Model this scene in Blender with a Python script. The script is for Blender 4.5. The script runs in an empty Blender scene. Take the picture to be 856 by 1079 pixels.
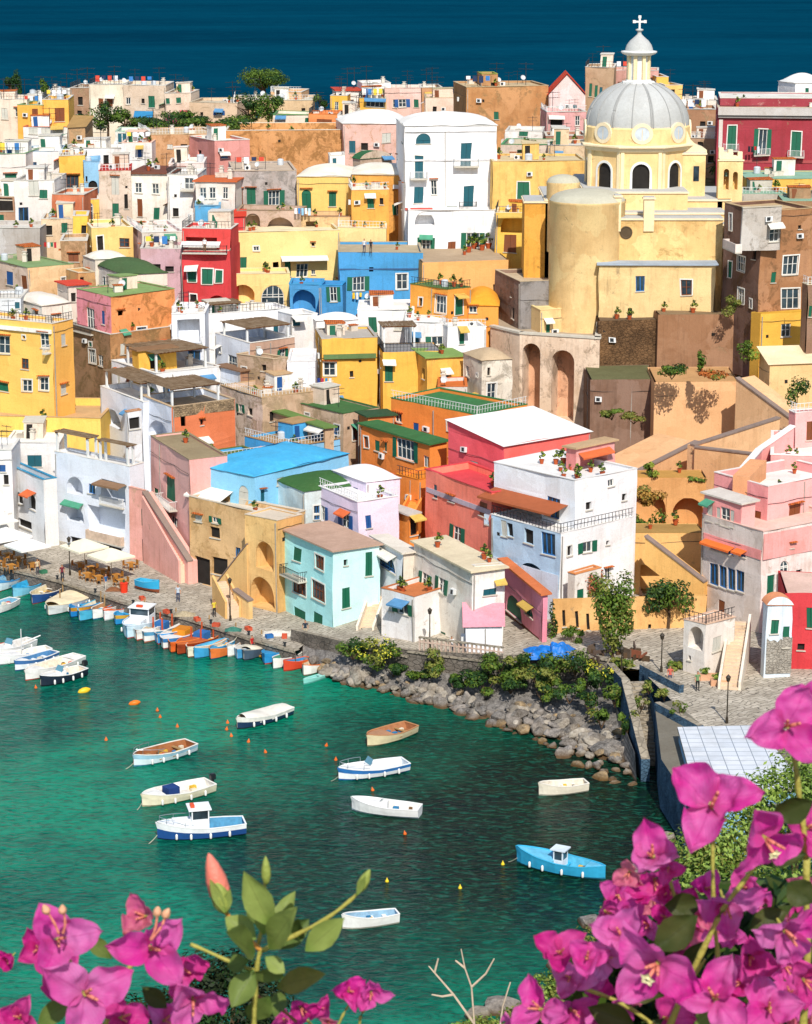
import bpy, bmesh, math, random
from math import sin, cos, tan, radians, pi, sqrt, atan2, floor
from mathutils import Vector, Matrix
from mathutils import noise as mnoise
random.seed(11)
R = random.random
def U_(a, b): return a + (b - a) * random.random()
SC = bpy.context.scene
COL = SC.collection
H = 67.0; TH = radians(14); F = 2500.0; CX = 428.0; CY = 539.5
cT, sT = cos(TH), sin(TH)
# ---------- the camera's geometry, used to read real positions off the photograph ----------
def ray(px, py):
    dx = (px - CX) / F; dz = -(py - CY) / F
    return (dx, cT + dz * sT, -sT + dz * cT)
def PY(px, py, Y):
    d = ray(px, py); t = Y / d[1]
    return Vector((d[0] * t, Y, H + d[2] * t))
def PZ(px, py, z):
    d = ray(px, py); t = (z - H) / d[2]
    return Vector((d[0] * t, d[1] * t, z))
def depth(p): return p[1] * cT + (H - p[2]) * sT
def interp(t, x):
    if x <= t[0][0]: return t[0][1]
    for (a, b), (c, d) in zip(t, t[1:]):
        if x <= c: return b + (d - b) * (x - a) / (c - a)
    return t[-1][1]
GL = [(85, 430), (100, 405), (130, 372), (170, 340), (220, 320), (270, 300), (330, 285), (380, 275), (430, 265), (500, 255), (560, 248), (605, 242), (640, 232), (700, 222)]
GR = [(85, 430), (100, 405), (130, 372), (170, 340), (220, 320), (270, 302), (345, 280), (400, 264), (450, 252), (500, 238), (560, 224), (600, 216), (640, 209), (680, 203), (700, 198), (760, 184)]
def rowY(x, y):
    k = min(1, max(0, (x - 300) / 220.))
    return interp(GL, y) * (1 - k) + interp(GR, y) * k

# ---------- materials ----------
def lin(h, k=1.0):
    h = h.lstrip('#'); o = []
    for i in (0, 2, 4):
        c = int(h[i:i + 2], 16) / 255.
        o.append((c / 12.92 if c <= .04045 else ((c + .055) / 1.055) ** 2.4) * k)
    return (o[0], o[1], o[2], 1)
MATS = {}
class NT:
    def __init__(s, name):
        s.m = bpy.data.materials.new(name); s.m.use_nodes = True
        s.t = s.m.node_tree; s.t.nodes.clear()
        s.o = s.n('ShaderNodeOutputMaterial'); s.b = s.n('ShaderNodeBsdfPrincipled')
        s.l(s.b.outputs[0], s.o.inputs[0])
        s.pos = s.n('ShaderNodeNewGeometry').outputs['Position']
    def n(s, k): return s.t.nodes.new(k)
    def l(s, a, b): s.t.links.new(a, b)
    def scaled(s, v):
        n = s.n('ShaderNodeVectorMath'); n.operation = 'MULTIPLY'; s.l(s.pos, n.inputs[0]); n.inputs[1].default_value = v
        return n.outputs[0]
    def noise(s, sc, det=5, rough=.6, vec=None, dist=0, off=0):
        n = s.n('ShaderNodeTexNoise'); n.inputs['Scale'].default_value = sc; n.inputs['Detail'].default_value = det
        n.inputs['Roughness'].default_value = rough; n.inputs['Distortion'].default_value = dist
        v = vec or s.pos
        if off:
            a = s.n('ShaderNodeVectorMath'); a.operation = 'ADD'; s.l(v, a.inputs[0]); a.inputs[1].default_value = (off, off * .7, off * 1.3); v = a.outputs[0]
        s.l(v, n.inputs['Vector']); return n.outputs[0]
    def ramp(s, f, a, b, lo=0, hi=1):
        n = s.n('ShaderNodeMapRange'); s.l(f, n.inputs[0])
        for i, v in enumerate((a, b, lo, hi)): n.inputs[i + 1].default_value = v
        n.clamp = True; return n.outputs[0]
    def mix(s, f, a, b, mode='MIX'):
        n = s.n('ShaderNodeMix'); n.data_type = 'RGBA'; n.blend_type = mode
        for v, i in ((f, 0), (a, 6), (b, 7)):
            if isinstance(v, (int, float)): n.inputs[i].default_value = v
            elif isinstance(v, tuple): n.inputs[i].default_value = v
            else: s.l(v, n.inputs[i])
        return n.outputs[2]
    def math(s, op, a, b=0.0):
        n = s.n('ShaderNodeMath'); n.operation = op
        for v, i in ((a, 0), (b, 1)):
            if isinstance(v, (int, float)): n.inputs[i].default_value = v
            else: s.l(v, n.inputs[i])
        return n.outputs[0]
    def bump(s, h, st=.3, d=.05):
        n = s.n('ShaderNodeBump'); n.inputs['Strength'].default_value = st; n.inputs['Distance'].default_value = d
        s.l(h, n.inputs['Height']); s.l(n.outputs[0], s.b.inputs['Normal'])
    def fin(s, col=None, rough=.85, spec=.25, **k):
        if col is not None:
            if isinstance(col, tuple): s.b.inputs['Base Color'].default_value = col
            else: s.l(col, s.b.inputs['Base Color'])
        if isinstance(rough, (int, float)): s.b.inputs['Roughness'].default_value = rough
        else: s.l(rough, s.b.inputs['Roughness'])
        s.b.inputs['Specular IOR Level'].default_value = spec
        return s.m
ALB = .94
def wallm(hexc, stain=.35, peel=0., under='#a08a6c', streak=.35):
    """lime-washed plaster: blotches, rain streaks, peeled patches that bare the masonry"""
    key = ('w', hexc, stain, peel, under, streak)
    if key in MATS: return MATS[key]
    t = NT('plaster_' + hexc[1:]); c = lin(hexc, ALB); g_ = .945 if c[0] > c[1] * 1.05 > c[2] * 1.4 else 1; c = (c[0] * .95 + .035, c[1] * .95 * g_ + .03, c[2] * .95 + .042, 1); peel = max(peel, .07 if stain >= .3 else 0); stain = min(.8, stain * 1.35); streak = min(.85, streak * 1.3)
    dark = (c[0] * .62, c[1] * .52, c[2] * .42, 1); lt = (min(.9, c[0] * 1.12 + .03), min(.9, c[1] * 1.12 + .03), min(.9, c[2] * 1.12 + .03), 1)
    n1 = t.noise(.42, 6, .65); n3 = t.noise(3.2, 4, .7, off=5)
    col = t.mix(t.ramp(n1, .45, .72, 0, stain), c, dark)
    col = t.mix(t.ramp(n3, .5, .8, 0, .22), col, lt)
    st = t.noise(1.0, 5, .7, vec=t.scaled((2.2, 2.2, .16)), off=9)
    msk = t.math('MULTIPLY', t.ramp(st, .5, .72, 0, streak), t.ramp(n1, .3, .6, .25, 1))
    col = t.mix(msk, col, (c[0] * .38 + .03, c[1] * .33 + .025, c[2] * .3 + .02, 1))
    # repainted and faded patches with fairly crisp borders, grime toward the wall foot and under the coping
    vp = t.n('ShaderNodeTexVoronoi'); vp.inputs['Scale'].default_value = .33; vp.inputs['Randomness'].default_value = 1
    dv = t.n('ShaderNodeVectorMath'); dv.operation = 'ADD'; nz = t.n('ShaderNodeTexNoise'); nz.inputs['Scale'].default_value = .7; nz.inputs['Detail'].default_value = 5; t.l(t.pos, nz.inputs['Vector'])
    ms = t.n('ShaderNodeVectorMath'); ms.operation = 'SCALE'; t.l(nz.outputs['Color'], ms.inputs[0]); ms.inputs['Scale'].default_value = 2.4; t.l(t.pos, dv.inputs[0]); t.l(ms.outputs[0], dv.inputs[1]); t.l(dv.outputs[0], vp.inputs['Vector'])
    sp = t.n('ShaderNodeSeparateColor'); t.l(vp.outputs['Color'], sp.inputs[0])
    col = t.mix(t.ramp(sp.outputs[0], .62, .66, 0, .12 + stain * .35), col, lt); col = t.mix(t.ramp(sp.outputs[1], .7, .74, 0, .1 + stain * .4), col, (c[0] * .8, c[1] * .72, c[2] * .64, 1))
    fg = t.noise(9, 4, .75, off=11); col = t.mix(t.ramp(fg, .5, .68, 0, .42), col, (c[0] * .6, c[1] * .55, c[2] * .5, 1))
    h = n3
    if peel > 0:
        pn = t.math('ADD', t.math('MULTIPLY', t.noise(.42, 9, .74, off=31, dist=.9), .8), t.math('MULTIPLY', t.noise(2.3, 6, .8, off=17), .2))
        th = .60 - .15 * peel
        pm = t.ramp(pn, th, th + .07)
        u = lin(under, ALB); bn = t.noise(2.6, 6, .75, off=3)
        ucol = t.mix(t.ramp(bn, .35, .68), (u[0] * .62, u[1] * .58, u[2] * .55, 1), (u[0] * 1.2, u[1] * 1.18, u[2] * 1.1, 1)); ucol = t.mix(.3, ucol, c)
        col = t.mix(pm, col, ucol)
        h = t.math('SUBTRACT', n3, t.math('MULTIPLY', pm, .8))
    t.bump(h, .55, .05)
    MATS[key] = t.fin(col, .92, .12); return MATS[key]
def stonem(hexc, sc=1.0, dark='#3a3430', mort=.3):
    key = ('st', hexc, sc, dark)
    if key in MATS: return MATS[key]
    t = NT('stone_' + hexc[1:]); c = lin(hexc, .8); d = lin(dark, .8)
    v = t.n('ShaderNodeTexVoronoi'); v.feature = 'DISTANCE_TO_EDGE'; v.inputs['Scale'].default_value = 2.1 * sc
    t.l(t.scaled((1, 1, 1.7)), v.inputs['Vector'])
    v2 = t.n('ShaderNodeTexVoronoi'); v2.inputs['Scale'].default_value = 2.1 * sc; t.l(t.scaled((1, 1, 1.7)), v2.inputs['Vector'])
    sep = t.n('ShaderNodeSeparateColor'); t.l(v2.outputs['Color'], sep.inputs[0])
    n1 = t.noise(.5, 6, .7); n2 = t.noise(4, 5, .7, off=4)
    col = t.mix(t.ramp(sep.outputs[0], 0, 1, 0, .5), c, (c[0] * .55, c[1] * .52, c[2] * .5, 1))
    col = t.mix(t.ramp(n1, .42, .68, 0, .75), col, d)
    col = t.mix(t.ramp(n2, .5, .75, 0, .5), col, (c[0] * 1.25, c[1] * 1.2, c[2] * 1.15, 1))
    edge = t.ramp(v.outputs[0], 0, .09)
    col = t.mix(t.math('MULTIPLY', t.math('SUBTRACT', 1, edge), .55), col, (d[0] * .6, d[1] * .6, d[2] * .6, 1))
    t.bump(t.math('ADD', t.math('MULTIPLY', edge, .6), n2), .8, .1)
    MATS[key] = t.fin(col, .95, .1); return MATS[key]
def plain(hexc, rough=.7, k=ALB, var=.25, sc=1.5, spec=.3, metal=0, name=None):
    key = ('p', hexc, rough, k, var, sc, spec, metal)
    if key in MATS: return MATS[key]
    t = NT((name or 'paint_') + hexc[1:]); c = lin(hexc, k)
    n = t.noise(sc, 5, .65)
    col = t.mix(t.ramp(n, .4, .7, 0, var * 1.6), c, (c[0] * .55, c[1] * .52, c[2] * .5, 1))
    t.bump(t.noise(sc * 6, 3, .6), .2, .02)
    m = t.fin(col, rough, spec); t.b.inputs['Metallic'].default_value = metal
    MATS[key] = m; return m
def louver(hexc, sc=46):
    key = ('lv', hexc)
    if key in MATS: return MATS[key]
    t = NT('louver_' + hexc[1:]); c = lin(hexc, ALB)
    w = t.n('ShaderNodeTexWave'); w.bands_direction = 'Z'; w.inputs['Scale'].default_value = 3.2; t.l(t.pos, w.inputs['Vector'])
    n = t.noise(1.3, 4, .6)
    col = t.mix(t.ramp(w.outputs[0], .1, .6, .55, 0), c, (c[0] * .3, c[1] * .3, c[2] * .3, 1))
    col = t.mix(t.ramp(n, .4, .7, 0, .35), col, (c[0] * .5 + .02, c[1] * .5 + .03, c[2] * .5 + .03, 1))
    t.bump(w.outputs[0], .5, .03)
    MATS[key] = t.fin(col, .6, .3); return MATS[key]
def glassm():
    if 'glass' in MATS: return MATS['glass']
    t = NT('window_glass'); n = t.noise(.6, 3, .6)
    col = t.mix(t.ramp(n, .35, .65), (.012, .02, .028, 1), (.05, .08, .10, 1))
    MATS['glass'] = t.fin(col, .12, .6); return MATS['glass']
def leafm(a, b, name='leaf', tr=.25):
    key = ('leaf', a, b)
    if key in MATS: return MATS[key]
    t = NT(name); ca = lin(a, .8); cb = lin(b, .8)
    n = t.noise(1.1, 4, .7); n2 = t.noise(9, 2, .5, off=3)
    f = t.math('ADD', t.math('MULTIPLY', n, .6), t.math('MULTIPLY', n2, .45))
    col = t.mix(t.ramp(f, .38, .66), ca, cb)
    m = t.fin(col, .6, .25)
    tr_ = t.n('ShaderNodeBsdfTranslucent'); t.l(col, tr_.inputs[0]); mx = t.n('ShaderNodeMixShader'); mx.inputs[0].default_value = tr
    t.l(t.b.outputs[0], mx.inputs[1]); t.l(tr_.outputs[0], mx.inputs[2]); t.l(mx.outputs[0], t.o.inputs[0])
    MATS[key] = m; return m
def roofm(hexc, var=.4):
    key = ('rf', hexc, var)
    if key in MATS: return MATS[key]
    t = NT('roofing_' + hexc[1:]); c = lin(hexc, ALB)
    n = t.noise(.35, 7, .7, dist=.4); n2 = t.noise(2.2, 5, .7, off=2)
    col = t.mix(t.ramp(n, .42, .68, 0, var), c, (c[0] * .5 + .03, c[1] * .46 + .02, c[2] * .42 + .01, 1))
    col = t.mix(t.ramp(n2, .52, .75, 0, var), col, (min(.85, c[0] * 1.3 + .06), min(.85, c[1] * 1.25 + .06), min(.85, c[2] * 1.2 + .04), 1))
    vp = t.n('ShaderNodeTexVoronoi'); vp.inputs['Scale'].default_value = .45; t.l(t.pos, vp.inputs['Vector']); sp = t.n('ShaderNodeSeparateColor'); t.l(vp.outputs['Color'], sp.inputs[0])
    col = t.mix(t.ramp(sp.outputs[0], .5, .54, 0, var * .5), col, (c[0] * .72, c[1] * .7, c[2] * .68, 1)); n4 = t.noise(6, 4, .8, off=7); col = t.mix(t.ramp(n4, .5, .7, 0, .35), col, (c[0] * .5, c[1] * .47, c[2] * .42, 1))
    t.bump(n2, .5, .06)
    MATS[key] = t.fin(col, .9, .12); return MATS[key]
def tilem(hexc='#c4703f'):
    key = ('tile', hexc)
    if key in MATS: return MATS[key]
    t = NT('roof_tile'); c = lin(hexc, ALB)
    w = t.n('ShaderNodeTexWave'); w.bands_direction = 'X'; w.inputs['Scale'].default_value = 1.3; w.inputs['Distortion'].default_value = .6; t.l(t.pos, w.inputs['Vector'])
    n = t.noise(2.5, 5, .7)
    col = t.mix(t.ramp(n, .38, .65), (c[0] * .5, c[1] * .5, c[2] * .5, 1), (c[0] * 1.15, c[1] * 1.1, c[2], 1))
    col = t.mix(t.ramp(w.outputs[0], 0, .4, .6, 0), col, (c[0] * .3, c[1] * .25, c[2] * .25, 1))
    t.bump(w.outputs[0], .8, .08)
    MATS[key] = t.fin(col, .85, .15); return MATS[key]

# ---------- mesh collector ----------
WOB = [False]
def wob(v):
    p = Vector(v); n = mnoise.noise_vector(p * .3) * .2 + mnoise.noise_vector(p * 1.1 + Vector((7, 3, 1))) * .035
    return (v[0] + n.x, v[1] + n.y, v[2] + n.z)
class MB:
    def __init__(s): s.V = []; s.F = []; s.I = []; s.M = []; s.smooth = False; s.wob = WOB[0]
    def mi(s, m):
        if m not in s.M: s.M.append(m)
        return s.M.index(m)
    def poly(s, pts, m):
        n = len(s.V); s.V += [tuple(p) for p in pts]; s.F.append(tuple(range(n, n + len(pts)))); s.I.append(s.mi(m))
    def ob(s, C, D, N, u0, u1, n0, n1, z0, z1, m):
        """box along D (u) and N (n) from C, z absolute"""
        p = []
        for z in (z0, z1):
            for u, n in ((u0, n0), (u1, n0), (u1, n1), (u0, n1)):
                p.append((C[0] + D[0] * u + N[0] * n, C[1] + D[1] * u + N[1] * n, z))
        k = len(s.V); s.V += p; i = s.mi(m)
        for f in ((0, 3, 2, 1), (4, 5, 6, 7), (0, 1, 5, 4), (1, 2, 6, 5), (2, 3, 7, 6), (3, 0, 4, 7)):
            s.F.append(tuple(k + j for j in f)); s.I.append(i)
    def box(s, x0, y0, z0, x1, y1, z1, m): s.ob((0, 0), (1, 0), (0, 1), x0, x1, y0, y1, z0, z1, m)
    def tube(s, pts, rs, m, n=6, cap=True):
        if not isinstance(rs, (list, tuple)): rs = [rs] * len(pts)
        pts = [Vector(p) for p in pts]; k0 = len(s.V); i = s.mi(m)
        for j, p in enumerate(pts):
            d = (pts[min(j + 1, len(pts) - 1)] - pts[max(j - 1, 0)]).normalized()
            a = d.cross(Vector((0, 0, 1)) if abs(d.z) < .9 else Vector((1, 0, 0))).normalized(); b = d.cross(a)
            for q in range(n):
                t = 2 * pi * q / n; s.V.append(tuple(p + (a * cos(t) + b * sin(t)) * rs[j]))
        for j in range(len(pts) - 1):
            for q in range(n):
                s.F.append((k0 + j * n + q, k0 + j * n + (q + 1) % n, k0 + (j + 1) * n + (q + 1) % n, k0 + (j + 1) * n + q)); s.I.append(i)
        if cap:
            s.F.append(tuple(k0 + q for q in range(n))[::-1]); s.I.append(i)
            s.F.append(tuple(k0 + (len(pts) - 1) * n + q for q in range(n))); s.I.append(i)
    def lathe(s, prof, c, m, n=24, a0=0, a1=2 * pi, fn=None):
        full = abs(a1 - a0 - 2 * pi) < 1e-6; k0 = len(s.V); i = s.mi(m); w = n if full else n + 1
        for r, z in prof:
            for q in range(w):
                t = a0 + (a1 - a0) * q / n; rr = r * (fn(t, z) if fn else 1)
                s.V.append((c[0] + rr * cos(t), c[1] + rr * sin(t), c[2] + z))
        for j in range(len(prof) - 1):
            for q in range(n):
                b = (q + 1) % w
                s.F.append((k0 + j * w + q, k0 + j * w + b, k0 + (j + 1) * w + b, k0 + (j + 1) * w + q)); s.I.append(i)
    def grid(s, fn, nu, nv, m):
        k0 = len(s.V); i = s.mi(m)
        for a in range(nu + 1):
            for b in range(nv + 1): s.V.append(tuple(fn(a / nu, b / nv)))
        for a in range(nu):
            for b in range(nv):
                q = k0 + a * (nv + 1) + b; s.F.append((q, q + 1, q + nv + 2, q + nv + 1)); s.I.append(i)
    def build(s, name, parent=None, smooth=None, world=None):
        if not s.V: return None
        o0 = world if world is not None else (parent['_o'] if parent is not None and '_o' in parent else (0, 0, 0))
        if s.wob: s.V = [wob(v) for v in s.V]
        me = bpy.data.meshes.new(name)
        me.from_pydata([(v[0] - o0[0], v[1] - o0[1], v[2] - o0[2]) for v in s.V], [], s.F)
        for m in s.M: me.materials.append(m)
        me.polygons.foreach_set('material_index', s.I)
        if smooth or (smooth is None and s.smooth): me.polygons.foreach_set('use_smooth', [True] * len(s.F))
        me.update()
        ob = bpy.data.objects.new(name, me); COL.objects.link(ob)
        if parent is not None: ob.parent = parent; ob['_o'] = tuple(o0)
        elif world is not None: ob.location = world
        return ob
def tag(o, label, cat, group=None, kind=None):
    if label: o['label'] = label
    if cat: o['category'] = cat
    if group: o['group'] = group
    if kind: o['kind'] = kind
    return o
def thing(name, label, cat, loc=(0, 0, 0), group=None):
    o = bpy.data.objects.new(name, None); COL.objects.link(o); o.location = loc; o.empty_display_size = .3
    o['_o'] = tuple(loc); return tag(o, label, cat, group)
def struct(name, mb, **k):
    o = mb.build(name, **k); o['kind'] = 'structure'; return o
def dup(root, loc, rz=0, sc=1, label=None, group=None):
    r = root.copy(); COL.objects.link(r); r.location = loc; r.rotation_euler = (0, 0, rz); r.scale = (sc, sc, sc) if not isinstance(sc, tuple) else sc
    if label: r['label'] = label
    if group: r['group'] = group
    for ch in KIDS(root):
        c = ch.copy(); COL.objects.link(c); c.parent = r
        for g in KIDS(ch):
            d = g.copy(); COL.objects.link(d); d.parent = c
    return r
def KIDS(o): return [c for c in COL.objects if c.parent is o] if False else list(o.children)
# ---------- houses ----------
GREEN = louver('#0f6a4c'); TEAL = louver('#12606e'); BLUEL = louver('#1d5a9c'); WHITEL = louver('#d9d6c8'); BROWNL = louver('#8a4a22'); DARKG = louver('#123f3a')
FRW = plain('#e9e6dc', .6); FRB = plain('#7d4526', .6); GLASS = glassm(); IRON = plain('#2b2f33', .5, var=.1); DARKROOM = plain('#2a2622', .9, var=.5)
RAILW = plain('#e4e4e0', .6, var=.15); SILL = plain('#cfc7b6', .9); TERRA = tilem('#d9763a'); WOODD = plain('#a5602c', .8, var=.5)
V3 = lambda C, D, N, u, n, z: (C[0] + D[0] * u + N[0] * n, C[1] + D[1] * u + N[1] * n, z)
def arcpts(u0, u1, v1, rise, n=10):
    m = (u0 + u1) / 2; w = (u1 - u0) / 2; return [(m + w * cos(pi * k / n), v1 - rise + rise * sin(pi * k / n)) for k in range(n + 1)]   # from right to left
def wallface(mb, C, D, N, L, z0, z1, holes, m, back=None):
    us = sorted({0., L} | {h[k] for h in holes for k in (0, 1)}); vs = sorted({z0, z1} | {h[k] for h in holes for k in (2, 3)})
    for i in range(len(us) - 1):
        for j in range(len(vs) - 1):
            cu = (us[i] + us[i + 1]) / 2; cv = (vs[j] + vs[j + 1]) / 2
            if any(h[0] < cu < h[1] and h[2] < cv < h[3] for h in holes): continue
            mb.poly([V3(C, D, N, u, 0, v) for u, v in ((us[i], vs[j]), (us[i + 1], vs[j]), (us[i + 1], vs[j + 1]), (us[i], vs[j + 1]))], m)
    for u0, u1, v0, v1, ar, dp in holes:
        if ar:
            rise = min((u1 - u0) / 2, (v1 - v0) * .8); A = arcpts(u0, u1, v1, rise); h = len(A) // 2
            mb.poly([V3(C, D, N, u, 0, v) for u, v in [(u1, v1)] + A[:h + 1][::-1]], m)
            mb.poly([V3(C, D, N, u, 0, v) for u, v in [(u0, v1)] + A[h:][::-1]], m)
            ring = [(u0, v0), (u1, v0)] + A
        else: ring = [(u0, v0), (u1, v0), (u1, v1), (u0, v1)]
        for a, b in zip(ring, ring[1:] + ring[:1]):
            mb.poly([V3(C, D, N, a[0], 0, a[1]), V3(C, D, N, b[0], 0, b[1]), V3(C, D, N, b[0], -dp, b[1]), V3(C, D, N, a[0], -dp, a[1])], m)
        if back is not None and dp > .5: mb.poly([V3(C, D, N, u, -dp, v) for u, v in ring], back)
def balcony_part(root, C, D, N, u0, u1, z, white=False, dp=.9, hh=.95, solid=None):
    s = MB(); s.ob(C, D, N, u0, u1, .002, dp, z - .14, z, SILL)
    b = s.build('balcony', root)
    r = MB(); m = RAILW if white else IRON
    if solid is not None:
        r.ob(C, D, N, u0, u1, dp - .1, dp - .003, z, z + hh, solid); r.ob(C, D, N, u0, u0 + .1, .003, dp - .1, z, z + hh, solid); r.ob(C, D, N, u1 - .1, u1, .003, dp - .1, z, z + hh, solid)
    else:
        r.ob(C, D, N, u0, u1, dp - .06, dp - .01, z + hh - .05, z + hh, m)
        for uu in (u0, u1 - .05): r.ob(C, D, N, uu, uu + .05, .01, dp - .01, z + hh - .05, z + hh, m)
        n = max(3, int((u1 - u0) / .17))
        for k in range(n + 1):
            u = u0 + (u1 - u0 - .03) * k / n; r.ob(C, D, N, u, u + .03, dp - .05, dp - .02, z, z + hh - .05, m)
        for uu in (u0, u1 - .03):
            for k in range(1, 4): r.ob(C, D, N, uu, uu + .03, dp * k / 4, dp * k / 4 + .03, z, z + hh - .05, m)
    r.build('railing', b)
def window_part(root, C, D, N, u0, u1, v0, v1, ty, fl, wallmat):
    w = u1 - u0; h = v1 - v0; ar = 'a' in fl
    rise = min(w / 2, h * .8) if ar else 0; vt = v1 - rise
    def face(mb, n, m, uu0=u0, uu1=u1, z0=v0):
        pts = [(uu0, z0), (uu1, z0)] + (arcpts(uu0, uu1, v1, rise) if ar else [(uu1, v1), (uu0, v1)])
        mb.poly([V3(C, D, N, u, n, v) for u, v in pts], m)
    if ty in 'WROCVUX':
        fm = {'R': FRB, 'V': GREENP, 'U': BLUEP}.get(ty, FRW); t = min(.09, w * .1)
        f = MB(); n0, n1 = -.16, -.1
        f.ob(C, D, N, u0, u0 + t, n0, n1, v0, vt, fm); f.ob(C, D, N, u1 - t, u1, n0, n1, v0, vt, fm); f.ob(C, D, N, u0 + t, u1 - t, n0, n1, v0, v0 + t, fm)
        if not ar: f.ob(C, D, N, u0 + t, u1 - t, n0, n1, v1 - t, v1, fm)
        else:
            A = arcpts(u0, u1, v1, rise); B = arcpts(u0 + t, u1 - t, v1 - t, rise - t)
            for k in range(len(A) - 1): f.poly([V3(C, D, N, q[0], n1, q[1]) for q in (A[k], A[k + 1], B[k + 1], B[k])], fm)
            f.ob(C, D, N, u0 + t, u1 - t, n0, n1, vt - t / 2, vt + t / 2, fm)
        k = max(1, round(w / 1.0)) if w > 1.3 else 1
        for q in range(1, k + 1 if k > 1 else 2):
            um = u0 + w * q / (k + 1 if k > 1 else 2); f.ob(C, D, N, um - t / 2, um + t / 2, n0, n1 + .01, v0 + t, (v1 if ar else v1 - t) - (.15 if ar else 0), fm)
        if h > 1.2 and ty != 'U': f.ob(C, D, N, u0 + t, u1 - t, n0, n1 - .005, v0 + h * .52, v0 + h * .52 + t * .6, fm)
        fr = f.build('window', root)
        p = MB(); face(p, -.15, GLASS); p.build('pane', fr)
        if ty in 'OC':
            s = MB(); lm = GREEN if ty == 'O' else BLUEL; sw = min(w * .5, .65)
            s.ob(C, D, N, u0 - sw - .02, u0 - .02, .02, .07, v0, v1, lm); s.build('shutter', fr)
            s = MB(); s.ob(C, D, N, u1 + .02, u1 + sw + .02, .02, .07, v0, v1, lm); s.build('shutter', fr)
    elif ty in 'GTBEKN':
        lm = {'G': GREEN, 'T': TEAL, 'B': BLUEL, 'E': WHITEL, 'K': DARKG, 'N': BROWNL}[ty]
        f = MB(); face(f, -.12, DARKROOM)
        g = .015
        if w > .62:
            f.ob(C, D, N, u0 + g, (u0 + u1) / 2 - g, -.1, -.05, v0 + g, vt - g, lm); f.ob(C, D, N, (u0 + u1) / 2 + g, u1 - g, -.1, -.05, v0 + g, vt - g, lm)
        else: f.ob(C, D, N, u0 + g, u1 - g, -.1, -.05, v0 + g, vt - g, lm)
        if ar: f.poly([V3(C, D, N, u, -.06, v) for u, v in arcpts(u0 + g, u1 - g, v1 - g, rise - g)], lm)
        fr = f.build('door' if ty == 'N' or h > 2.1 else 'shutter', root)
    elif ty == 'D':
        f = MB(); face(f, -.25, DARKROOM); fr = f.build('doorway' if h > 1.6 else 'opening', root)  # flat dark sheet stands in for the shade inside the opening
    elif ty == 'H': fr = root
    t = MB()
    if 's' in fl and ty != 'H':
        q = .14
        t.ob(C, D, N, u0 - q, u0, .002, .045, v0, v1, FRW); t.ob(C, D, N, u1, u1 + q, .002, .045, v0, v1, FRW); t.ob(C, D, N, u0 - q, u1 + q, .002, .05, v1, v1 + q, FRW)
    if 't' in fl: 
        t.ob(C, D, N, u0 - .2, u1 + .2, .002, .35, v1 + .16, v1 + .24, TERRA)
    if ty not in 'H' and h < 2.4: t.ob(C, D, N, u0 - .1, u1 + .1, .002, .12, v0 - .09, v0, SILL)
    if t.V: t.build('surround' if 's' in fl else 'sill', fr)
    if 'b' in fl: balcony_part(root, C, D, N, u0 - .45, u1 + .45, v0 - .02, 'i' not in fl)
GREENP = plain('#1c7a5c', .5); BLUEP = plain('#2b6fae', .5)
def parse(s):
    out = []
    for tok in s.split():
        k = 0
        while tok[k].isalpha(): k += 1
        out.append((tok[0], tok[1:k], [float(v) for v in tok[k:].split(',')]))
    return out
HOUSES = []
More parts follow.
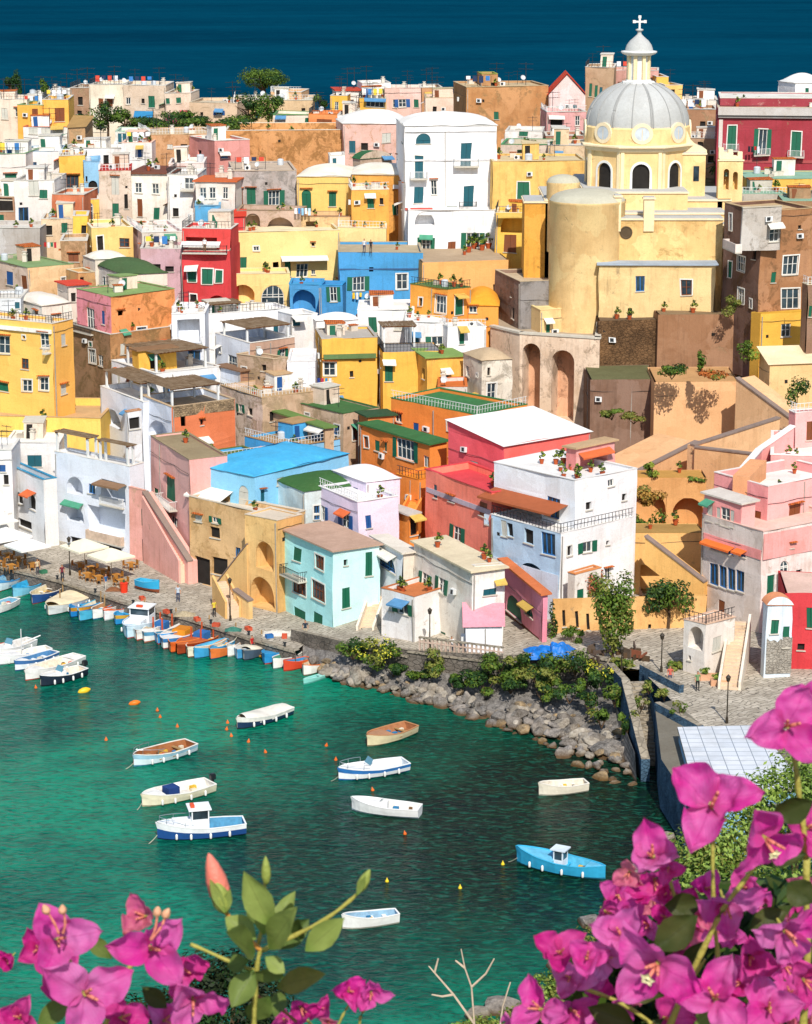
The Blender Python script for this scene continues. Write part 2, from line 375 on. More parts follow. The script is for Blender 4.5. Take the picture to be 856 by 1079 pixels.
def bld(label, xL, xC, xR, yt, yb, a=0, w='', c='#f2ede2', roof='flat', rc='#d8d2c6', par=.4, D=9, Y=None, name='house', cat='house', group=None, ext=7, cr=None, st=.35, pl=0., un='#a08a6c', sk=.35, vh=1.1, clutter=1, m=None, mr=None):
    """One building. xC is the pixel column of its near corner, xL/xR where its left/right faces end, yt/yb roof and lowest visible line."""
    Y = rowY(xC, yb) if Y is None else Y
    if a == 0 and Y > 285 and xL >= xC - .5: a = random.Random(int(xC * 3 + yt)).uniform(-8, 8)
    WOB[0] = True
    a = radians(a); C = PY(xC, yt, Y); z1 = C.z; z0 = PY(xC, yb, Y).z - ext; dC = depth(C)
    for _ in range(30):
        Ud = (cos(a), sin(a)); Vd = (-sin(a), cos(a))
        LR = ((xR - CX) * dC - F * C.x) / (F * Ud[0] - (xR - CX) * Ud[1] * cT)
        if xL >= xC - .5: LL = D; break
        LL = ((xL - CX) * dC - F * C.x) / (F * Vd[0] - (xL - CX) * Vd[1] * cT)
        if 0 < LL < max(13, 1.35 * (xC - xL) * dC / F): break
        a += radians(2)
    if LR < 0 or LR > 40: LR = 6
    C0 = (C.x, C.y); NR = (Ud[1], -Ud[0]); NL = (-Ud[0], -Ud[1])
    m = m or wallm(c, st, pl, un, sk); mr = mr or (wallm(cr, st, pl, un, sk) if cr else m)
    root = thing(name, label, cat, (C.x + Ud[0] * LR / 2 + Vd[0] * LL / 2, C.y + Ud[1] * LR / 2 + Vd[1] * LL / 2, z0), group)
    R_ = (C0, Ud, NR, LR); L_ = (C0, Vd, NL, LL)
    hr, hl, wins = [], [], []
    for ty, fl, (x0, y0, x1, y1) in parse(w):
        left = (x0 + x1) / 2 < xC
        fC, fD, fN, fL = L_ if left else R_
        cx, cy = (x0 + x1) / 2, (y0 + y1) / 2
        def hit(px, py):
            d = ray(px, py); t = (C0[0] * fN[0] + C0[1] * fN[1]) / (d[0] * fN[0] + d[1] * fN[1])
            p = (d[0] * t, d[1] * t, H + d[2] * t); return ((p[0] - C0[0]) * fD[0] + (p[1] - C0[1]) * fD[1], p[2])
        ua, ub = sorted((hit(x0, cy)[0], hit(x1, cy)[0])); va, vb = hit(cx, y1)[1], hit(cx, y0)[1]
        ua = max(.12, ua); ub = min(fL - .12, ub); va = max(z0 + .1, va); vb = min(z1 - .1, vb)
        if ub - ua < .2 or vb - va < .2: continue
        dp = {'H': 1.6, 'D': .27}.get(ty, .2)
        hs = hl if left else hr
        if any(not (ub <= q[0] + .01 or ua >= q[1] - .01 or vb <= q[2] + .01 or va >= q[3] - .01) for q in hs): continue
        hs.append((ua, ub, va, vb, 'a' in fl, dp)); wins.append((fC, fD, fN, ua, ub, va, vb, ty, fl))
    if name == 'house' and LR > 1 and not any(k in label for k in ('blank', 'windowless', 'huge', ' one ', 'roofless', 'two dark windows')):
        rw = random.Random(int(xC * 11 + yt * 3))
        for (fC, fD, fN, fL), hs in ((R_, hr), (L_, hl)):
            if fL < 3.2: continue
            nz = max(1, int((z1 - z0 - ext) / 2.9)); nu = int(fL / 2.4)
            if len(hs) > .6 * nz * nu: continue
            for i in range(nz):
                for j in range(nu):
                    if rw.random() > (.62 if clutter else .4): continue
                    u = (j + .5) * fL / nu + rw.uniform(-.3, .3); v = z1 - 2.0 - i * 2.9 + rw.uniform(-.2, .2); w_ = rw.choice([.4, .6, .75, .85, 1.0, 1.3]); h_ = rw.choice([.6, 1.0, 1.2, 1.35, 1.9]) if w_ > .5 else rw.choice([.4, .7])
                    q = (u - w_ / 2, u + w_ / 2, v - h_ / 2, v + h_ / 2)
                    if q[0] < .3 or q[1] > fL - .3 or q[2] < z0 + .5 or any(not (q[1] + .7 < p_[0] or q[0] - .7 > p_[1] or q[3] + .4 < p_[2] or q[2] - .3 > p_[3]) for p_ in hs): continue
                    ty = rw.choice('WGTWEDORUNH') if w_ > .55 else 'D'; hs.append(q + (False, .27 if ty == 'D' else .2)); wins.append((fC, fD, fN) + q + (ty, rw.choice(['', '', 's', 't']) + ('b' if h_ > 1.2 and w_ > .75 and rw.random() < .35 and q[0] > .8 and q[1] < fL - .8 else '')))
    mb = MB()
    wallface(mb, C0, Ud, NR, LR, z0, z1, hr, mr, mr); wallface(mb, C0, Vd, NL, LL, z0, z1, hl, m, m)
    A = V3(C0, Ud, Vd, LR, 0, 0); B = V3(C0, Ud, Vd, LR, LL, 0); E = V3(C0, Ud, Vd, 0, LL, 0)
    mb.poly([(A[0], A[1], z0), (B[0], B[1], z0), (B[0], B[1], z1), (A[0], A[1], z1)], m); mb.poly([(E[0], E[1], z0), (B[0], B[1], z0), (B[0], B[1], z1), (E[0], E[1], z1)], m)
    rm = roofm(rc)
    rb = MB(); zf = z1
    if roof == 'flat':
        t = .22; zf = z1 - par
        if par > .02:
            for (u0, u1, n0, n1) in ((0, LR, 0, t), (0, LR, LL - t, LL), (0, t, t, LL - t), (LR - t, LR, t, LL - t)):
                rb.ob(C0, Ud, Vd, u0 - .05, u1 + .05, n0 - .05 * (n0 == 0), n1 + .05 * (n1 == LL), z1 - .002, z1 + .07, rm)
            for uu, q0, q1 in ((t, t, LL - t), (LR - t, t, LL - t)): mb.poly([V3(C0, Ud, Vd, uu, q, z) for q, z in ((q0, zf), (q1, zf), (q1, z1), (q0, z1))], m)
            for q in (t, LL - t): mb.poly([V3(C0, Ud, Vd, uu, q, z) for uu, z in ((t, zf), (LR - t, zf), (LR - t, z1), (t, z1))], m)
        rb.ob(C0, Ud, Vd, t * .9, LR - t * .9, t * .9, LL - t * .9, zf - .15, zf, rm)
    elif roof == 'eave':
        rb.ob(C0, Ud, Vd, -.3, LR + .3, -.3, LL + .3, z1, z1 + .16, rm); zf = z1 + .16
    elif roof in ('vault', 'barrel'):
        def vf(u, v):
            k = (1 - (2 * u - 1) ** 2) * ((1 - (2 * v - 1) ** 2) if roof == 'vault' else 1); return V3(C0, Ud, Vd, -.12 + (LR + .24) * u, -.12 + (LL + .24) * v, z1 + .06 + vh * max(0, k) ** .75)
        rb.grid(vf, 14, 14, rm); rb.ob(C0, Ud, Vd, -.13, LR + .13, -.13, LL + .13, z1, z1 + .058, rm); rb.smooth = True
        if roof == 'barrel':
            for nn in (-.115, LL + .115): rb.poly([V3(C0, Ud, Vd, 0, nn, z1 + .06)] + [V3(C0, Ud, Vd, -.12 + (LR + .24) * k / 14, nn, z1 + .06 + vh * (1 - (2 * k / 14 - 1) ** 2) ** .75) for k in range(15)] + [V3(C0, Ud, Vd, LR, nn, z1 + .06)], m)
        zf = None
    elif roof in ('gable', 'shed'):
        if roof == 'gable':
            r = [V3(C0, Ud, Vd, LR / 2, n, z1 + vh) for n in (-.25, LL + .25)]; e0 = [V3(C0, Ud, Vd, -.25, n, z1 - .1) for n in (-.25, LL + .25)]; e1 = [V3(C0, Ud, Vd, LR + .25, n, z1 - .1) for n in (-.25, LL + .25)]
            rb.poly([e0[0], r[0], r[1], e0[1]], rm); rb.poly([r[0], e1[0], e1[1], r[1]], rm)
            for n in (0, LL): mb.poly([V3(C0, Ud, Vd, 0, n, z1), V3(C0, Ud, Vd, LR, n, z1), V3(C0, Ud, Vd, LR / 2, n, z1 + vh - .15)], m)
        else:
            rb.poly([V3(C0, Ud, Vd, -.25, -.25, z1 + .02), V3(C0, Ud, Vd, LR + .25, -.25, z1 + .02), V3(C0, Ud, Vd, LR + .25, LL + .2, z1 + vh), V3(C0, Ud, Vd, -.25, LL + .2, z1 + vh)], rm)
            for uu in (0, LR): mb.poly([V3(C0, Ud, Vd, uu, 0, z1), V3(C0, Ud, Vd, uu, LL, z1), V3(C0, Ud, Vd, uu, LL, z1 + vh - .04)], m)
        zf = None
    mb.build('wall', root)
    ro = rb.build('roof', root)
    for q in wins: window_part(root, *q, m)
    h = dict(root=root, roof=ro, C=C0, U=Ud, V=Vd, NR=NR, NL=NL, LR=LR, LL=LL, z0=z0, z1=z1, zf=zf, R=R_, L=L_, xC=xC, label=label, n=clutter, m=m)
    rw = random.Random(int(xC * 2 + yt * 5))
    if roof == 'flat' and name == 'house' and h['zf'] and par < .5 and rw.random() < .3 and LR > 3:
        g = MB(); rl = rw.choice([IRON, RAILW])
        for (fC, fD, fN, fL) in (R_, L_):
            i_ = (-fN[0], -fN[1]); g.ob(fC, fD, i_, 0, fL, .06, .1, z1 + .85, z1 + .9, rl); g.ob(fC, fD, i_, 0, fL, .06, .09, z1 + .45, z1 + .48, rl); k = 0
            while k < fL: g.ob(fC, fD, i_, k, k + .04, .06, .1, z1 + .07, z1 + .85, rl); k += .45
        g.build('railing', root)
    if name == 'house' and wins and rw.random() < .4:
        q = rw.choice(wins); g = MB(); fC, fD, fN, u0, u1, v0, v1 = q[:7]; z_ = v1 + .25; m_ = plain(rw.choice(['#e9e4d8', '#d8b45a', '#4f9a7a', '#d86a3a', '#efe9dc', '#5a8fb8']), .85, var=.3); dpt = rw.uniform(.7, 1.3)
        A_ = [V3(fC, fD, fN, u, n, z) for u, n, z in ((u0 - .3, .01, z_ + .1), (u1 + .3, .01, z_ + .1), (u1 + .3, dpt, z_ - .3), (u0 - .3, dpt, z_ - .3))]
        g.poly(A_, m_); g.poly([A_[3], A_[2], (A_[2][0], A_[2][1], A_[2][2] - .15), (A_[3][0], A_[3][1], A_[3][2] - .15)], m_); g.build('awning', root)
    if roof == 'flat' and clutter and name == 'house' and LR > 4.2 and LL > 5 and rw.random() < .6:
        g = MB(); u0 = LR * rw.uniform(.08, .5); n0 = LL * rw.uniform(.35, .55); w_, d_, hh = min(rw.uniform(1.8, 3.4), LR - u0 - .4), rw.uniform(1.8, 2.8), rw.uniform(1.3, 2.3); cm = rw.choice([m, wallm('#f2ede2', .4), wallm('#efe0c4', .5, .3)])
        D0 = (C0[0] + Vd[0] * n0, C0[1] + Vd[1] * n0); wallface(g, D0, Ud, NR, u0 + w_, zf, zf + hh, [(u0 + .3, u0 + 1.0, zf + .05, zf + hh - .3, False, .2)], cm) if False else g.ob(C0, Ud, Vd, u0, u0 + w_, n0, n0 + d_, zf - .02, zf + hh, cm)
        g.ob(C0, Ud, Vd, u0 - .12, u0 + w_ + .12, n0 - .12, n0 + d_ + .12, zf + hh + .002, zf + hh + .12, rw.choice([SILL, TERRA, rm])); rr_ = g.build('roof_room', root)
        g = MB(); g.ob(C0, Ud, Vd, u0 + .3, u0 + .95, n0 - .04, n0 - .003, zf, zf + min(1.9, hh - .2), rw.choice([GREEN, BROWNL, BLUEL, DARKROOM])); g.build('door', rr_)
    HOUSES.append(h); facade_bits(h, hr, hl); WOB[0] = False; return h
PIPE = plain('#a8a298', .6, var=.4); CABLE = plain('#3a3836', .7)
def facade_bits(h, hr, hl):
    rs = random.Random(int(h['xC'] * 5 + h['z1'] * 10)); 
    for (C, D, N, L), hs in ((h['R'], hr), (h['L'], hl)):
        if L < 2.5: continue
        zt = h['z1'] - .3
        free = lambda u0, u1, z0, z1: all(u1 < q[0] or u0 > q[1] or z1 < q[2] or z0 > q[3] for q in hs)
        if rs.random() < .55:
            u = rs.choice([.12, L - .2, L * rs.uniform(.2, .8)])
            if free(u - .05, u + .15, h['z0'], zt): g = MB(); g.ob(C, D, N, u, u + .09, .02, .11, h['z0'], zt, PIPE); g.build('drainpipe', h['root'])
        if rs.random() < .5:
            z = zt - rs.uniform(.4, 2.2); g = MB(); pts = [V3(C, D, N, L * k / 5, .05, z - .12 * sin(pi * k / 5) * (1 if k % 2 else .4)) for k in range(6)]
            if free(0, L, z - .2, z + .1): g.tube(pts, .025, CABLE, 4); g.build('cable', h['root'])
        if rs.random() < .3:
            u = rs.uniform(.3, L - 1.2); z = zt - rs.uniform(1.2, 3.0)
            if free(u - .1, u + 1, z - .1, z + .75): g = MB(); g.ob(C, D, N, u, u + .8, .04, .36, z, z + .55, RAILW); g.ob(C, D, N, u + .12, u + .55, .361, .37, z + .08, z + .48, IRON); g.build('air_conditioner', h['root'])
        if rs.random() < .35:
            u = rs.uniform(.3, L - .8); z = zt - rs.uniform(.8, 3.0)
            if free(u - .1, u + .5, z - .1, z + .5): g = MB(); g.ob(C, D, N, u, u + .3, -.05, .002, z, z + .3, DARKROOM); g.ob(C, D, N, u, u + .35, .003, .02, z, z + .35, DARKROOM); g.build('vent', h['root'])
def facehit(h, px, py):
    fC, fD, fN, fL = h['L'] if px < h['xC'] else h['R']
    d = ray(px, py); t = (fC[0] * fN[0] + fC[1] * fN[1]) / (d[0] * fN[0] + d[1] * fN[1])
    p = (d[0] * t, d[1] * t, H + d[2] * t); return fC, fD, fN, (p[0] - fC[0]) * fD[0] + (p[1] - fC[1]) * fD[1], p[2]
def balc(h, x0, x1, y, white=True, dp=1.0, solid=None):
    C, D, N, ua, z = facehit(h, x0, y); ub = facehit(h, x1, y)[3] if (x1 < h['xC']) == (x0 < h['xC']) else h['R'][3]
    ua, ub = sorted((ua, ub)); balcony_part(h['root'], C, D, N, ua, ub, z, white, dp, solid=solid)
def awn(h, x0, x1, y, hexc, dp=1.2, drop=.5, name='awning'):
    C, D, N, ua, z = facehit(h, x0, y); ub = facehit(h, x1, y)[3]; ua, ub = sorted((ua, ub)); m = plain(hexc, .8, var=.2); s = MB()
    a, b, c, d = V3(C, D, N, ua, .01, z), V3(C, D, N, ub, .01, z), V3(C, D, N, ub, dp, z - drop), V3(C, D, N, ua, dp, z - drop)
    s.poly([a, b, c, d], m); s.poly([d, c, (c[0], c[1], c[2] - .2), (d[0], d[1], d[2] - .2)], m)
    s.poly([a, d, (d[0], d[1], d[2] - .05)], m); s.build(name, h['root'])
def strip(h, x0, x1, y0, y1, hexc, n=.04, name='cornice', mt=None):
    """a band of another colour or relief on a facade"""
    C, D, N, ua, z1 = facehit(h, x0, y0); ub = facehit(h, x1 - .01, y0)[3]; z0 = facehit(h, x0, y1)[4]; ua, ub = sorted((ua, ub)); s = MB()
    s.ob(C, D, N, ua, ub, .003, n, z0, z1, mt or wallm(hexc)); return s.build(name, h['root'])
# roof furniture that belongs to a house
def mk_dish(hexc='#cfd2d2'):
    s = MB(); m = plain(hexc, .5, var=.15); prof = [(0.001, 0), (.2, .03), (.34, .09), (.42, .16)]
    s.lathe(prof, (0, 0, 0), m, 14)
    T = Matrix.Rotation(radians(62), 4, 'X'); s.V = [tuple(T @ Vector(v) + Vector((0, -.1, .9))) for v in s.V]
    s.tube([(0, -.05, 0), (0, -.05, .85)], .03, IRON, 5); s.tube([(0, -.1, .85), (0, -.5, 1.0)], .015, IRON, 4); s.smooth = True
    return s
def mk_antenna(hh=2.4):
    s = MB(); s.tube([(0, 0, 0), (0, 0, hh)], .035, IRON, 4)
    for k in range(2):
        z = hh - .15 - k * .55; L = .75
        s.tube([(-L, 0, z), (L, 0, z)], .022, IRON, 4)
        for q in range(7): x = -L + q * 2 * L / 6; s.tube([(x, -.28, z), (x, .28, z)], .016, IRON, 3)
    return s
def mk_chimney(m):
    s = MB(); s.box(-.28, -.28, 0, .28, .28, 1.0, m); s.box(-.36, -.36, 1.0, .36, .36, 1.1, SILL); s.box(-.2, -.2, 1.1, .2, .2, 1.35, m); s.box(-.3, -.3, 1.35, .3, .3, 1.42, SILL); return s
def mk_ac():
    s = MB(); s.box(-.42, -.15, 0, .42, .15, .6, RAILW); s.lathe([(.001, 0), (.22, 0), (.22, .02)], (0, 0, 0), IRON, 12)
    n = len(s.V); k = 12 * 3
    for i in range(n - k, n): v = s.V[i]; s.V[i] = (v[0] - .1, -.16 - v[2], v[1] + .3)
    return s
def mk_tank(hexc='#c8cdd0'):
    s = MB(); s.lathe([(.001, 0), (.5, 0), (.52, .1), (.52, .9), (.42, 1.02), (.15, 1.08), (.001, 1.1)], (0, 0, 0), plain(hexc, .6), 14); return s
def mk_box(): 
    s = MB(); s.box(-.9, -.7, 0, .9, .7, 1.5, wallm('#e9e2d4', .4)); s.box(-1, -.8, 1.5, 1, .8, 1.6, SILL); return s
CL = {}
def mk_junk():
    s = MB(); s.box(-.4, -.3, 0, .4, .3, .45, plain('#b8ad9c', .8, var=.5)); return s
def mk_low(): s = MB(); s.box(-1.3, -.1, 0, 1.3, .1, .65, wallm('#e8dfcf', .5, .2)); s.box(-1.35, -.14, .65, 1.35, .14, .71, SILL); return s
def mk_vb(): s = MB(); s.box(-.5, -.4, 0, .5, .4, .8, wallm('#dcd2c0', .5)); s.box(-.6, -.5, .8, .6, .5, .87, TERRA); return s
def clut(h, kind, u, v, sc=1, z=None, rz=None):
    if h['roof'] is None: return
    key = kind
    if key not in CL:
        mbk = {'dish': mk_dish, 'antenna': mk_antenna, 'chimney': lambda: mk_chimney(wallm('#e0d6c4')), 'ac': mk_ac, 'tank': mk_tank, 'bluetank': lambda: mk_tank('#3b7fb5'), 'stairhead': mk_box, 'junk': mk_junk, 'lowwall': mk_low, 'vent_box': mk_vb}[kind]()
        me = mbk.build(kind); CL[key] = me.data; bpy.data.objects.remove(me)
    nm = {'dish': 'satellite_dish', 'ac': 'air_conditioner', 'tank': 'water_tank', 'bluetank': 'water_tank', 'stairhead': 'stair_head', 'junk': 'stored_crate', 'lowwall': 'low_wall'}.get(kind, kind)
    o = bpy.data.objects.new(nm, CL[key]); COL.objects.link(o); o.parent = h['roof']; O = h['root']['_o']
    p = V3(h['C'], h['U'], h['V'], u * h['LR'], v * h['LL'], z if z is not None else h['zf'])
    o.location = (p[0] - O[0], p[1] - O[1], p[2] - O[2] - .01); o.rotation_euler = (0, 0, U_(-.6, .6) if rz is None else rz); o.scale = (sc, sc, sc)
def clutter_all():
    rs = random.Random(5)
    for h in HOUSES:
        if h['zf'] is None or h['n'] == 0: continue
        A = h['LR'] * h['LL']
        if h['C'][1] > 350:
            for _ in range(rs.choice([1, 2, 2])): clut(h, 'antenna', rs.uniform(.1, .9), rs.uniform(.2, .85), rs.uniform(1.1, 1.6))
        if A < 14: continue
        for k in range(min(7, 2 + int(A / 28))):
            kind = rs.choice(['antenna', 'chimney', 'dish', 'chimney', 'antenna', 'ac', 'dish', 'tank', 'chimney', 'junk', 'junk', 'lowwall', 'vent_box', 'antenna'])
            clut(h, kind, rs.uniform(.14, .86), rs.uniform(.2, .85), rs.uniform(.8, 1.05))
# ================= camera, light, ground, water, quay =================
cam = bpy.data.cameras.new('camera'); co = bpy.data.objects.new('camera', cam); COL.objects.link(co); SC.camera = co
cam.sensor_fit = 'VERTICAL'; cam.sensor_height = 36; cam.lens = 36 * F / 1079.; cam.clip_start = .05; cam.clip_end = 60000; cam.dof.use_dof = True; cam.dof.focus_distance = 200; cam.dof.aperture_fstop = 75
co.location = (0, 0, H); co.rotation_euler = (radians(90) - TH, 0, 0)
SUN_EL, SUN_AZ = radians(44), radians(9)      # azimuth measured from the camera's back (-Y) towards +X
sd = Vector((sin(SUN_AZ) * cos(SUN_EL), -cos(SUN_AZ) * cos(SUN_EL), sin(SUN_EL)))
su = bpy.data.lights.new('sun', 'SUN'); su.energy = 5.0; su.angle = radians(.5); su.color = (1, .955, .88)
so = bpy.data.objects.new('sun', su); COL.objects.link(so); so.rotation_euler = sd.to_track_quat('Z', 'Y').to_euler()
W = bpy.data.worlds.new('World'); SC.world = W; W.use_nodes = True; wt = W.node_tree; bg = wt.nodes['Background']
sk = wt.nodes.new('ShaderNodeTexSky'); sk.sky_type = 'NISHITA'; sk.sun_disc = False; sk.sun_elevation = SUN_EL; sk.sun_rotation = pi - SUN_AZ
sk.air_density = 1.0; sk.dust_density = .6; sk.ozone_density = 1.5
wt.links.new(sk.outputs[0], bg.inputs[0]); bg.inputs[1].default_value = .15
SC.view_settings.view_transform = 'Standard'; SC.view_settings.look = 'None'; SC.view_settings.exposure = 0
SC.cycles.max_bounces = 5; SC.cycles.diffuse_bounces = 3; SC.cycles.glossy_bounces = 2; SC.cycles.transmission_bounces = 2; SC.cycles.use_denoising = True
# water
def waterm():
    t = NT('sea_water'); sx = t.n('ShaderNodeSeparateXYZ'); t.l(t.pos, sx.inputs[0])
    far = t.ramp(sx.outputs[1], 300, 420)
    n1 = t.noise(.035, 4, .6, off=2, dist=.6); n2 = t.noise(.16, 5, .65, vec=t.scaled((1, 1.6, 1)), off=7)
    em = t.mix(t.ramp(n1, .40, .60), lin('#015a4e', .62), lin('#049a76', .66))
    em = t.mix(t.ramp(n2, .5, .75, 0, .5), em, lin('#023e3c', .55))
    # shallow olive water by the rocks and the near shore
    sh = t.n('ShaderNodeVectorMath'); sh.operation = 'DISTANCE'; t.l(t.pos, sh.inputs[0]); sh.inputs[1].default_value = (22, 172, 0)
    k = t.ramp(t.math('ADD', sh.outputs['Value'], t.math('MULTIPLY', n1, 26)), 58, 32)
    em = t.mix(k, em, t.mix(t.ramp(n2, .4, .7), lin('#16391f', .42), lin('#071f1a', .4)))
    sh2 = t.n('ShaderNodeVectorMath'); sh2.operation = 'DISTANCE'; t.l(t.pos, sh2.inputs[0]); sh2.inputs[1].default_value = (-24, 262, 0)
    k2 = t.ramp(t.math('ADD', sh2.outputs['Value'], t.math('MULTIPLY', n1, 30)), 62, 40)
    em = t.mix(t.math('MULTIPLY', k2, .5), em, lin('#27443a', .4))
    mp_ = t.n('ShaderNodeMapping'); mp_.inputs['Rotation'].default_value = (0, 0, radians(24)); mp_.inputs['Scale'].default_value = (.62, 1.25, 1); t.l(t.pos, mp_.inputs[0]); rot = mp_.outputs[0]
    # wavelets: bright and dark flecks of ripple light put into the colour
    w1 = t.noise(1.9, 4, .62, vec=rot, dist=.5); w2 = t.noise(.45, 4, .6, vec=rot, off=13)
    pass
    n5 = t.noise(.006, 6, .7, vec=t.scaled((.3, 1, 1)), off=4)
    sea = t.mix(t.ramp(n5, .3, .75), lin('#03425e', .48), lin('#055e7c', .5)); w5 = t.noise(.16, 8, .8, vec=t.scaled((.4, 1, 1)), off=8)
    sea = t.mix(t.ramp(w5, .48, .8, 0, .35), sea, lin('#147a92', .55))
    em = t.mix(t.ramp(w1, .50, .66, 0, .45), em, t.mix(.55, em, lin('#35c8a4', .5))); em = t.mix(t.ramp(w1, .5, .34, 0, .5), em, lin('#022c2e', .5))
    col = t.mix(far, em, sea)
    h = t.math('ADD', t.math('MULTIPLY', w1, 1.0), t.math('MULTIPLY', w2, 1.6))
    t.bump(h, .55, .32)
    m = t.fin(col, .16, .3); t.l(t.ramp(sx.outputs[1], 300, 420, .08, .0), t.b.inputs['Specular IOR Level']); t.l(t.ramp(sx.outputs[1], 300, 420, .16, 1.0), t.b.inputs['Roughness']); return m
wm = waterm(); mb = MB(); mb.poly([(-9000, 60, 0), (9000, 60, 0), (9000, 30000, 0), (-9000, 30000, 0)], wm); struct('sea_water', mb)
# quay line (front top edge of the promenade), as real positions
QZ = 1.5
quay_px = [(-70, 573), (0, 597), (60, 611), (130, 634), (200, 652), (262, 672), (312, 686)]
QP = [PZ(x, y, QZ) for x, y in quay_px]
RZ = 4.0
wall_px = [(312, 668), (362, 682), (430, 691), (530, 697), (600, 694), (640, 700), (655, 716), (668, 770), (682, 800)]
WZ = [2.0, 2.5, 3.0, 3.6, 4, 4, 4, 4, 4]; WP = [PZ(x, y, z) for (x, y), z in zip(wall_px, WZ)]
WP[0].y = QP[-1].y + 3.4; WP[0].x = QP[-1].x - .6
pave = NT('quay_paving'); 
br = pave.n('ShaderNodeTexBrick'); br.inputs['Scale'].default_value = 1.0; br.inputs['Brick Width'].default_value = .9; br.inputs['Row Height'].default_value = .45; br.inputs['Mortar Size'].default_value = .03
br.inputs['Color1'].default_value = lin('#d2c6b2', .85); br.inputs['Color2'].default_value = lin('#b0a592', .85); br.inputs['Mortar'].default_value = lin('#57504a', .7)
mp = pave.n('ShaderNodeMapping'); mp.inputs['Rotation'].default_value = (0, 0, radians(-40)); pave.l(pave.pos, mp.inputs[0]); pn_ = pave.n('ShaderNodeTexNoise'); pn_.inputs['Scale'].default_value = .5; pn_.inputs['Detail'].default_value = 3; pave.l(pave.pos, pn_.inputs['Vector']); ps_ = pave.n('ShaderNodeVectorMath'); ps_.operation = 'SCALE'; pave.l(pn_.outputs['Color'], ps_.inputs[0]); ps_.inputs['Scale'].default_value = 1.6; pa_ = pave.n('ShaderNodeVectorMath'); pave.l(mp.outputs[0], pa_.inputs[0]); pave.l(ps_.outputs[0], pa_.inputs[1]); pave.l(pa_.outputs[0], br.inputs[0])
pc = pave.mix(pave.ramp(pave.noise(.3, 6, .7), .4, .68, 0, .6), br.outputs[0], lin('#958a7a', .75)); pc = pave.mix(pave.ramp(pave.noise(1.5, 5, .7, off=6), .5, .75, 0, .7), pc, lin('#e0d5c2', .85))
pave.bump(br.outputs[1], .5, -.03); PAVE = pave.fin(pc, .9, .2)
QST = stonem('#8e857a', .8, '#45413c'); KERB = stonem('#bdb19c', .6, '#8a7f70'); SHADEST = stonem('#5f7f98', 1.1, '#26384a')  # last stone is tinted blue for the shade on its walls
mb = MB()
top = [(p.x, p.y, QZ) for p in QP] + [(WP[0].x + 2, WP[0].y + 1, QZ), (WP[0].x + 6, 262, QZ), (-75, 275, QZ)]
mb.poly(top, PAVE)
for a, b in zip(QP, QP[1:]):
    d = (b - a).normalized(); n = Vector((-d.y, d.x, 0))
    mb.poly([(a.x, a.y, -1), (b.x, b.y, -1), (b.x, b.y, QZ - .22), (a.x, a.y, QZ - .22)], QST)
    f = Vector((d.y, -d.x, 0)) * .12
    for z0, z1 in ((QZ - .22, QZ + .02),):
        A = [a + f, b + f, b + n * .55, a + n * .55]; 
        mb.poly([(p.x, p.y, z1) for p in A], KERB); mb.poly([(A[0].x, A[0].y, z0), (A[1].x, A[1].y, z0), (A[1].x, A[1].y, z1), (A[0].x, A[0].y, z1)], KERB); mb.poly([(A[0].x, A[0].y, z0), (A[1].x, A[1].y, z0), (b.x, b.y, z0), (a.x, a.y, z0)], KERB)
struct('quay', mb)
# low yellowish weed line / fendering at the waterline of the quay
mb = MB(); ym = plain('#b9862c', .7, var=.5)
for a, b in zip(QP, QP[1:]):
    d = (b - a).normalized(); o = Vector((d.y, -d.x, 0)) * .25
    mb.tube([(a.x + o.x, a.y + o.y, .12), (b.x + o.x, b.y + o.y, .12)], .13, ym, 6)
o = mb.build('mooring_boom'); tag(o, 'long yellow floating boom along the foot of the quay', 'boom')
# ramp up from quay to the upper promenade + promenade + square
mb = MB()
sq = [(p.x, p.y, RZ) for p in WP[1:]]
pl_px = [(690, 722), (735, 760), (800, 830), (900, 830)]
PLZ = [PZ(x, y, RZ) for x, y in [(676, 706), (708, 738), (745, 768), (800, 778), (900, 790)]]
BK = [(p.x + 1.5 + 1.2 * i, p.y + (24 if i else 9), WP[i].z if i else QZ + .004) for i, p in enumerate(WP[:5])]
for i in range(4):
    A_ = tuple(WP[i].xy) + ((WP[i].z if i else QZ + .004),); mb.poly([A_, tuple(WP[i + 1]), BK[i + 1], BK[i]], PAVE)
mb.poly([tuple(WP[4]), tuple(WP[5])] + [(p.x, p.y, RZ) for p in PLZ] + [(75, 225, RZ), BK[4]], PAVE)
struct('promenade', mb)
# sea wall below promenade with coping
mb = MB()
WT = [Vector((p.x, p.y, p.z + .55)) for i, p in enumerate(WP)]
for i in range(5):
    a, b = WT[i], WT[i + 1]; d = (b - a); d.z = 0; d.normalize(); n = Vector((-d.y, d.x, 0))
    mb.poly([(a.x, a.y, -1), (b.x, b.y, -1), tuple(b), tuple(a)], QST)
    mb.poly([tuple(a), tuple(b), tuple(b + n * .45), tuple(a + n * .45)], KERB)
    mb.poly([tuple(a + n * .45), tuple(b + n * .45), (b.x + n.x * .45, b.y + n.y * .45, 2), (a.x + n.x * .45, a.y + n.y * .45, 2)], KERB)
    mb.ob((a.x, a.y), (d.x, d.y), (n.x, n.y), 0, (b - a).to_2d().length, -.14, .1, min(a.z, b.z) - .22, min(a.z, b.z) - .05, KERB) if i else None
o = mb.build('sea_wall'); tag(o, 'dark stone sea wall holding the promenade above the rocks', 'wall')
mb = MB(); bal_m = wallm('#c9b49a', .4)
a, b = WT[2], WT[3]; d = (b - a).normalized(); L = (b - a).length; n2 = Vector((-d.y, d.x, 0))
